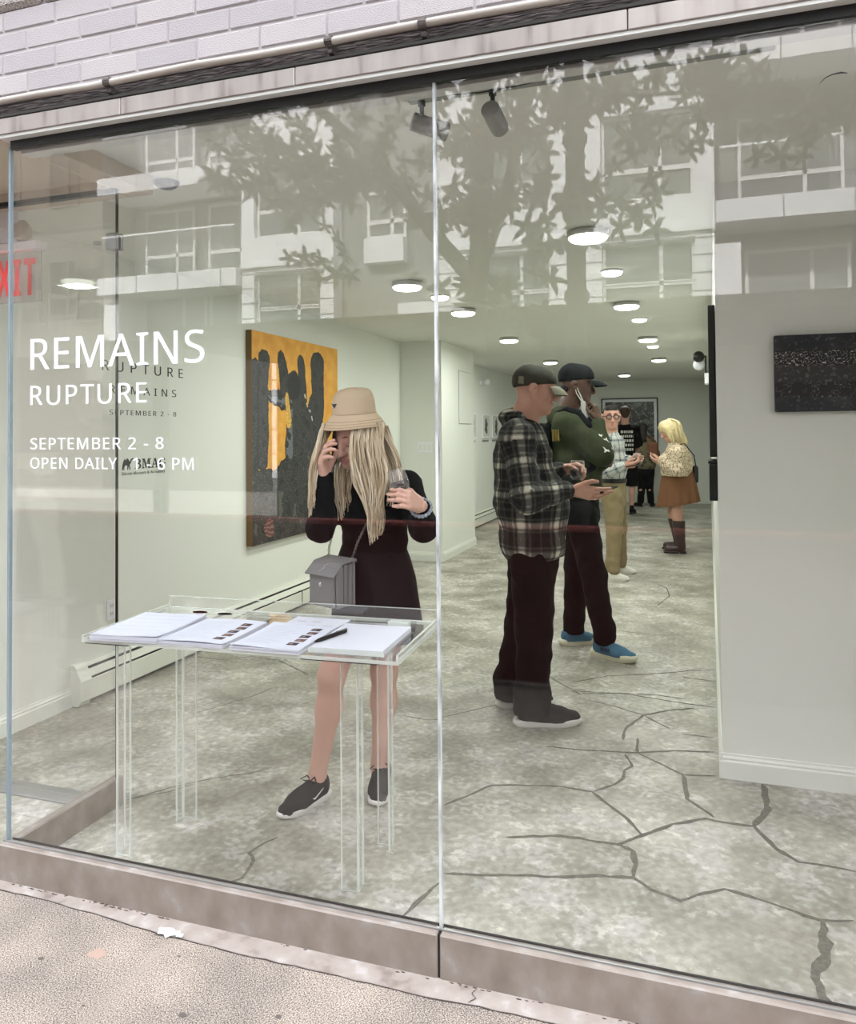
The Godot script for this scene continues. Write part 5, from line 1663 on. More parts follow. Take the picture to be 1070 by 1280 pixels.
func wine_glass(at: Vector3, up: Vector3, label: String, s := 1.0) -> void:
	var t := thing("wine_glass", label, "glass", at)
	var y := up.normalized()
	var x := y.cross(Vector3(0, 0.1, 1)).normalized()
	var xf := Transform3D(Basis(x, y, x.cross(y)).scaled(Vector3.ONE * s), Vector3.ZERO)
	var mb := MB.new()
	mb.lathe([Vector2(0.001, 0.0), Vector2(0.022, 0.0), Vector2(0.033, 0.012), Vector2(0.039, 0.035), Vector2(0.038, 0.060), Vector2(0.033, 0.098), Vector2(0.0315, 0.098), Vector2(0.0365, 0.060), Vector2(0.0375, 0.036), Vector2(0.031, 0.014), Vector2(0.001, 0.006)], 28, xf)
	shape("bowl", mb, M.clear_plastic, t)
	mb = MB.new()
	mb.lathe([Vector2(0.001, 0.007), Vector2(0.029, 0.014), Vector2(0.0362, 0.036), Vector2(0.0362, 0.050), Vector2(0.001, 0.0502)], 24, xf)
	shape("wine", mb, M.wine, t)
	mb = MB.new()
	mb.lathe([Vector2(0.0315, 0.097), Vector2(0.0332, 0.097), Vector2(0.0332, 0.0985), Vector2(0.0315, 0.0985)], 28, xf)
	shape("rim", mb, M.plastic_edge, t)

func phone(at: Vector3, long: Vector3, face: Vector3, label: String) -> void:
	var t := thing("mobile_phone", label, "phone", at)
	var y := long.normalized()
	var z := (face - y * face.dot(y)).normalized()
	var xf := Transform3D(Basis(y.cross(z), y, z), Vector3.ZERO)
	var mb := MB.new()
	mb.box(Vector3(-0.036, -0.074, -0.0042), Vector3(0.036, 0.074, 0.0042), 0.003, xf)
	shape("case", mb, M.black, t)
	mb = MB.new()
	mb.box(Vector3(-0.033, -0.070, 0.0043), Vector3(0.033, 0.070, 0.0047), 0.0, xf)
	shape("screen", mb, M.screen, t)

func cap_hat(p: Node3D, c: Vector3, B: Basis, s: float, crown: Material, peak: Material, bill := 0.085, tilt := 0.0) -> MeshInstance3D:
	var S := Soft.new()
	S.bone(c + B * (Vector3(0, 0.048, -0.034) * s), c + B * (Vector3(0, 0.046, 0.022) * s), 0.087 * s, 0.083 * s, 0.03)
	var n := B * Vector3(0, -1, 0.12 + tilt).normalized()
	S.planes = [[n, n.dot(c + B * (Vector3(0, 0.028, 0) * s))]]
	var mb := MB.new()
	S.into(mb, 0.005)
	var o := worn(p, "cap", mb, crown)
	mb = MB.new()
	var pts := PackedVector3Array()
	for r in 6:
		for q in 13:
			var a := lerpf(-1.05, 1.05, q / 12.0)
			var t := r / 5.0
			var x := sin(a) * (0.084 + 0.006 * t)
			var z := 0.02 + cos(a) * 0.082 + t * bill * (0.35 + 0.65 * cos(a * 1.2))
			var y := 0.036 - 0.030 * t * t - 0.010 * absf(sin(a)) - 0.15 * tilt * t
			pts.append(c + B * (Vector3(x, y, z) * s))
	mb.grid(6, 13, pts, false)
	var low := PackedVector3Array()
	for q in pts: low.append(q - B.y * 0.004)
	var m2 := MB.new()
	m2.grid(6, 13, low, false)
	var k := mb.v.size()
	mb.v.append_array(m2.v); mb.c.append_array(m2.c); mb.uv.append_array(m2.uv)
	for q in m2.n: mb.n.append(-q)
	for i in range(0, m2.ix.size(), 3): mb.ix.append_array(PackedInt32Array([k + m2.ix[i], k + m2.ix[i + 2], k + m2.ix[i + 1]]))
	var rim := []
	for q in 13: rim.append(pts[5 * 13 + q] - B.y * 0.002)
	mb.tube(rim, [0.0026], 6)
	shape("peak", mb, peak, o)
	return o

func strands(mb: MB, count: int, guide: Array, width: float, seed_: int, cols: Array, thin := 0.0034) -> void:      # locks of hair: guide = points with a spread vector each
	rng.seed = seed_
	for i in count:
		var u := rng.randf_range(-1, 1)
		var w := rng.randf_range(-1, 1)
		var pts := []
		var ph := rng.randf() * TAU
		var wav := rng.randf_range(0.002, 0.009)
		for g in guide.size() - 1:
			for k in 4:
				var t := k / 4.0
				var a: Vector3 = guide[g][0] + guide[g][1] * u + Vector3(0, 0, width) * w
				var b: Vector3 = guide[g + 1][0] + guide[g + 1][1] * u + Vector3(0, 0, width) * w
				var pre: Vector3 = a - (b - a) if g == 0 else guide[g - 1][0] + guide[g - 1][1] * u + Vector3(0, 0, width) * w
				var post: Vector3 = b + (b - a) if g + 2 >= guide.size() else guide[g + 2][0] + guide[g + 2][1] * u + Vector3(0, 0, width) * w
				pts.append(a.cubic_interpolate(b, pre, post, t) + Vector3(sin(ph + (g + t) * 3.1), 0, cos(ph + (g + t) * 2.3)) * wav)
		pts.append(guide[guide.size() - 1][0] + guide[guide.size() - 1][1] * u + Vector3(0, rng.randf_range(-0.03, 0.03), width * w))
		var col: Color = cols[rng.randi() % cols.size()]
		mb.col = col
		var r := thin * rng.randf_range(0.7, 1.3)
		var rad := []
		for k in pts.size(): rad.append(r * (1.0 - 0.75 * pow(float(k) / pts.size(), 2)))
		mb.tube(pts, rad, 5, false)
	mb.col = Color(1, 1, 1)

func people() -> void:
	mat("painted", Color(1, 1, 1), 0.6, 0.0, true)
	mat("woven", Color(1, 1, 1), 0.92, 0.0, true)
	mat("hair_sheen", Color(1, 1, 1), 0.42, 0.0, true)
	mat("wine", c8(40, 10, 18), 0.15)
	mat("screen", c8(22, 24, 28), 0.12)
	mat("sole_white", c8(214, 212, 206), 0.6)
	mat("lace_black", c8(20, 20, 22), 0.9)
	cloth("black_cloth", c8(17, 16, 17), 0.9)
	cloth("shoe_black", c8(26, 26, 28), 0.8)
	woman()
	plaid_man()
	hoodie_man()
	glasses_man()
	blonde_woman()
	back_people()

func woman() -> void:
	var p := thing("person", "person in beige bucket hat and black clothes phoning behind the clear table", "person", Vector3(0.90, 0, -0.85))
	var fl := Flesh.new()
	fl.base = lin(208, 166, 148); fl.lip_c = lin(170, 92, 90)
	var s := 0.90
	var c := Vector3(0.898, 1.385, -0.70)
	var B := frame_of(Vector3(-0.26, -0.34, 0.90), Vector3(0.06, 1, 0.15))
	fl.lips = c + B * (Vector3(0, -0.063, 0.088) * s); fl.lip_r = 0.024
	var mb := MB.new()
	var S := Soft.new()
	head(S, c, B, s, Vector3(0.922, 1.23, -0.79), 0.050)
	S.into(mb, 0.004, fl)
	# shoulders, arms, trunk and legs
	S = Soft.new()
	S.bone(Vector3(0.905, 1.32, -0.745), Vector3(0.925, 1.18, -0.80), 0.044, 0.056, 0.03)
	trunk_bones(S, Vector3(0.93, 0.90, -0.84), Vector3(0.93, 1.13, -0.81), Vector3(0.80, 1.20, -0.80), Vector3(1.06, 1.20, -0.80), Vector3.RIGHT, 0.088, 0.78, Vector3(0.922, 1.22, -0.79))
	var shr := Vector3(0.785, 1.195, -0.795); var elr := Vector3(0.778, 1.055, -0.655); var wrr := Vector3(0.818, 1.248, -0.615)
	var shl := Vector3(1.065, 1.20, -0.795); var ell := Vector3(1.160, 1.060, -0.715); var wrl := Vector3(1.196, 1.150, -0.585)
	S.bone(shr, elr, 0.042, 0.036, 0.03); S.bone(elr, wrr, 0.036, 0.025, 0.02); S.bone(shl, ell, 0.042, 0.036, 0.03); S.bone(ell, wrl, 0.036, 0.025, 0.02)
	leg_bones(S, Vector3(0.872, 0.80, -0.82), Vector3(0.778, 0.485, -0.745), Vector3(0.706, 0.095, -0.765), Vector3(0.2, 0, -0.95), 0.95)
	leg_bones(S, Vector3(0.985, 0.84, -0.86), Vector3(0.940, 0.480, -0.875), Vector3(0.890, 0.095, -0.945), Vector3(0, 0, -1), 0.95)
	S.into(mb, 0.010, fl)
	hand(mb, wrr, Vector3(0.05, 0.86, 0.42), Vector3(0.90, 0.1, -0.1), true, [0.30, 0.38, 0.42, 0.45], fl, 0.88, 0.75, 0.0035)
	hand(mb, wrl, Vector3(-0.30, 0.36, 0.88), Vector3(-0.93, -0.05, -0.30), false, [0.62, 0.62, 0.60, 0.60], fl, 0.86, 0.6, 0.003)
	worn(p, "body", mb, skin_of("fair_skin", fl.base))
	eyes(p, c, B, s, fl.base, fl.base)      # looking down: the lids are closed over the eyes
	var eb := MB.new()
	for x in [-1, 1]:
		eb.tube([c + B * (Vector3(0.012 * x, 0.034, 0.0915) * s), c + B * (Vector3(0.028 * x, 0.039, 0.087) * s), c + B * (Vector3(0.046 * x, 0.034, 0.073) * s)], [0.0028, 0.003, 0.0015], 6)
	for x in [-1, 1]:
		eb.tube([c + B * (Vector3(0.020 * x, 0.002, 0.0835) * s), c + B * (Vector3(0.031 * x, -0.001, 0.0862) * s), c + B * (Vector3(0.043 * x, 0.002, 0.0800) * s)], [0.0012, 0.0018, 0.0010], 6)
	worn(p, "eyebrow", eb, mat("brow_fair", c8(132, 104, 76), 0.9))
	# jersey
	S = Soft.new()
	trunk_bones(S, Vector3(0.925, 0.93, -0.835), Vector3(0.93, 1.12, -0.805), Vector3(0.800, 1.195, -0.80), Vector3(1.058, 1.20, -0.80), Vector3.RIGHT, 0.104, 0.80, Vector3(0.922, 1.235, -0.79))
	for x in [0.875, 0.985]: S.ball(Vector3(x, 1.115, -0.745), 0.062, 0.05)
	S.bone(shr, elr, 0.058, 0.050, 0.03); S.bone(elr, wrr - (wrr - elr).normalized() * 0.01, 0.052, 0.033, 0.02)
	S.bone(shl, ell, 0.058, 0.050, 0.03); S.bone(ell, wrl - (wrl - ell).normalized() * 0.02, 0.052, 0.034, 0.02)
	S.bone(Vector3(0.918, 1.24, -0.785), Vector3(0.915, 1.275, -0.77), 0.060, 0.054, 0.03)
	S.bone(Vector3(0.918, 1.35, -0.75), Vector3(0.912, 1.30, -0.765), 0.044, 0.044, 0.005, Vector3.ZERO, 1.0, true)
	S.planes = [[Vector3.DOWN, -0.915]]
	folds(S, 0.006, 11.0, 3)
	mb = MB.new()
	S.into(mb, 0.009)
	worn(p, "jersey", mb, M.black_cloth)
	# skirt
	mb = MB.new()
	var pts := PackedVector3Array()
	var rows := [[1.005, 0.118, 0.0], [0.975, 0.125, 0.0], [0.93, 0.142, 0.002], [0.86, 0.162, 0.004], [0.78, 0.171, 0.008], [0.70, 0.179, 0.014], [0.645, 0.184, 0.018], [0.640, 0.178, 0.018], [0.70, 0.166, 0.014]]
	for r in rows:
		for q in 40:
			var a := -TAU * q / 40.0
			var wob: float = 1.0 + 0.025 * sin(a * 5.0 + 0.6) * (1.0 - (r[0] - 0.64) / 0.37) + 0.012 * sin(a * 11.0)
			pts.append(Vector3(0.918 + r[2] + cos(a) * r[1] * wob, r[0] - 0.022 * cos(a) * (1.0 - (r[0] - 0.64) / 0.37), -0.832 + sin(a) * r[1] * 0.80 * wob))
	mb.grid(rows.size(), 40, pts)
	for i in mb.n.size(): mb.n[i] = -mb.n[i]
	for i in range(0, mb.ix.size(), 3):
		var w := mb.ix[i + 1]; mb.ix[i + 1] = mb.ix[i + 2]; mb.ix[i + 2] = w
	worn(p, "skirt", mb, cloth("skirt_cloth", c8(24, 21, 23), 0.8))
	# hat
	var hx := Transform3D(frame_of(Vector3(-0.04, -0.12, 0.99), Vector3.UP), Vector3(0.907, 1.428, -0.685))
	mb = MB.new()
	var prof := [Vector2(0.1165, 0.0), Vector2(0.1185, 0.002), Vector2(0.108, 0.018), Vector2(0.094, 0.036), Vector2(0.0835, 0.050), Vector2(0.0820, 0.053), Vector2(0.0815, 0.072), Vector2(0.0795, 0.095), Vector2(0.0755, 0.113), Vector2(0.0690, 0.126), Vector2(0.058, 0.1345), Vector2(0.03, 0.1395), Vector2(0.0005, 0.141)]
	mb.lathe(prof, 44, hx, HatBend.new())
	var hat := worn(p, "bucket_hat", mb, cloth("hat_cloth", c8(204, 184, 156), 0.9))
	mb = MB.new()
	mb.lathe([Vector2(0.1160, 0.0005), Vector2(0.105, 0.016), Vector2(0.090, 0.036), Vector2(0.078, 0.050)], 44, hx, HatBend.new())
	shape("brim_lining", mb, M.hat_cloth, hat)
	mb = MB.new()
	for h in [[0.0838, 0.0505], [0.1150, 0.0085], [0.1085, 0.0175], [0.1015, 0.027]]:
		var ring := []
		for i in 45:
			var a := TAU * i / 44.0
			ring.append(hx * HatBend.new().bend(Vector3(cos(a) * h[0], h[1], sin(a) * h[0]), a))
		mb.tube(ring, [0.0010], 5, false)
	shape("seam", mb, mat("hat_seam", c8(172, 150, 122), 0.9), hat)
	mb = MB.new()
	var bx := hx * Transform3D(Basis(Vector3.UP, -0.30), Vector3(0, 0, 0)) * Transform3D(Basis(Vector3.RIGHT, -0.06), Vector3(-0.018, 0.083, 0.080))
	mb.prism(PackedVector2Array([Vector2(-0.014, 0.008), Vector2(0.0, -0.010), Vector2(0.014, 0.008)]), 0.003, bx)
	var badge := shape("badge", mb, M.black, hat)
	mb = MB.new()
	for q in [[Vector3(-0.014, 0.008, 0.003), Vector3(0, -0.010, 0.003)], [Vector3(0, -0.010, 0.003), Vector3(0.014, 0.008, 0.003)], [Vector3(0.014, 0.008, 0.003), Vector3(-0.014, 0.008, 0.003)]]:
		mb.tube([bx * q[0], bx * q[1]], [0.0012], 5)
	shape("badge_rim", mb, M.chrome, hat)
	# hair
	mb = MB.new()
	S = Soft.new()
	hb(S, c, B, s, [0, 0.028, -0.036], [0, 0.02, -0.02], 0.084, 0.080, 0.03)
	S.bone(Vector3(0.93, 1.37, -0.765), Vector3(0.95, 1.22, -0.865), 0.075, 0.05, 0.04, Vector3.RIGHT, 0.8)
	var hair_c := [lin(208, 192, 164), lin(194, 174, 144), lin(224, 212, 188), lin(168, 146, 116), lin(202, 184, 154)]
	mb.col = hair_c[1]
	S.into(mb, 0.008)
	strands(mb, 150, [[Vector3(0.984, 1.440, -0.640), Vector3(0.036, 0, -0.03)], [Vector3(0.986, 1.345, -0.612), Vector3(0.050, 0.004, -0.03)], [Vector3(0.998, 1.250, -0.612), Vector3(0.056, 0.01, -0.02)], [Vector3(1.008, 1.150, -0.620), Vector3(0.034, 0.01, 0)], [Vector3(1.010, 1.050, -0.638), Vector3(0.022, 0.02, 0)]], 0.014, 1, hair_c)
	strands(mb, 52, [[Vector3(0.820, 1.440, -0.640), Vector3(0.008, 0, -0.02)], [Vector3(0.803, 1.345, -0.600), Vector3(0.008, 0, -0.02)], [Vector3(0.788, 1.250, -0.586), Vector3(0.014, 0.004, -0.01)], [Vector3(0.776, 1.140, -0.592), Vector3(0.014, 0.03, 0)]], 0.014, 2, hair_c)
	strands(mb, 60, [[Vector3(0.985, 1.430, -0.74), Vector3(0.03, 0, 0.03)], [Vector3(1.03, 1.33, -0.72), Vector3(0.03, 0, 0.03)], [Vector3(1.062, 1.24, -0.695), Vector3(0.028, 0, 0.02)], [Vector3(1.055, 1.165, -0.680), Vector3(0.020, 0, 0)]], 0.02, 3, hair_c)
	strands(mb, 36, [[Vector3(0.86, 1.33, -0.72), Vector3(0.03, 0, 0)], [Vector3(0.85, 1.25, -0.70), Vector3(0.035, 0, 0)], [Vector3(0.855, 1.17, -0.685), Vector3(0.03, 0, 0)], [Vector3(0.865, 1.12, -0.68), Vector3(0.025, 0.02, 0)]], 0.008, 4, hair_c)
	worn(p, "long_hair", mb, M.hair_sheen)
	# bracelet of beads
	mb = MB.new()
	var fa := (wrl - ell).normalized()
	var e1 := fa.cross(Vector3.UP).normalized(); var e2 := fa.cross(e1)
	for i in 18:
		var a := TAU * i / 18
		mb.sphere(wrl - fa * 0.012 + (e1 * cos(a) + e2 * sin(a)) * 0.0345, Vector3.ONE * 0.0075, 8)
	worn(p, "bracelet", mb, mat("bead", c8(150, 156, 166), 0.2))
	var so := shoe(p, Vector3(0.722, 0, -0.815), Vector3(0.645, 0, -0.572), M.shoe_black, M.sole_white, M.lace_black, 0.0, 0.024, 1.05)
	swoosh(so, Vector3(0.722, 0, -0.815), Vector3(0.645, 0, -0.572))
	shoe(p, Vector3(0.880, 0, -1.005), Vector3(0.948, 0, -0.765), M.shoe_black, M.sole_white, M.lace_black, 0.0, 0.024, 1.05)
	phone(Vector3(0.842, 1.352, -0.648), Vector3(0.18, 0.95, 0.28), Vector3(0.95, -0.1, -0.25), "dark mobile phone held to the ear under the beige bucket hat")
	wine_glass(Vector3(1.143, 1.196, -0.548), Vector3(-0.28, 0.95, 0.06), "stemless wine glass in the raised hand of the person in the bucket hat", 0.86)
	handbag()

class HatBend extends Bender:
	func bend(w: Vector3, a: float) -> Vector3:
		var k := 1.0 - clampf(w.y / 0.05, 0.0, 1.0)
		var t := clampf((w.y - 0.05) / 0.09, 0.0, 1.0)
		var r := 1.0 + 0.02 * sin(a * 3.0 + 0.5) * k + 0.018 * sin(a * 4.0 + 1.0) * t
		return Vector3(w.x * r * 0.97, w.y + 0.003 * sin(a * 2.0 + 0.4) * k - 0.004 * sin(a * 3.0) * t * t, w.z * r * 1.04)

func swoosh(o: Node3D, heel: Vector3, toe: Vector3) -> void:
	var z := (toe - heel).normalized()
	var x := Vector3.UP.cross(z).normalized()
	var xf := Transform3D(Basis(x, Vector3.UP, z), heel)
	var mb := MB.new()
	mb.tube([xf * Vector3(0.040, 0.040, 0.118), xf * Vector3(0.0415, 0.036, 0.110), xf * Vector3(0.0405, 0.044, 0.090), xf * Vector3(0.037, 0.060, 0.052)], [0.001, 0.0026, 0.0022, 0.0008], 6)
	shape("side_mark", mb, M.sole_white, o)

func handbag() -> void:
	var t := thing("handbag", "small grey leather handbag on a chain strap at the hip of the hatted person", "handbag", Vector3(0.822, 0.772, -0.640), -0.42)
	var gl := mat("bag_leather", c8(116, 114, 113), 0.6)
	cuboid("body", Vector3(-0.074, 0.0, -0.012), Vector3(0.066, 0.150, 0.022), gl, t, 0.004)
	cuboid("front_pocket", Vector3(-0.074, 0.004, 0.0225), Vector3(0.060, 0.120, 0.036), gl, t, 0.004)
	for z in [-0.052, -0.032]:
		cuboid("gusset", Vector3(-0.070, 0.002, z), Vector3(0.068, 0.158, z + 0.018), gl, t, 0.005)
	cuboid("back_panel", Vector3(-0.074, 0.0, -0.066), Vector3(0.070, 0.168, -0.053), gl, t, 0.004)
	var mb := MB.new()
	mb.hexa([Vector3(-0.082, 0.160, -0.066), Vector3(0.076, 0.160, -0.066), Vector3(0.074, 0.168, -0.062), Vector3(-0.080, 0.168, -0.062), Vector3(-0.082, 0.163, -0.066), Vector3(0.076, 0.163, -0.066), Vector3(0.076, 0.170, -0.066), Vector3(-0.082, 0.170, -0.066)])
	mb.box(Vector3(-0.084, -0.003, 0.0), Vector3(0.076, 0.003, 0.072), 0.002, Transform3D(Basis(Vector3.RIGHT, 0.18), Vector3(0, 0.171, -0.066)))
	mb.box(Vector3(-0.084, -0.003, 0.0), Vector3(0.076, 0.003, 0.062), 0.002, Transform3D(Basis(Vector3.RIGHT, 0.75), Vector3(0, 0.159, 0.003)))
	var fl := shape("flap", mb, gl, t)
	mb = MB.new()
	var fx := Transform3D(Basis(Vector3.RIGHT, 0.75), Vector3(0.0, 0.159, 0.003))
	mb.tube([fx * Vector3(0.012, 0.005, 0.004), fx * Vector3(0.002, 0.005, 0.012), fx * Vector3(-0.006, 0.005, 0.022), fx * Vector3(0.004, 0.005, 0.030), fx * Vector3(-0.004, 0.005, 0.040), fx * Vector3(-0.012, 0.005, 0.050)], [0.0018], 6)
	shape("flap_mark", mb, M.chrome, fl)
	mb = MB.new()
	mb.sphere(Vector3(-0.008, 0.082, 0.037), Vector3(0.008, 0.010, 0.004), 12)
	shape("clasp", mb, M.chrome, t)
	# chain: links along two runs, given in the room and brought into the bag's own axes
	var inv := t.transform.affine_inverse()
	mb = MB.new()
	for run in [[Vector3(0.895, 0.942, -0.680), Vector3(0.925, 1.005, -0.660), Vector3(0.960, 1.075, -0.665), Vector3(1.000, 1.150, -0.672), Vector3(1.035, 1.215, -0.72), Vector3(1.045, 1.262, -0.80)], [Vector3(0.795, 0.942, -0.690), Vector3(0.792, 0.975, -0.700), Vector3(0.800, 1.030, -0.716)]]:
		var cv := Curve3D.new()
		for q in run: cv.add_point(q)
		var n := int(cv.get_baked_length() / 0.0085)
		for i in n:
			var q := cv.sample_baked(i * 0.0085)
			var d := (cv.sample_baked(i * 0.0085 + 0.004) - cv.sample_baked(maxf(i * 0.0085 - 0.004, 0.0))).normalized()
			var sd := d.cross(Vector3(0.2, 0.1, 1) if i % 2 else Vector3(1, 0.1, 0.1)).normalized()
			var loop := []
			for k in 9:
				var a := TAU * k / 8
				loop.append(inv * (q + d * cos(a) * 0.0062 + sd * sin(a) * 0.0040))
			mb.tube(loop, [0.0013], 4, false)
	shape("chain", mb, mat("chain_steel", c8(150, 142, 132), 0.3, 0.8), t)

func plaid_man() -> void:
	var p := thing("person", "person in black and white plaid shirt and grey cap standing side-on with open hand", "person", Vector3(1.32, 0, -1.87))
	var F := Vector3(0.94, 0, -0.34); var R := Vector3(0.34, 0, 0.94)
	var fl := Flesh.new()
	fl.base = lin(196, 150, 128); fl.lip_c = lin(160, 100, 90)
	var s := 0.98
	var c := Vector3(1.362, 1.602, -1.865)
	var B := frame_of(Vector3(0.95, -0.10, -0.20), Vector3.UP)
	fl.lips = c + B * (Vector3(0, -0.063, 0.088) * s)
	var mb := MB.new()
	var S := Soft.new()
	head(S, c, B, s, Vector3(1.300, 1.47, -1.880), 0.066)
	S.into(mb, 0.0045, fl)
	var shr := Vector3(1.298, 1.385, -1.705); var elr := Vector3(1.350, 1.105, -1.640); var wrr := Vector3(1.560, 1.128, -1.725)
	var shl := Vector3(1.285, 1.385, -2.060); var ell := Vector3(1.320, 1.120, -2.110); var wrl := Vector3(1.472, 1.212, -2.010)
	S = Soft.new()
	S.bone(Vector3(1.33, 1.53, -1.872), Vector3(1.290, 1.40, -1.882), 0.060, 0.07, 0.03)
	trunk_bones(S, Vector3(1.325, 0.95, -1.875), Vector3(1.285, 1.28, -1.880), shl, shr, R, 0.095, 0.75, Vector3(1.29, 1.43, -1.88))
	S.bone(shr, elr, 0.048, 0.04, 0.03); S.bone(elr, wrr, 0.040, 0.029, 0.02); S.bone(shl, ell, 0.048, 0.04, 0.03); S.bone(ell, wrl, 0.040, 0.029, 0.02)
	leg_bones(S, Vector3(1.34, 0.84, -1.80), Vector3(1.345, 0.45, -1.805), Vector3(1.335, 0.09, -1.79), -F, 0.8)
	leg_bones(S, Vector3(1.31, 0.84, -1.95), Vector3(1.260, 0.45, -1.97), Vector3(1.195, 0.09, -2.0), -F, 0.8)
	S.into(mb, 0.015, fl)
	hand(mb, wrr, Vector3(0.97, -0.16, -0.06), Vector3(-0.1, 0.45, -0.85), true, [0.10, 0.16, 0.22, 0.26], fl, 0.98, 0.05)
	hand(mb, wrl, Vector3(0.90, 0.10, 0.25), Vector3(0.12, -0.62, 0.70), false, [0.42, 0.46, 0.48, 0.46], fl, 0.96, 0.6)
	worn(p, "body", mb, M.fair_skin)
	eyes(p, c, B, s, lin(60, 70, 80))
	# shirt, worn open over the trousers
	S = Soft.new()
	S.bone(Vector3(1.335, 0.86, -1.875), Vector3(1.318, 1.06, -1.878), 0.158, 0.160, 0.06, R, 0.80)
	S.bone(Vector3(1.318, 1.06, -1.878), Vector3(1.290, 1.27, -1.880), 0.158, 0.142, 0.06, R, 0.78)
	S.ball(Vector3(1.375, 1.02, -1.89), 0.118, 0.08)
	S.bone(shl + Vector3(0, -0.01, 0), shr + Vector3(0, -0.01, 0), 0.080, 0.080, 0.07)
	S.bone(Vector3(1.285, 1.33, -1.88), Vector3(1.280, 1.44, -1.88), 0.105, 0.078, 0.06)
	S.bone(Vector3(1.240, 1.47, -1.885), Vector3(1.200, 1.475, -1.888), 0.044, 0.036, 0.03, F, 1.0)      # hood rolled at the nape
	S.bone(Vector3(1.225, 1.475, -1.82), Vector3(1.225, 1.475, -1.95), 0.040, 0.040, 0.03)
	S.bone(shr, elr, 0.074, 0.068, 0.04, Vector3.ZERO, 1.0, false, 1); S.bone(elr, wrr - F * 0.03, 0.070, 0.043, 0.03, Vector3.ZERO, 1.0, false, 1)
	S.bone(shl, ell, 0.074, 0.068, 0.04, Vector3.ZERO, 1.0, false, 1); S.bone(ell, wrl - F * 0.02, 0.068, 0.043, 0.03, Vector3.ZERO, 1.0, false, 1)
	S.planes = [[Vector3(0.10, -1, 0).normalized(), -0.655 + 0.01]]
	folds(S, 0.011, 8.0, 7)
	var ck := Check.new()
	ck.mid = Vector3(1.31, 0, -1.88); ck.dark = lin(20, 21, 21); ck.half = lin(88, 88, 82); ck.light = lin(206, 202, 186); ck.period = 0.138
	mb = MB.new()
	S.into(mb, 0.0085, ck)
	worn(p, "plaid_shirt", mb, M.woven)
	S = Soft.new()
	S.bone(Vector3(1.285, 1.475, -1.80), Vector3(1.335, 1.43, -1.805), 0.026, 0.018, 0.02); S.bone(Vector3(1.265, 1.485, -1.87), Vector3(1.285, 1.475, -1.80), 0.030, 0.026, 0.02); S.bone(Vector3(1.265, 1.485, -1.87), Vector3(1.285, 1.475, -1.955), 0.030, 0.026, 0.02); S.bone(Vector3(1.335, 1.43, -1.805), Vector3(1.375, 1.37, -1.84), 0.02, 0.014, 0.02)
	mb = MB.new()
	S.into(mb, 0.007, ck)
	worn(p, "collar", mb, M.woven)
	trousers(p, Vector3(1.335, 0.93, -1.875), R, 0.125, 0.80, [Vector3(1.350, 0.80, -1.80), Vector3(1.350, 0.43, -1.805), Vector3(1.340, 0.075, -1.79)], [Vector3(1.315, 0.80, -1.955), Vector3(1.258, 0.43, -1.975), Vector3(1.190, 0.075, -2.0)], 0.116, 0.088, 0.082, M.black_cloth, 0.010, 0.05)
	shoe(p, Vector3(1.268, 0, -1.757), Vector3(1.566, 0, -1.862), M.shoe_black, M.sole_white, M.lace_black, 0.02, 0.030, 1.08)
	shoe(p, Vector3(1.125, 0, -1.985), Vector3(1.400, 0, -2.080), M.shoe_black, M.sole_white, M.lace_black, 0.02, 0.030, 1.08)
	cap_hat(p, c + Vector3(-0.004, 0.002, 0), B, s * 1.0, cloth("cap_grey", c8(66, 66, 58), 0.9), cloth("peak_grey", c8(120, 118, 102), 0.9), 0.060, 0.05)
	mb = MB.new()
	mb.box(Vector3(-0.020, -0.020, -0.004), Vector3(0.020, 0.020, 0.004), 0.003, Transform3D(B, c + B * (Vector3(0.004, 0.050, -0.121) * s)))
	mb.box(Vector3(-0.004, -0.018, -0.018), Vector3(0.004, 0.018, 0.018), 0.003, Transform3D(B * Basis(Vector3.UP, 0.25), c + B * (Vector3(-0.079 if (B.x.z < 0) else 0.079, 0.046, -0.075) * s)))
	worn(p, "cap_strap", mb, M.peak_grey)
	wine_glass(Vector3(1.546, 1.166, -1.950), Vector3(0.04, 1, 0.0), "stemless glass of dark wine in the hand of the person in black and white plaid", 0.95)
	phone(Vector3(1.690, 1.128, -1.800), Vector3(0.40, 0.14, -0.90), Vector3(-0.15, 0.98, 0.1), "black mobile phone held out past the open hand of the plaid shirt")

func trousers(p: Node3D, hip: Vector3, side: Vector3, r: float, wide: float, l1: Array, l2: Array, r1: float, r2: float, r3: float, m: Material, amp: float, foot := 0.04, cell := 0.010, called := "trousers") -> void:
	var S := Soft.new()
	S.bone(hip, hip - Vector3(0, 0.14, 0), r, r, 0.05, side, wide)
	for l in [l1, l2]:
		S.bone(l[0], l[1], r1, r2, 0.03)
		S.bone(l[1], l[2], r2, r3, 0.02)
		if foot > 0.045:
			S.bone(l[2] + Vector3(0, 0.0, 0), l[2] + Vector3(0, 0.012, 0), r3 * 1.10, r3 * 1.08, 0.012)
			S.bone(l[2] + Vector3(0, 0.065, 0), l[2] + Vector3(0, 0.07, 0), r3 * 1.07, r3 * 1.06, 0.02)
	S.planes = [[Vector3.UP, hip.y + 0.06], [Vector3.DOWN, -foot]]
	folds(S, amp, 9.0, 11)
	var mb := MB.new()
	S.into(mb, cell)
	worn(p, called, mb, m)

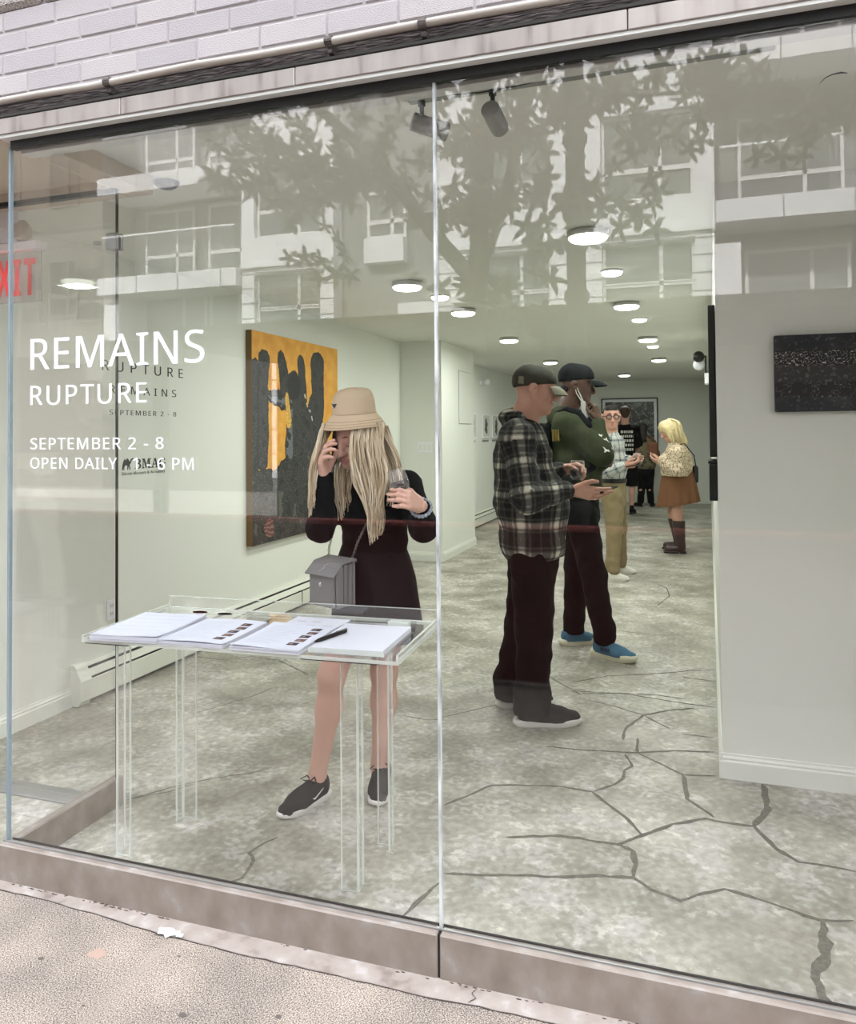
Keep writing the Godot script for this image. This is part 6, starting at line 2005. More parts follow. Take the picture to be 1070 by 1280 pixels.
func hoodie_man() -> void:
	var p := thing("person", "person in green hooded sweatshirt and black cap with hand on chin and blue shoes", "person", Vector3(1.40, 0, -3.12))
	var fl := Flesh.new()
	fl.base = lin(92, 66, 52); fl.lip_c = lin(110, 70, 64)
	var s := 1.0
	var c := Vector3(1.400, 1.690, -3.105)
	var B := frame_of(Vector3(0.98, -0.06, -0.06), Vector3(-0.05, 1, 0))
	fl.lips = c + B * Vector3(0, -0.063, 0.088)
	var mb := MB.new()
	var S := Soft.new()
	head(S, c, B, s, Vector3(1.330, 1.53, -3.11), 0.060)
	S.into(mb, 0.005, fl)
	var shr := Vector3(1.350, 1.440, -2.945); var elr := Vector3(1.560, 1.265, -2.925); var wrr := Vector3(1.530, 1.470, -3.045)
	var shl := Vector3(1.350, 1.440, -3.275); var ell := Vector3(1.420, 1.190, -3.300); var wrl := Vector3(1.570, 1.210, -3.06)
	S = Soft.new()
	S.bone(Vector3(1.345, 1.60, -3.11), Vector3(1.32, 1.46, -3.11), 0.058, 0.07, 0.03)
	trunk_bones(S, Vector3(1.40, 1.02, -3.12), Vector3(1.36, 1.33, -3.11), shl, shr, Vector3.BACK, 0.088, 0.75, Vector3(1.33, 1.47, -3.11))
	S.bone(shr, elr, 0.05, 0.042, 0.03); S.bone(elr, wrr, 0.042, 0.03, 0.02); S.bone(shl, ell, 0.05, 0.042, 0.03); S.bone(ell, wrl, 0.042, 0.03, 0.02)
	leg_bones(S, Vector3(1.42, 0.86, -3.03), Vector3(1.495, 0.50, -3.02), Vector3(1.545, 0.09, -3.05), Vector3.LEFT, 0.78)
	leg_bones(S, Vector3(1.40, 0.86, -3.20), Vector3(1.365, 0.50, -3.24), Vector3(1.320, 0.09, -3.28), Vector3.LEFT, 0.78)
	S.into(mb, 0.016, fl)
	hand(mb, wrr, Vector3(-0.10, 0.98, -0.18), Vector3(-0.85, 0.1, -0.40), true, [0.55, 0.72, 0.80, 0.82], fl, 0.98, 0.55, 0.0045)
	hand(mb, wrl, Vector3(0.55, 0.1, 0.80), Vector3(-0.75, 0.2, 0.55), false, [0.4, 0.45, 0.5, 0.5], fl, 0.98, 0.4, 0.005)
	worn(p, "body", mb, skin_of("dark_skin", fl.base))
	eyes(p, c, B, s, lin(30, 20, 16), lin(120, 106, 96))
	mb = MB.new()
	S = Soft.new()
	hb(S, c, B, s, [0, 0.030, -0.032], [0, 0.0, -0.045], 0.0795, 0.062, 0.03)
	S.into(mb, 0.007)
	worn(p, "short_hair", mb, M.black)
	# sweatshirt
	S = Soft.new()
	S.bone(Vector3(1.405, 1.03, -3.12), Vector3(1.385, 1.20, -3.115), 0.142, 0.140, 0.05, Vector3.BACK, 0.80)
	S.bone(Vector3(1.385, 1.20, -3.115), Vector3(1.360, 1.35, -3.11), 0.140, 0.132, 0.05, Vector3.BACK, 0.78)
	S.bone(shl, shr, 0.082, 0.082, 0.06)
	S.bone(Vector3(1.345, 1.40, -3.11), Vector3(1.325, 1.50, -3.11), 0.11, 0.088, 0.05)
	S.bone(Vector3(1.265, 1.50, -3.04), Vector3(1.265, 1.50, -3.18), 0.050, 0.050, 0.04); S.bone(Vector3(1.265, 1.50, -3.02), Vector3(1.36, 1.47, -3.0), 0.046, 0.034, 0.03); S.bone(Vector3(1.265, 1.50, -3.2), Vector3(1.36, 1.47, -3.22), 0.046, 0.034, 0.03)
	S.bone(shr, elr, 0.080, 0.070, 0.04); S.bone(elr, wrr - (wrr - elr).normalized() * 0.02, 0.072, 0.044, 0.03); S.bone(shl, ell, 0.080, 0.070, 0.04); S.bone(ell, wrl - (wrl - ell).normalized() * 0.02, 0.070, 0.044, 0.03)
	S.planes = [[Vector3(0.30, -1, 0).normalized(), -0.555]]
	folds(S, 0.009, 8.0, 17)
	mb = MB.new()
	S.into(mb, 0.009)
	worn(p, "hooded_sweatshirt", mb, cloth("green_fleece", c8(60, 66, 47), 0.95))
	# pale print on the sleeve, a block of yellow on the shoulder
	mb = MB.new()
	var fa := (wrr - elr).normalized()
	for q in [[0.03, 0.076, 0.3, 0.034], [0.065, 0.071, -0.35, 0.028], [0.095, 0.066, 0.5, 0.030], [0.125, 0.061, -0.2, 0.024], [0.05, 0.074, 1.0, 0.026]]:
		var o: Vector3 = elr + fa * q[0] + (Vector3(0.30, 0.05, 0.95).rotated(fa, q[2] * 0.7)).normalized() * q[1]
		var nz: Vector3 = (o - (elr + fa * q[0])).normalized()
		var bx := Basis(fa.cross(nz).normalized(), fa, nz) * Basis(Vector3.BACK, q[2])
		mb.prism(PackedVector2Array([Vector2(-0.5, -0.6), Vector2(0.1, -0.35), Vector2(0.55, -0.7), Vector2(0.45, 0.2), Vector2(0.6, 0.65), Vector2(0.0, 0.4), Vector2(-0.4, 0.75), Vector2(-0.25, 0.0)]), 0.0125, Transform3D(bx.scaled_local(Vector3(q[3], q[3] * 0.9, 1)), o))
	worn(p, "sleeve_print", mb, M.sole_white)
	mb = MB.new()
	for q in 3: mb.box(Vector3(1.272 + q * 0.016, 1.345, -2.965), Vector3(1.283 + q * 0.016, 1.42, -2.866), 0.004)
	worn(p, "shoulder_patch", mb, cloth("patch_yellow", c8(128, 112, 62), 0.9))
	trousers(p, Vector3(1.405, 1.00, -3.12), Vector3.BACK, 0.118, 0.80, [Vector3(1.425, 0.86, -3.03), Vector3(1.495, 0.50, -3.02), Vector3(1.552, 0.13, -3.045)], [Vector3(1.395, 0.86, -3.205), Vector3(1.365, 0.50, -3.24), Vector3(1.330, 0.11, -3.28)], 0.102, 0.080, 0.064, M.black_cloth, 0.010, 0.075)
	var blue := cloth("shoe_blue", c8(70, 112, 138), 0.7)
	var cream := mat("sole_cream", c8(216, 212, 190), 0.6)
	var a := Vector3(1.482, 0, -3.082); var b := Vector3(1.752, 0, -2.946)
	var so := shoe(p, a, b, blue, cream, mat("lace_navy", c8(36, 52, 84), 0.8), 0.0, 0.042, 1.12)
	var z := (b - a).normalized()
	var side := Vector3(-z.z, 0, z.x)       # the outer side, towards the street
	writing("side_letters", "HOKA", M.lace_navy, so, Transform3D(Basis(z, Vector3.UP, z.cross(Vector3.UP)), a + z * 0.085 + Vector3(0, 0.050, 0) + z.cross(Vector3.UP) * 0.0525), 0.066, 0.024, "Droid Sans", 0, 0.003, 700)
	shoe(p, Vector3(1.255, 0, -3.235), Vector3(1.485, 0, -3.38), blue, cream, M.lace_navy, 0.0, 0.042, 1.12)
	cap_hat(p, c + Vector3(-0.004, 0.014, 0), B, 1.03, cloth("cap_black", c8(28, 31, 33), 0.85), M.cap_black, 0.082, 0.0)
	# mask hanging from the ear
	mb = MB.new()
	var ear := c + B * Vector3(-0.080, 0.0, -0.005)
	if (c + B * Vector3(0.080, 0, 0)).z > c.z: ear = c + B * Vector3(0.080, 0.0, -0.005)
	mb.tube([ear + Vector3(0, 0.012, 0.004), ear + Vector3(0.016, -0.03, 0.004), ear + Vector3(0.034, -0.075, -0.004), ear + Vector3(0.045, -0.115, -0.02)], [0.0028, 0.003, 0.005, 0.008], 6)
	mb.tube([ear + Vector3(-0.008, 0.004, 0.004), ear + Vector3(0.004, -0.045, 0.006), ear + Vector3(0.028, -0.085, 0.0), ear + Vector3(0.045, -0.115, -0.02)], [0.0026, 0.003, 0.004, 0.007], 6)
	S = Soft.new()
	S.bone(ear + Vector3(0.042, -0.108, -0.018), ear + Vector3(0.055, -0.185, -0.03), 0.017, 0.022, 0.01, Vector3.BACK, 1.8)
	S.into(mb, 0.005)
	worn(p, "face_mask", mb, M.sole_white)
	# rucksack
	var t := thing("rucksack", "dark rucksack on the back of the person in green, behind the plaid shirt", "rucksack", Vector3(1.165, 1.06, -3.11))
	mb = MB.new()
	mb.box(Vector3(-0.075, 0.0, -0.15), Vector3(0.068, 0.40, 0.15), 0.05)
	shape("bag", mb, M.cap_black, t)
	mb = MB.new()
	mb.box(Vector3(-0.098, 0.03, -0.11), Vector3(-0.076, 0.20, 0.11), 0.012)
	shape("front_pocket", mb, M.cap_black, t)
	mb = MB.new()
	mb.box(Vector3(-0.02, 0.22, 0.1505), Vector3(0.03, 0.27, 0.154), 0.001)
	shape("patch", mb, M.grey_metal, t)
	for zz in [0.155, -0.155]:
		mb = MB.new()
		mb.tube([Vector3(0.05, 0.37, zz * 0.7), Vector3(0.11, 0.450, zz * 0.8), Vector3(0.185, 0.484, zz * 0.82), Vector3(0.255, 0.462, zz * 0.82), Vector3(0.318, 0.38, zz * 0.82), Vector3(0.350, 0.26, zz * 0.85), Vector3(0.345, 0.12, zz * 1.05), Vector3(0.22, 0.05, zz * 1.25), Vector3(0.07, 0.05, zz)], [0.020], 8, true, 0.35)
		shape("strap", mb, M.cap_black, t)

func glasses_man() -> void:
	var p := thing("person", "person in white checked shirt, dark glasses and khaki trousers looking out between others", "person", Vector3(1.37, 0, -5.78))
	var fl := Flesh.new()
	fl.base = lin(196, 148, 128); fl.lip_c = lin(166, 102, 94)
	var s := 0.99
	var c := Vector3(1.362, 1.540, -5.750)
	var B := frame_of(Vector3(0.24, -0.05, 0.97), Vector3.UP)
	fl.lips = c + B * Vector3(0, -0.063, 0.088)
	var mb := MB.new()
	var S := Soft.new()
	head(S, c, B, s, Vector3(1.36, 1.38, -5.77), 0.058)
	S.into(mb, 0.0055, fl)
	var shr := Vector3(1.340, 1.295, -5.610); var elr := Vector3(1.345, 1.035, -5.530); var wrr := Vector3(1.500, 1.085, -5.520)
	var shl := Vector3(1.400, 1.295, -5.930); var ell := Vector3(1.435, 1.055, -5.960); var wrl := Vector3(1.545, 1.135, -5.720)
	S = Soft.new()
	S.bone(Vector3(1.362, 1.46, -5.765), Vector3(1.365, 1.33, -5.77), 0.054, 0.066, 0.03)
	trunk_bones(S, Vector3(1.375, 0.95, -5.78), Vector3(1.37, 1.20, -5.77), shl, shr, Vector3.BACK, 0.082, 0.75, Vector3(1.365, 1.34, -5.77))
	S.bone(shr, elr, 0.044, 0.038, 0.03); S.bone(elr, wrr, 0.038, 0.028, 0.02); S.bone(shl, ell, 0.044, 0.038, 0.03); S.bone(ell, wrl, 0.038, 0.028, 0.02)
	leg_bones(S, Vector3(1.37, 0.80, -5.69), Vector3(1.385, 0.45, -5.66), Vector3(1.360, 0.09, -5.63), Vector3.LEFT, 0.75)
	leg_bones(S, Vector3(1.38, 0.80, -5.87), Vector3(1.400, 0.45, -5.95), Vector3(1.395, 0.09, -6.05), Vector3.LEFT, 0.75)
	S.into(mb, 0.018, fl)
	hand(mb, wrr, Vector3(0.95, 0.1, 0.1), Vector3(0.1, 0.7, -0.6), true, [0.4, 0.45, 0.5, 0.5], fl, 0.98, 0.4, 0.006)
	hand(mb, wrl, Vector3(0.90, 0.05, 0.35), Vector3(-0.3, -0.1, 0.9), false, [0.3, 0.35, 0.4, 0.45], fl, 0.98, 0.4, 0.006)
	worn(p, "body", mb, M.fair_skin)
	eyes(p, c, B, s, lin(50, 36, 26))
	mb = MB.new()
	S = Soft.new()
	hb(S, c, B, s, [0, 0.050, -0.036], [0, 0.060, 0.020], 0.0745, 0.062, 0.03)
	hb(S, c, B, s, [0, 0.0, -0.06], [0, 0.03, -0.05], 0.055, 0.06, 0.03)
	for x in [-1, 1]: hb(S, c, B, s, [0.066 * x, 0.050, -0.012], [0.072 * x, 0.012, -0.022], 0.016, 0.010, 0.02)
	hb(S, c, B, s, [0.02, 0.092, 0.045], [-0.035, 0.090, 0.045], 0.028, 0.022, 0.02)
	S.planes = [[B * Vector3(0, -1, 0.55).normalized(), (B * Vector3(0, -1, 0.55).normalized()).dot(c + B * (Vector3(0, 0.034, 0.03) * s))]]
	S.into(mb, 0.007)
	for x in [-1, 1]:
		mb.tube([c + B * (Vector3(0.012 * x, 0.036, 0.0935) * s), c + B * (Vector3(0.030 * x, 0.042, 0.089) * s), c + B * (Vector3(0.048 * x, 0.036, 0.074) * s)], [0.004, 0.0042, 0.002], 6)
	worn(p, "dark_hair", mb, mat("hair_dark", c8(34, 28, 25), 0.7))
	mb = MB.new()
	for x in [-1, 1]:
		var ring := []
		for i in 17:
			var a := TAU * i / 16
			ring.append(c + B * (Vector3(0.034 * x + cos(a) * 0.026, 0.006 + sin(a) * 0.021, 0.100 - absf(cos(a) * 0.026 + 0.034) * 0.12) * s))
		mb.tube(ring, [0.0042], 6, false)
		mb.tube([c + B * (Vector3(0.060 * x, 0.012, 0.092) * s), c + B * (Vector3(0.078 * x, 0.012, 0.06) * s), c + B * (Vector3(0.082 * x, 0.010, -0.005) * s)], [0.003], 6)
	mb.tube([c + B * (Vector3(-0.008, 0.010, 0.100) * s), c + B * (Vector3(0.008, 0.010, 0.100) * s)], [0.003], 6)
	worn(p, "glasses", mb, M.black)
	S = Soft.new()
	S.bone(Vector3(1.375, 0.96, -5.78), Vector3(1.375, 1.08, -5.775), 0.112, 0.116, 0.05, Vector3.BACK, 0.80)
	S.bone(Vector3(1.375, 1.08, -5.775), Vector3(1.368, 1.22, -5.77), 0.116, 0.114, 0.05, Vector3.BACK, 0.78)
	S.bone(shl, shr, 0.068, 0.068, 0.06)
	S.bone(Vector3(1.368, 1.27, -5.77), Vector3(1.364, 1.37, -5.77), 0.085, 0.066, 0.05)
	S.bone(shr, elr, 0.064, 0.058, 0.04, Vector3.ZERO, 1.0, false, 1); S.bone(elr, wrr - Vector3(0.02, 0, 0), 0.060, 0.042, 0.03, Vector3.ZERO, 1.0, false, 1)
	S.bone(shl, ell, 0.064, 0.058, 0.04, Vector3.ZERO, 1.0, false, 1); S.bone(ell, wrl - Vector3(0.02, 0, 0.01), 0.060, 0.040, 0.03, Vector3.ZERO, 1.0, false, 1)
	S.planes = [[Vector3.DOWN, -0.945]]
	folds(S, 0.008, 8.0, 27)
	var ck := Check.new()
	ck.mid = Vector3(1.37, 0, -5.77); ck.dark = lin(196, 198, 192); ck.half = lin(128, 134, 136); ck.light = lin(46, 56, 62); ck.period = 0.095
	mb = MB.new()
	S.into(mb, 0.010, ck)
	worn(p, "checked_shirt", mb, M.woven)
	mb = MB.new()
	var ring2 := PackedVector3Array()
	for y in [0.915, 0.955]:
		for i in 28:
			var a := -TAU * i / 28
			ring2.append(Vector3(1.377 + cos(a) * 0.121, y, -5.78 + sin(a) * 0.150))
	mb.grid(2, 28, ring2)
	worn(p, "belt", mb, M.black)
	trousers(p, Vector3(1.375, 0.89, -5.78), Vector3.BACK, 0.116, 0.80, [Vector3(1.375, 0.80, -5.69), Vector3(1.385, 0.45, -5.665), Vector3(1.362, 0.10, -5.63)], [Vector3(1.385, 0.80, -5.87), Vector3(1.40, 0.45, -5.95), Vector3(1.397, 0.10, -6.05)], 0.098, 0.078, 0.062, cloth("khaki", c8(140, 126, 96), 0.9), 0.012, 0.06, 0.011)
	shoe(p, Vector3(1.275, 0, -5.575), Vector3(1.520, 0, -5.665), cloth("shoe_white", c8(226, 224, 216), 0.7), M.sole_white, null, 0.0, 0.026, 1.0, 0.008)
	shoe(p, Vector3(1.315, 0, -6.06), Vector3(1.560, 0, -6.07), M.shoe_white, M.sole_white, null, 0.0, 0.026, 1.0, 0.008)
	wine_glass(Vector3(1.600, 1.10, -5.625), Vector3(0.05, 1, 0.1), "stemless wine glass in the hand of the person with glasses and checked shirt", 1.0)
	phone(Vector3(1.575, 1.095, -5.52), Vector3(0.95, 0.12, 0.1), Vector3(-0.1, 0.9, 0.3), "dark mobile phone in the lower hand of the person with glasses")

func blonde_woman() -> void:
	var p := thing("person", "person with blonde hair, speckled cream jumper, brown skirt and knee boots, far inside", "person", Vector3(1.91, 0, -7.65))
	var fl := Flesh.new()
	fl.base = lin(196, 150, 130); fl.lip_c = lin(176, 100, 96)
	var c := Vector3(1.842, 1.405, -7.650)
	var B := frame_of(Vector3(-0.88, -0.42, 0.16), Vector3.UP)
	fl.lips = c + B * Vector3(0, -0.063, 0.088)
	var mb := MB.new()
	var S := Soft.new()
	head(S, c, B, 1.0, Vector3(1.905, 1.235, -7.65), 0.058)
	S.into(mb, 0.007, fl)
	var shl := Vector3(1.935, 1.150, -7.475); var ell := Vector3(1.935, 0.955, -7.455); var wrl := Vector3(1.735, 1.045, -7.560)
	var shr := Vector3(1.935, 1.150, -7.825); var elr := Vector3(1.930, 0.955, -7.845); var wrr := Vector3(1.730, 1.060, -7.70)
	S = Soft.new()
	trunk_bones(S, Vector3(1.915, 0.92, -7.65), Vector3(1.93, 1.10, -7.65), shl, shr, Vector3.BACK, 0.105, 0.8, Vector3(1.91, 1.21, -7.65))
	S.bone(shl, ell, 0.05, 0.045, 0.03); S.bone(ell, wrl, 0.045, 0.03, 0.02); S.bone(shr, elr, 0.05, 0.045, 0.03); S.bone(elr, wrr, 0.045, 0.03, 0.02)
	leg_bones(S, Vector3(1.93, 0.76, -7.585), Vector3(1.915, 0.44, -7.565), Vector3(1.955, 0.09, -7.56), Vector3.RIGHT, 1.15)
	leg_bones(S, Vector3(1.91, 0.76, -7.725), Vector3(1.870, 0.44, -7.75), Vector3(1.930, 0.09, -7.83), Vector3.RIGHT, 1.15)
	S.into(mb, 0.014, fl)
	hand(mb, wrl, Vector3(-0.92, 0.32, -0.1), Vector3(0.25, 0.75, -0.6), false, [0.4, 0.45, 0.5, 0.5], fl, 0.92, 0.5, 0.006)
	hand(mb, wrr, Vector3(-0.92, 0.25, 0.2), Vector3(0.25, 0.75, 0.6), true, [0.4, 0.45, 0.5, 0.5], fl, 0.92, 0.5, 0.006)
	worn(p, "body", mb, M.fair_skin)
	eyes(p, c, B, 1.0, lin(60, 80, 90))
	mb = MB.new()
	S = Soft.new()
	hb(S, c, B, 1.0, [0, 0.045, -0.036], [0, 0.058, 0.020], 0.092, 0.080, 0.03)
	S.bone(c + Vector3(0.05, 0.02, 0), Vector3(1.985, 1.275, -7.65), 0.095, 0.062, 0.05)
	S.bone(c + B * Vector3(0.075, 0.03, 0.02), c + B * Vector3(0.082, -0.085, 0.03), 0.034, 0.022, 0.03); S.bone(c + B * Vector3(-0.075, 0.03, 0.02), c + B * Vector3(-0.082, -0.085, 0.03), 0.034, 0.022, 0.03)
	var hc := [lin(212, 194, 146), lin(180, 158, 112), lin(230, 216, 176)]
	mb.col = hc[0]
	folds(S, 0.008, 22.0, 5)
	S.into(mb, 0.009)
	strands(mb, 90, [[c + Vector3(0.01, 0.135, 0), Vector3(0.03, 0, 0.05)], [c + Vector3(0.05, 0.10, 0.04), Vector3(0.07, 0, 0.04)], [c + Vector3(0.07, 0.0, 0.085), Vector3(0.075, 0, 0.0)], [c + Vector3(0.10, -0.12, 0.085), Vector3(0.07, 0.02, 0)]], 0.02, 9, hc, 0.006)
	worn(p, "blonde_hair", mb, M.hair_sheen)
	# jumper
	S = Soft.new()
	S.bone(Vector3(1.915, 0.93, -7.65), Vector3(1.925, 1.02, -7.65), 0.172, 0.172, 0.05, Vector3.BACK, 0.85)
	S.bone(Vector3(1.925, 1.02, -7.65), Vector3(1.935, 1.12, -7.65), 0.165, 0.14, 0.05, Vector3.BACK, 0.82)
	S.ball(Vector3(1.815, 1.06, -7.58), 0.085, 0.06); S.ball(Vector3(1.815, 1.06, -7.72), 0.085, 0.06)
	S.bone(shl, shr, 0.085, 0.085, 0.06)
	S.bone(Vector3(1.93, 1.16, -7.65), Vector3(1.905, 1.255, -7.65), 0.10, 0.072, 0.05)
	S.bone(shl, ell, 0.078, 0.075, 0.04); S.bone(ell, wrl + Vector3(0.02, 0, 0), 0.076, 0.046, 0.03); S.bone(shr, elr, 0.078, 0.075, 0.04); S.bone(elr, wrr + Vector3(0.02, 0, 0), 0.076, 0.046, 0.03)
	S.planes = [[Vector3.DOWN, -0.885]]
	folds(S, 0.008, 8.0, 37)
	var sp := Speckle.new()
	sp.n.seed = 4; sp.n.frequency = 52.0; sp.n.fractal_octaves = 1
	sp.base = lin(218, 200, 174); sp.spot = lin(128, 104, 82)
	mb = MB.new()
	S.into(mb, 0.0085, sp)
	worn(p, "jumper", mb, M.woven)
	# pleated skirt
	mb = MB.new()
	var pts := PackedVector3Array()
	var rows := [[0.94, 0.165], [0.88, 0.182], [0.80, 0.198], [0.70, 0.212], [0.60, 0.226], [0.555, 0.232], [0.556, 0.222], [0.70, 0.200]]
	for r in rows:
		for q in 72:
			var a := -TAU * q / 72.0
			var k: float = clampf((0.90 - r[0]) / 0.3, 0, 1)
			var w: float = r[1] * (1.0 + 0.055 * k * sin(a * 13.0) + 0.03 * k * sin(a * 5.0))
			pts.append(Vector3(1.935 + cos(a) * w, r[0] + 0.035 * cos(a) * k, -7.65 + sin(a) * w * 0.85))
	mb.grid(rows.size(), 72, pts)
	for i in mb.n.size(): mb.n[i] = -mb.n[i]
	for i in range(0, mb.ix.size(), 3):
		var w := mb.ix[i + 1]; mb.ix[i + 1] = mb.ix[i + 2]; mb.ix[i + 2] = w
	worn(p, "pleated_skirt", mb, cloth("skirt_brown", c8(118, 82, 58), 0.8))
	var boot := mat("boot_brown", c8(52, 34, 32), 0.4)
	for q in [[Vector3(1.935, 0.375, -7.562), Vector3(1.955, 0.09, -7.56), Vector3(2.015, 0, -7.560), Vector3(1.765, 0, -7.545)], [Vector3(1.885, 0.375, -7.77), Vector3(1.93, 0.09, -7.83), Vector3(1.990, 0, -7.845), Vector3(1.755, 0, -7.870)]]:
		S = Soft.new()
		S.bone(q[0], q[1], 0.074, 0.052, 0.02); S.bone(q[1], q[1] - Vector3(0, 0.05, 0), 0.052, 0.05, 0.02)
		S.planes = [[Vector3.UP, 0.375], [Vector3.DOWN, -0.02]]
		mb = MB.new()
		S.into(mb, 0.010)
		var o := worn(p, "boot", mb, boot)
		var d: Vector3 = (q[3] - q[2]).normalized()
		S = Soft.new()
		S.bone(q[2] + d * 0.05 + Vector3(0, 0.055, 0), q[2] + d * 0.20 + Vector3(0, 0.045, 0), 0.045, 0.042, 0.03)
		S.planes = [[Vector3.DOWN, -0.018]]
		mb = MB.new()
		S.into(mb, 0.009)
		shape("boot_foot", mb, boot, o)
		mb = MB.new()
		var xf := Transform3D(Basis(Vector3.UP.cross(d), Vector3.UP, d), q[2])
		mb.box(Vector3(-0.042, 0.0, 0.0), Vector3(0.042, 0.03, 0.07), 0.008, xf); mb.box(Vector3(-0.046, 0.004, 0.07), Vector3(0.046, 0.026, 0.252), 0.012, xf)
		shape("boot_sole", mb, M.black, o)
	phone(Vector3(1.655, 1.118, -7.625), Vector3(-0.75, 0.55, 0.1), Vector3(0.5, 0.8, 0.1), "mobile phone held by the blonde person in the speckled jumper")
	var t := thing("shoulder_bag", "small dark bag hanging behind the blonde person in the brown skirt", "bag", Vector3(2.115, 0.80, -7.72))
	mb = MB.new()
	mb.box(Vector3(-0.02, 0.0, -0.10), Vector3(0.045, 0.20, 0.10), 0.02)
	shape("bag", mb, M.black, t)
	mb = MB.new()
	mb.tube([Vector3(0.02, 0.19, 0.08), Vector3(0.0, 0.32, 0.12), Vector3(-0.10, 0.46, 0.18), Vector3(-0.19, 0.44, 0.16)], [0.007], 6)
	mb.tube([Vector3(0.02, 0.19, -0.06), Vector3(0.0, 0.32, -0.02), Vector3(-0.08, 0.42, 0.08), Vector3(-0.19, 0.44, 0.16)], [0.007], 6)
	shape("strap", mb, M.black, t)

func back_people() -> void:
	# seen from behind, looking at the far picture
	var p := thing("person", "person in black printed t-shirt and shorts seen from behind before the far picture", "person", Vector3(1.02, 0, -11.95))
	var fl := Flesh.new()
	fl.base = lin(202, 156, 138)
	var c := Vector3(1.02, 1.715, -11.93)
	var B := frame_of(Vector3(-0.15, -0.05, -1), Vector3.UP)
	var mb := MB.new()
	var S := Soft.new()
	head(S, c, B, 1.05, Vector3(1.02, 1.54, -11.93), 0.062)
	S.into(mb, 0.009, fl)
	S = Soft.new()
	trunk_bones(S, Vector3(1.02, 1.0, -11.95), Vector3(1.02, 1.36, -11.95), Vector3(0.86, 1.46, -11.95), Vector3(1.18, 1.46, -11.95), Vector3.RIGHT, 0.105, 0.72, Vector3(1.02, 1.52, -11.94))
	for x in [-1, 1]:
		S.bone(Vector3(1.02 + 0.175 * x, 1.45, -11.95), Vector3(1.02 + 0.235 * x, 1.17, -11.94), 0.05, 0.042, 0.03)
		S.bone(Vector3(1.02 + 0.235 * x, 1.17, -11.94), Vector3(1.02 + 0.16 * x, 1.05, -12.14), 0.042, 0.03, 0.02)
		leg_bones(S, Vector3(1.02 + 0.09 * x, 0.92, -11.95), Vector3(1.02 + 0.10 * x, 0.50, -11.95), Vector3(1.02 + 0.09 * x, 0.09, -11.93), Vector3.BACK)
	S.into(mb, 0.018, fl)
	for x in [-1, 1]:
		hand(mb, Vector3(1.02 + 0.16 * x, 1.05, -12.14), Vector3(-0.3 * x, 0.2, -0.9), Vector3(-0.8 * x, 0.3, 0.2), x > 0, [0.4, 0.45, 0.5, 0.5], fl, 1.0, 0.4, 0.007)
	worn(p, "body", mb, M.fair_skin)
	S = Soft.new()
	hb(S, c, B, 1.05, [0, 0.040, -0.034], [0, 0.052, 0.020], 0.085, 0.078, 0.03); hb(S, c, B, 1.05, [0, 0.0, -0.05], [0, -0.03, -0.055], 0.07, 0.055, 0.03)
	mb = MB.new()
	S.into(mb, 0.011)
	worn(p, "brown_hair", mb, mat("hair_brown", c8(66, 48, 38), 0.75))
	S = Soft.new()
	S.bone(Vector3(1.02, 0.98, -11.95), Vector3(1.02, 1.2, -11.95), 0.128, 0.125, 0.05, Vector3.RIGHT, 0.76); S.bone(Vector3(1.02, 1.2, -11.95), Vector3(1.02, 1.37, -11.95), 0.125, 0.125, 0.05, Vector3.RIGHT, 0.72)
	S.bone(Vector3(0.86, 1.44, -11.95), Vector3(1.18, 1.44, -11.95), 0.078, 0.078, 0.06); S.bone(Vector3(1.02, 1.42, -11.95), Vector3(1.02, 1.52, -11.94), 0.09, 0.07, 0.04)
	for x in [-1, 1]: S.bone(Vector3(1.02 + 0.17 * x, 1.44, -11.95), Vector3(1.02 + 0.225 * x, 1.20, -11.94), 0.075, 0.070, 0.04)
	S.planes = [[Vector3.DOWN, -0.90]]
	folds(S, 0.009, 8.0, 47)
	mb = MB.new()
	S.into(mb, 0.014)
	var shirt := worn(p, "t_shirt", mb, M.black_cloth)
	mb = MB.new()
	rng.seed = 12
	for r in 5:
		var y := 1.40 - r * 0.075
		var x := 0.955
		while x < 1.155:
			var w := rng.randf_range(0.018, 0.045)
			mb.box(Vector3(x, y - 0.022, -11.855), Vector3(minf(x + w, 1.16), y + 0.022, -11.813), 0.003)
			x += w + 0.012
	shape("back_print", mb, M.sole_white, shirt)
	trousers(p, Vector3(1.02, 0.93, -11.95), Vector3.RIGHT, 0.115, 0.76, [Vector3(1.11, 0.84, -11.95), Vector3(1.12, 0.52, -11.95), Vector3(1.12, 0.47, -11.95)], [Vector3(0.93, 0.84, -11.95), Vector3(0.92, 0.52, -11.95), Vector3(0.92, 0.47, -11.95)], 0.11, 0.098, 0.095, M.black_cloth, 0.01, 0.47, 0.015, "shorts")
	for x in [-1, 1]: shoe(p, Vector3(1.02 + 0.09 * x, 0, -11.87), Vector3(1.02 + 0.12 * x, 0, -12.15), M.shoe_black, M.black, null, 0.05, 0.03, 1.1, 0.012)

	p = thing("person", "person in olive jacket and black leggings seen from behind before the far picture", "person", Vector3(1.27, 0, -13.35))
	c = Vector3(1.235, 1.435, -13.36)
	B = frame_of(Vector3(-0.2, -0.1, -1), Vector3.UP)
	mb = MB.new()
	S = Soft.new()
	head(S, c, B, 0.98, Vector3(1.25, 1.28, -13.35), 0.055)
	S.into(mb, 0.010, fl)
	S = Soft.new()
	trunk_bones(S, Vector3(1.27, 0.80, -13.35), Vector3(1.26, 1.12, -13.35), Vector3(1.13, 1.20, -13.35), Vector3(1.39, 1.20, -13.35), Vector3.RIGHT, 0.095, 0.75, Vector3(1.25, 1.25, -13.35))
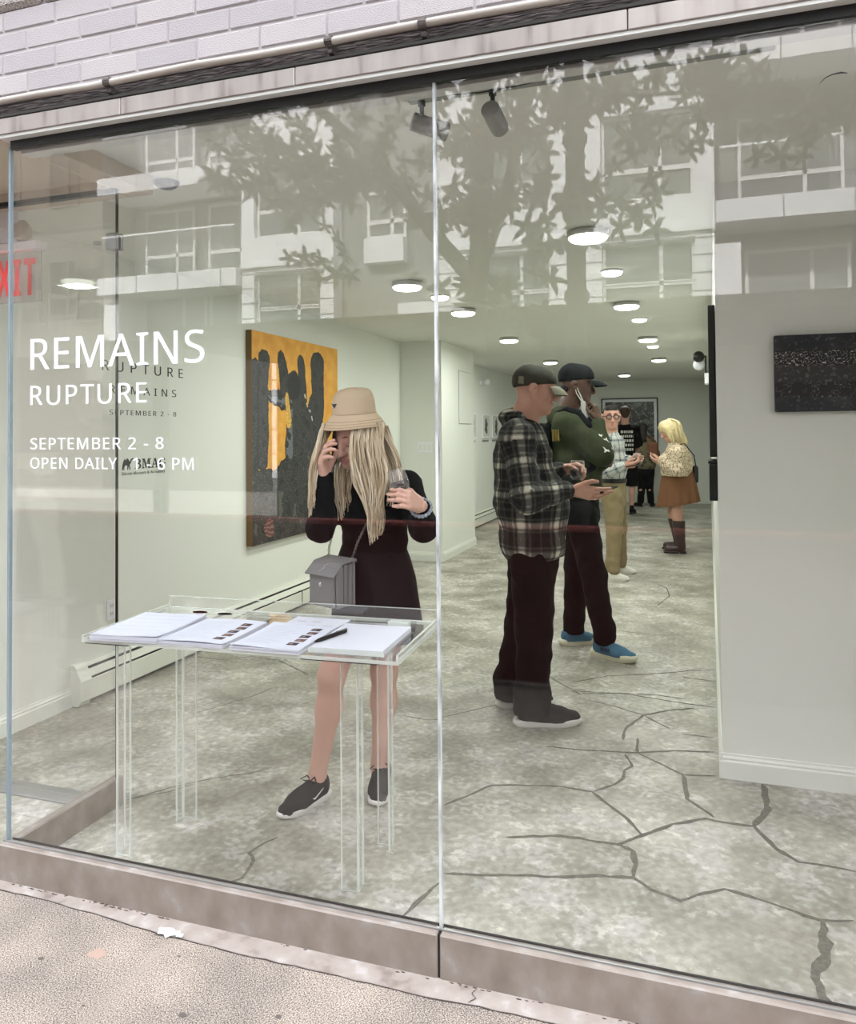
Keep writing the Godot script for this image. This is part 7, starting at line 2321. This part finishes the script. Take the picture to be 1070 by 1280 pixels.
	for x in [-1, 1]:
		S.bone(Vector3(1.26 + 0.14 * x, 1.19, -13.35), Vector3(1.27 + 0.20 * x, 0.96, -13.34), 0.045, 0.04, 0.03); S.bone(Vector3(1.27 + 0.20 * x, 0.96, -13.34), Vector3(1.27 + 0.12 * x, 0.90, -13.52), 0.04, 0.03, 0.02)
		leg_bones(S, Vector3(1.27 + 0.08 * x, 0.78, -13.35), Vector3(1.27 + 0.07 * x, 0.42, -13.35), Vector3(1.27 + 0.09 * x, 0.09, -13.33), Vector3.BACK, 0.9)
	S.into(mb, 0.016, fl)
	for x in [-1, 1]:
		hand(mb, Vector3(1.27 + 0.12 * x, 0.90, -13.52), Vector3(-0.4 * x, 0.4, -0.8), Vector3(-0.8 * x, 0.3, 0.2), x > 0, [0.4, 0.45, 0.5, 0.5], fl, 0.9, 0.4, 0.007)
	worn(p, "body", mb, M.fair_skin)
	S = Soft.new()
	hb(S, c, B, 1.0, [0, 0.035, -0.034], [0, 0.048, 0.020], 0.088, 0.080, 0.03); S.bone(c + Vector3(0, -0.02, 0.05), Vector3(1.25, 1.25, -13.26), 0.075, 0.055, 0.04)
	mb = MB.new()
	S.into(mb, 0.012)
	worn(p, "dark_hair", mb, M.hair_dark)
	S = Soft.new()
	S.bone(Vector3(1.28, 0.78, -13.35), Vector3(1.27, 0.98, -13.35), 0.145, 0.135, 0.05, Vector3.RIGHT, 0.80); S.bone(Vector3(1.27, 0.98, -13.35), Vector3(1.26, 1.13, -13.35), 0.135, 0.125, 0.05, Vector3.RIGHT, 0.76)
	S.bone(Vector3(1.13, 1.18, -13.35), Vector3(1.39, 1.18, -13.35), 0.08, 0.08, 0.06); S.bone(Vector3(1.255, 1.18, -13.35), Vector3(1.25, 1.29, -13.34), 0.085, 0.07, 0.04)
	for x in [-1, 1]:
		S.bone(Vector3(1.26 + 0.14 * x, 1.18, -13.35), Vector3(1.27 + 0.20 * x, 0.96, -13.34), 0.075, 0.068, 0.04); S.bone(Vector3(1.27 + 0.20 * x, 0.96, -13.34), Vector3(1.27 + 0.13 * x, 0.905, -13.50), 0.066, 0.05, 0.03)
	S.planes = [[Vector3.DOWN, -0.70]]
	folds(S, 0.012, 8.0, 57)
	var camo := Speckle.new()
	camo.n.seed = 8; camo.n.frequency = 9.0
	camo.base = lin(112, 106, 80); camo.spot = lin(64, 62, 48)
	mb = MB.new()
	S.into(mb, 0.014, camo)
	worn(p, "jacket", mb, M.woven)
	trousers(p, Vector3(1.27, 0.76, -13.35), Vector3.RIGHT, 0.10, 0.78, [Vector3(1.35, 0.70, -13.35), Vector3(1.34, 0.42, -13.35), Vector3(1.36, 0.10, -13.33)], [Vector3(1.19, 0.70, -13.35), Vector3(1.20, 0.42, -13.35), Vector3(1.18, 0.10, -13.33)], 0.092, 0.070, 0.056, M.black_cloth, 0.006, 0.06, 0.014, "leggings")
	shoe(p, Vector3(1.37, 0, -13.27), Vector3(1.40, 0, -13.53), M.shoe_black, M.black, null, 0.08, 0.03, 1.0, 0.012)
	shoe(p, Vector3(1.20, 0, -13.28), Vector3(1.03, 0, -13.46), M.shoe_black, M.black, null, 0.08, 0.03, 1.0, 0.012)
	var t := thing("shoulder_bag", "brown leather bag on the back of the person in the olive jacket", "bag", Vector3(1.42, 0.93, -13.16))
	mb = MB.new()
	mb.box(Vector3(-0.10, 0.0, -0.04), Vector3(0.10, 0.27, 0.05), 0.03)
	shape("bag", mb, mat("bag_brown", c8(122, 74, 52), 0.6), t)
	mb = MB.new()
	mb.tube([Vector3(-0.07, 0.25, 0), Vector3(-0.11, 0.34, -0.05), Vector3(-0.16, 0.375, -0.16)], [0.01], 6); mb.tube([Vector3(0.06, 0.25, 0), Vector3(0.0, 0.35, -0.05), Vector3(-0.06, 0.365, -0.17)], [0.01], 6)
	shape("strap", mb, M.bag_brown, t)

func _ready() -> void:
	camera_and_sky()
	materials()
	shop_front()
	ground()
	shell()
	lamps()
	street()
	fittings()
	table()
	papers()
	art()
	letters()
	people()
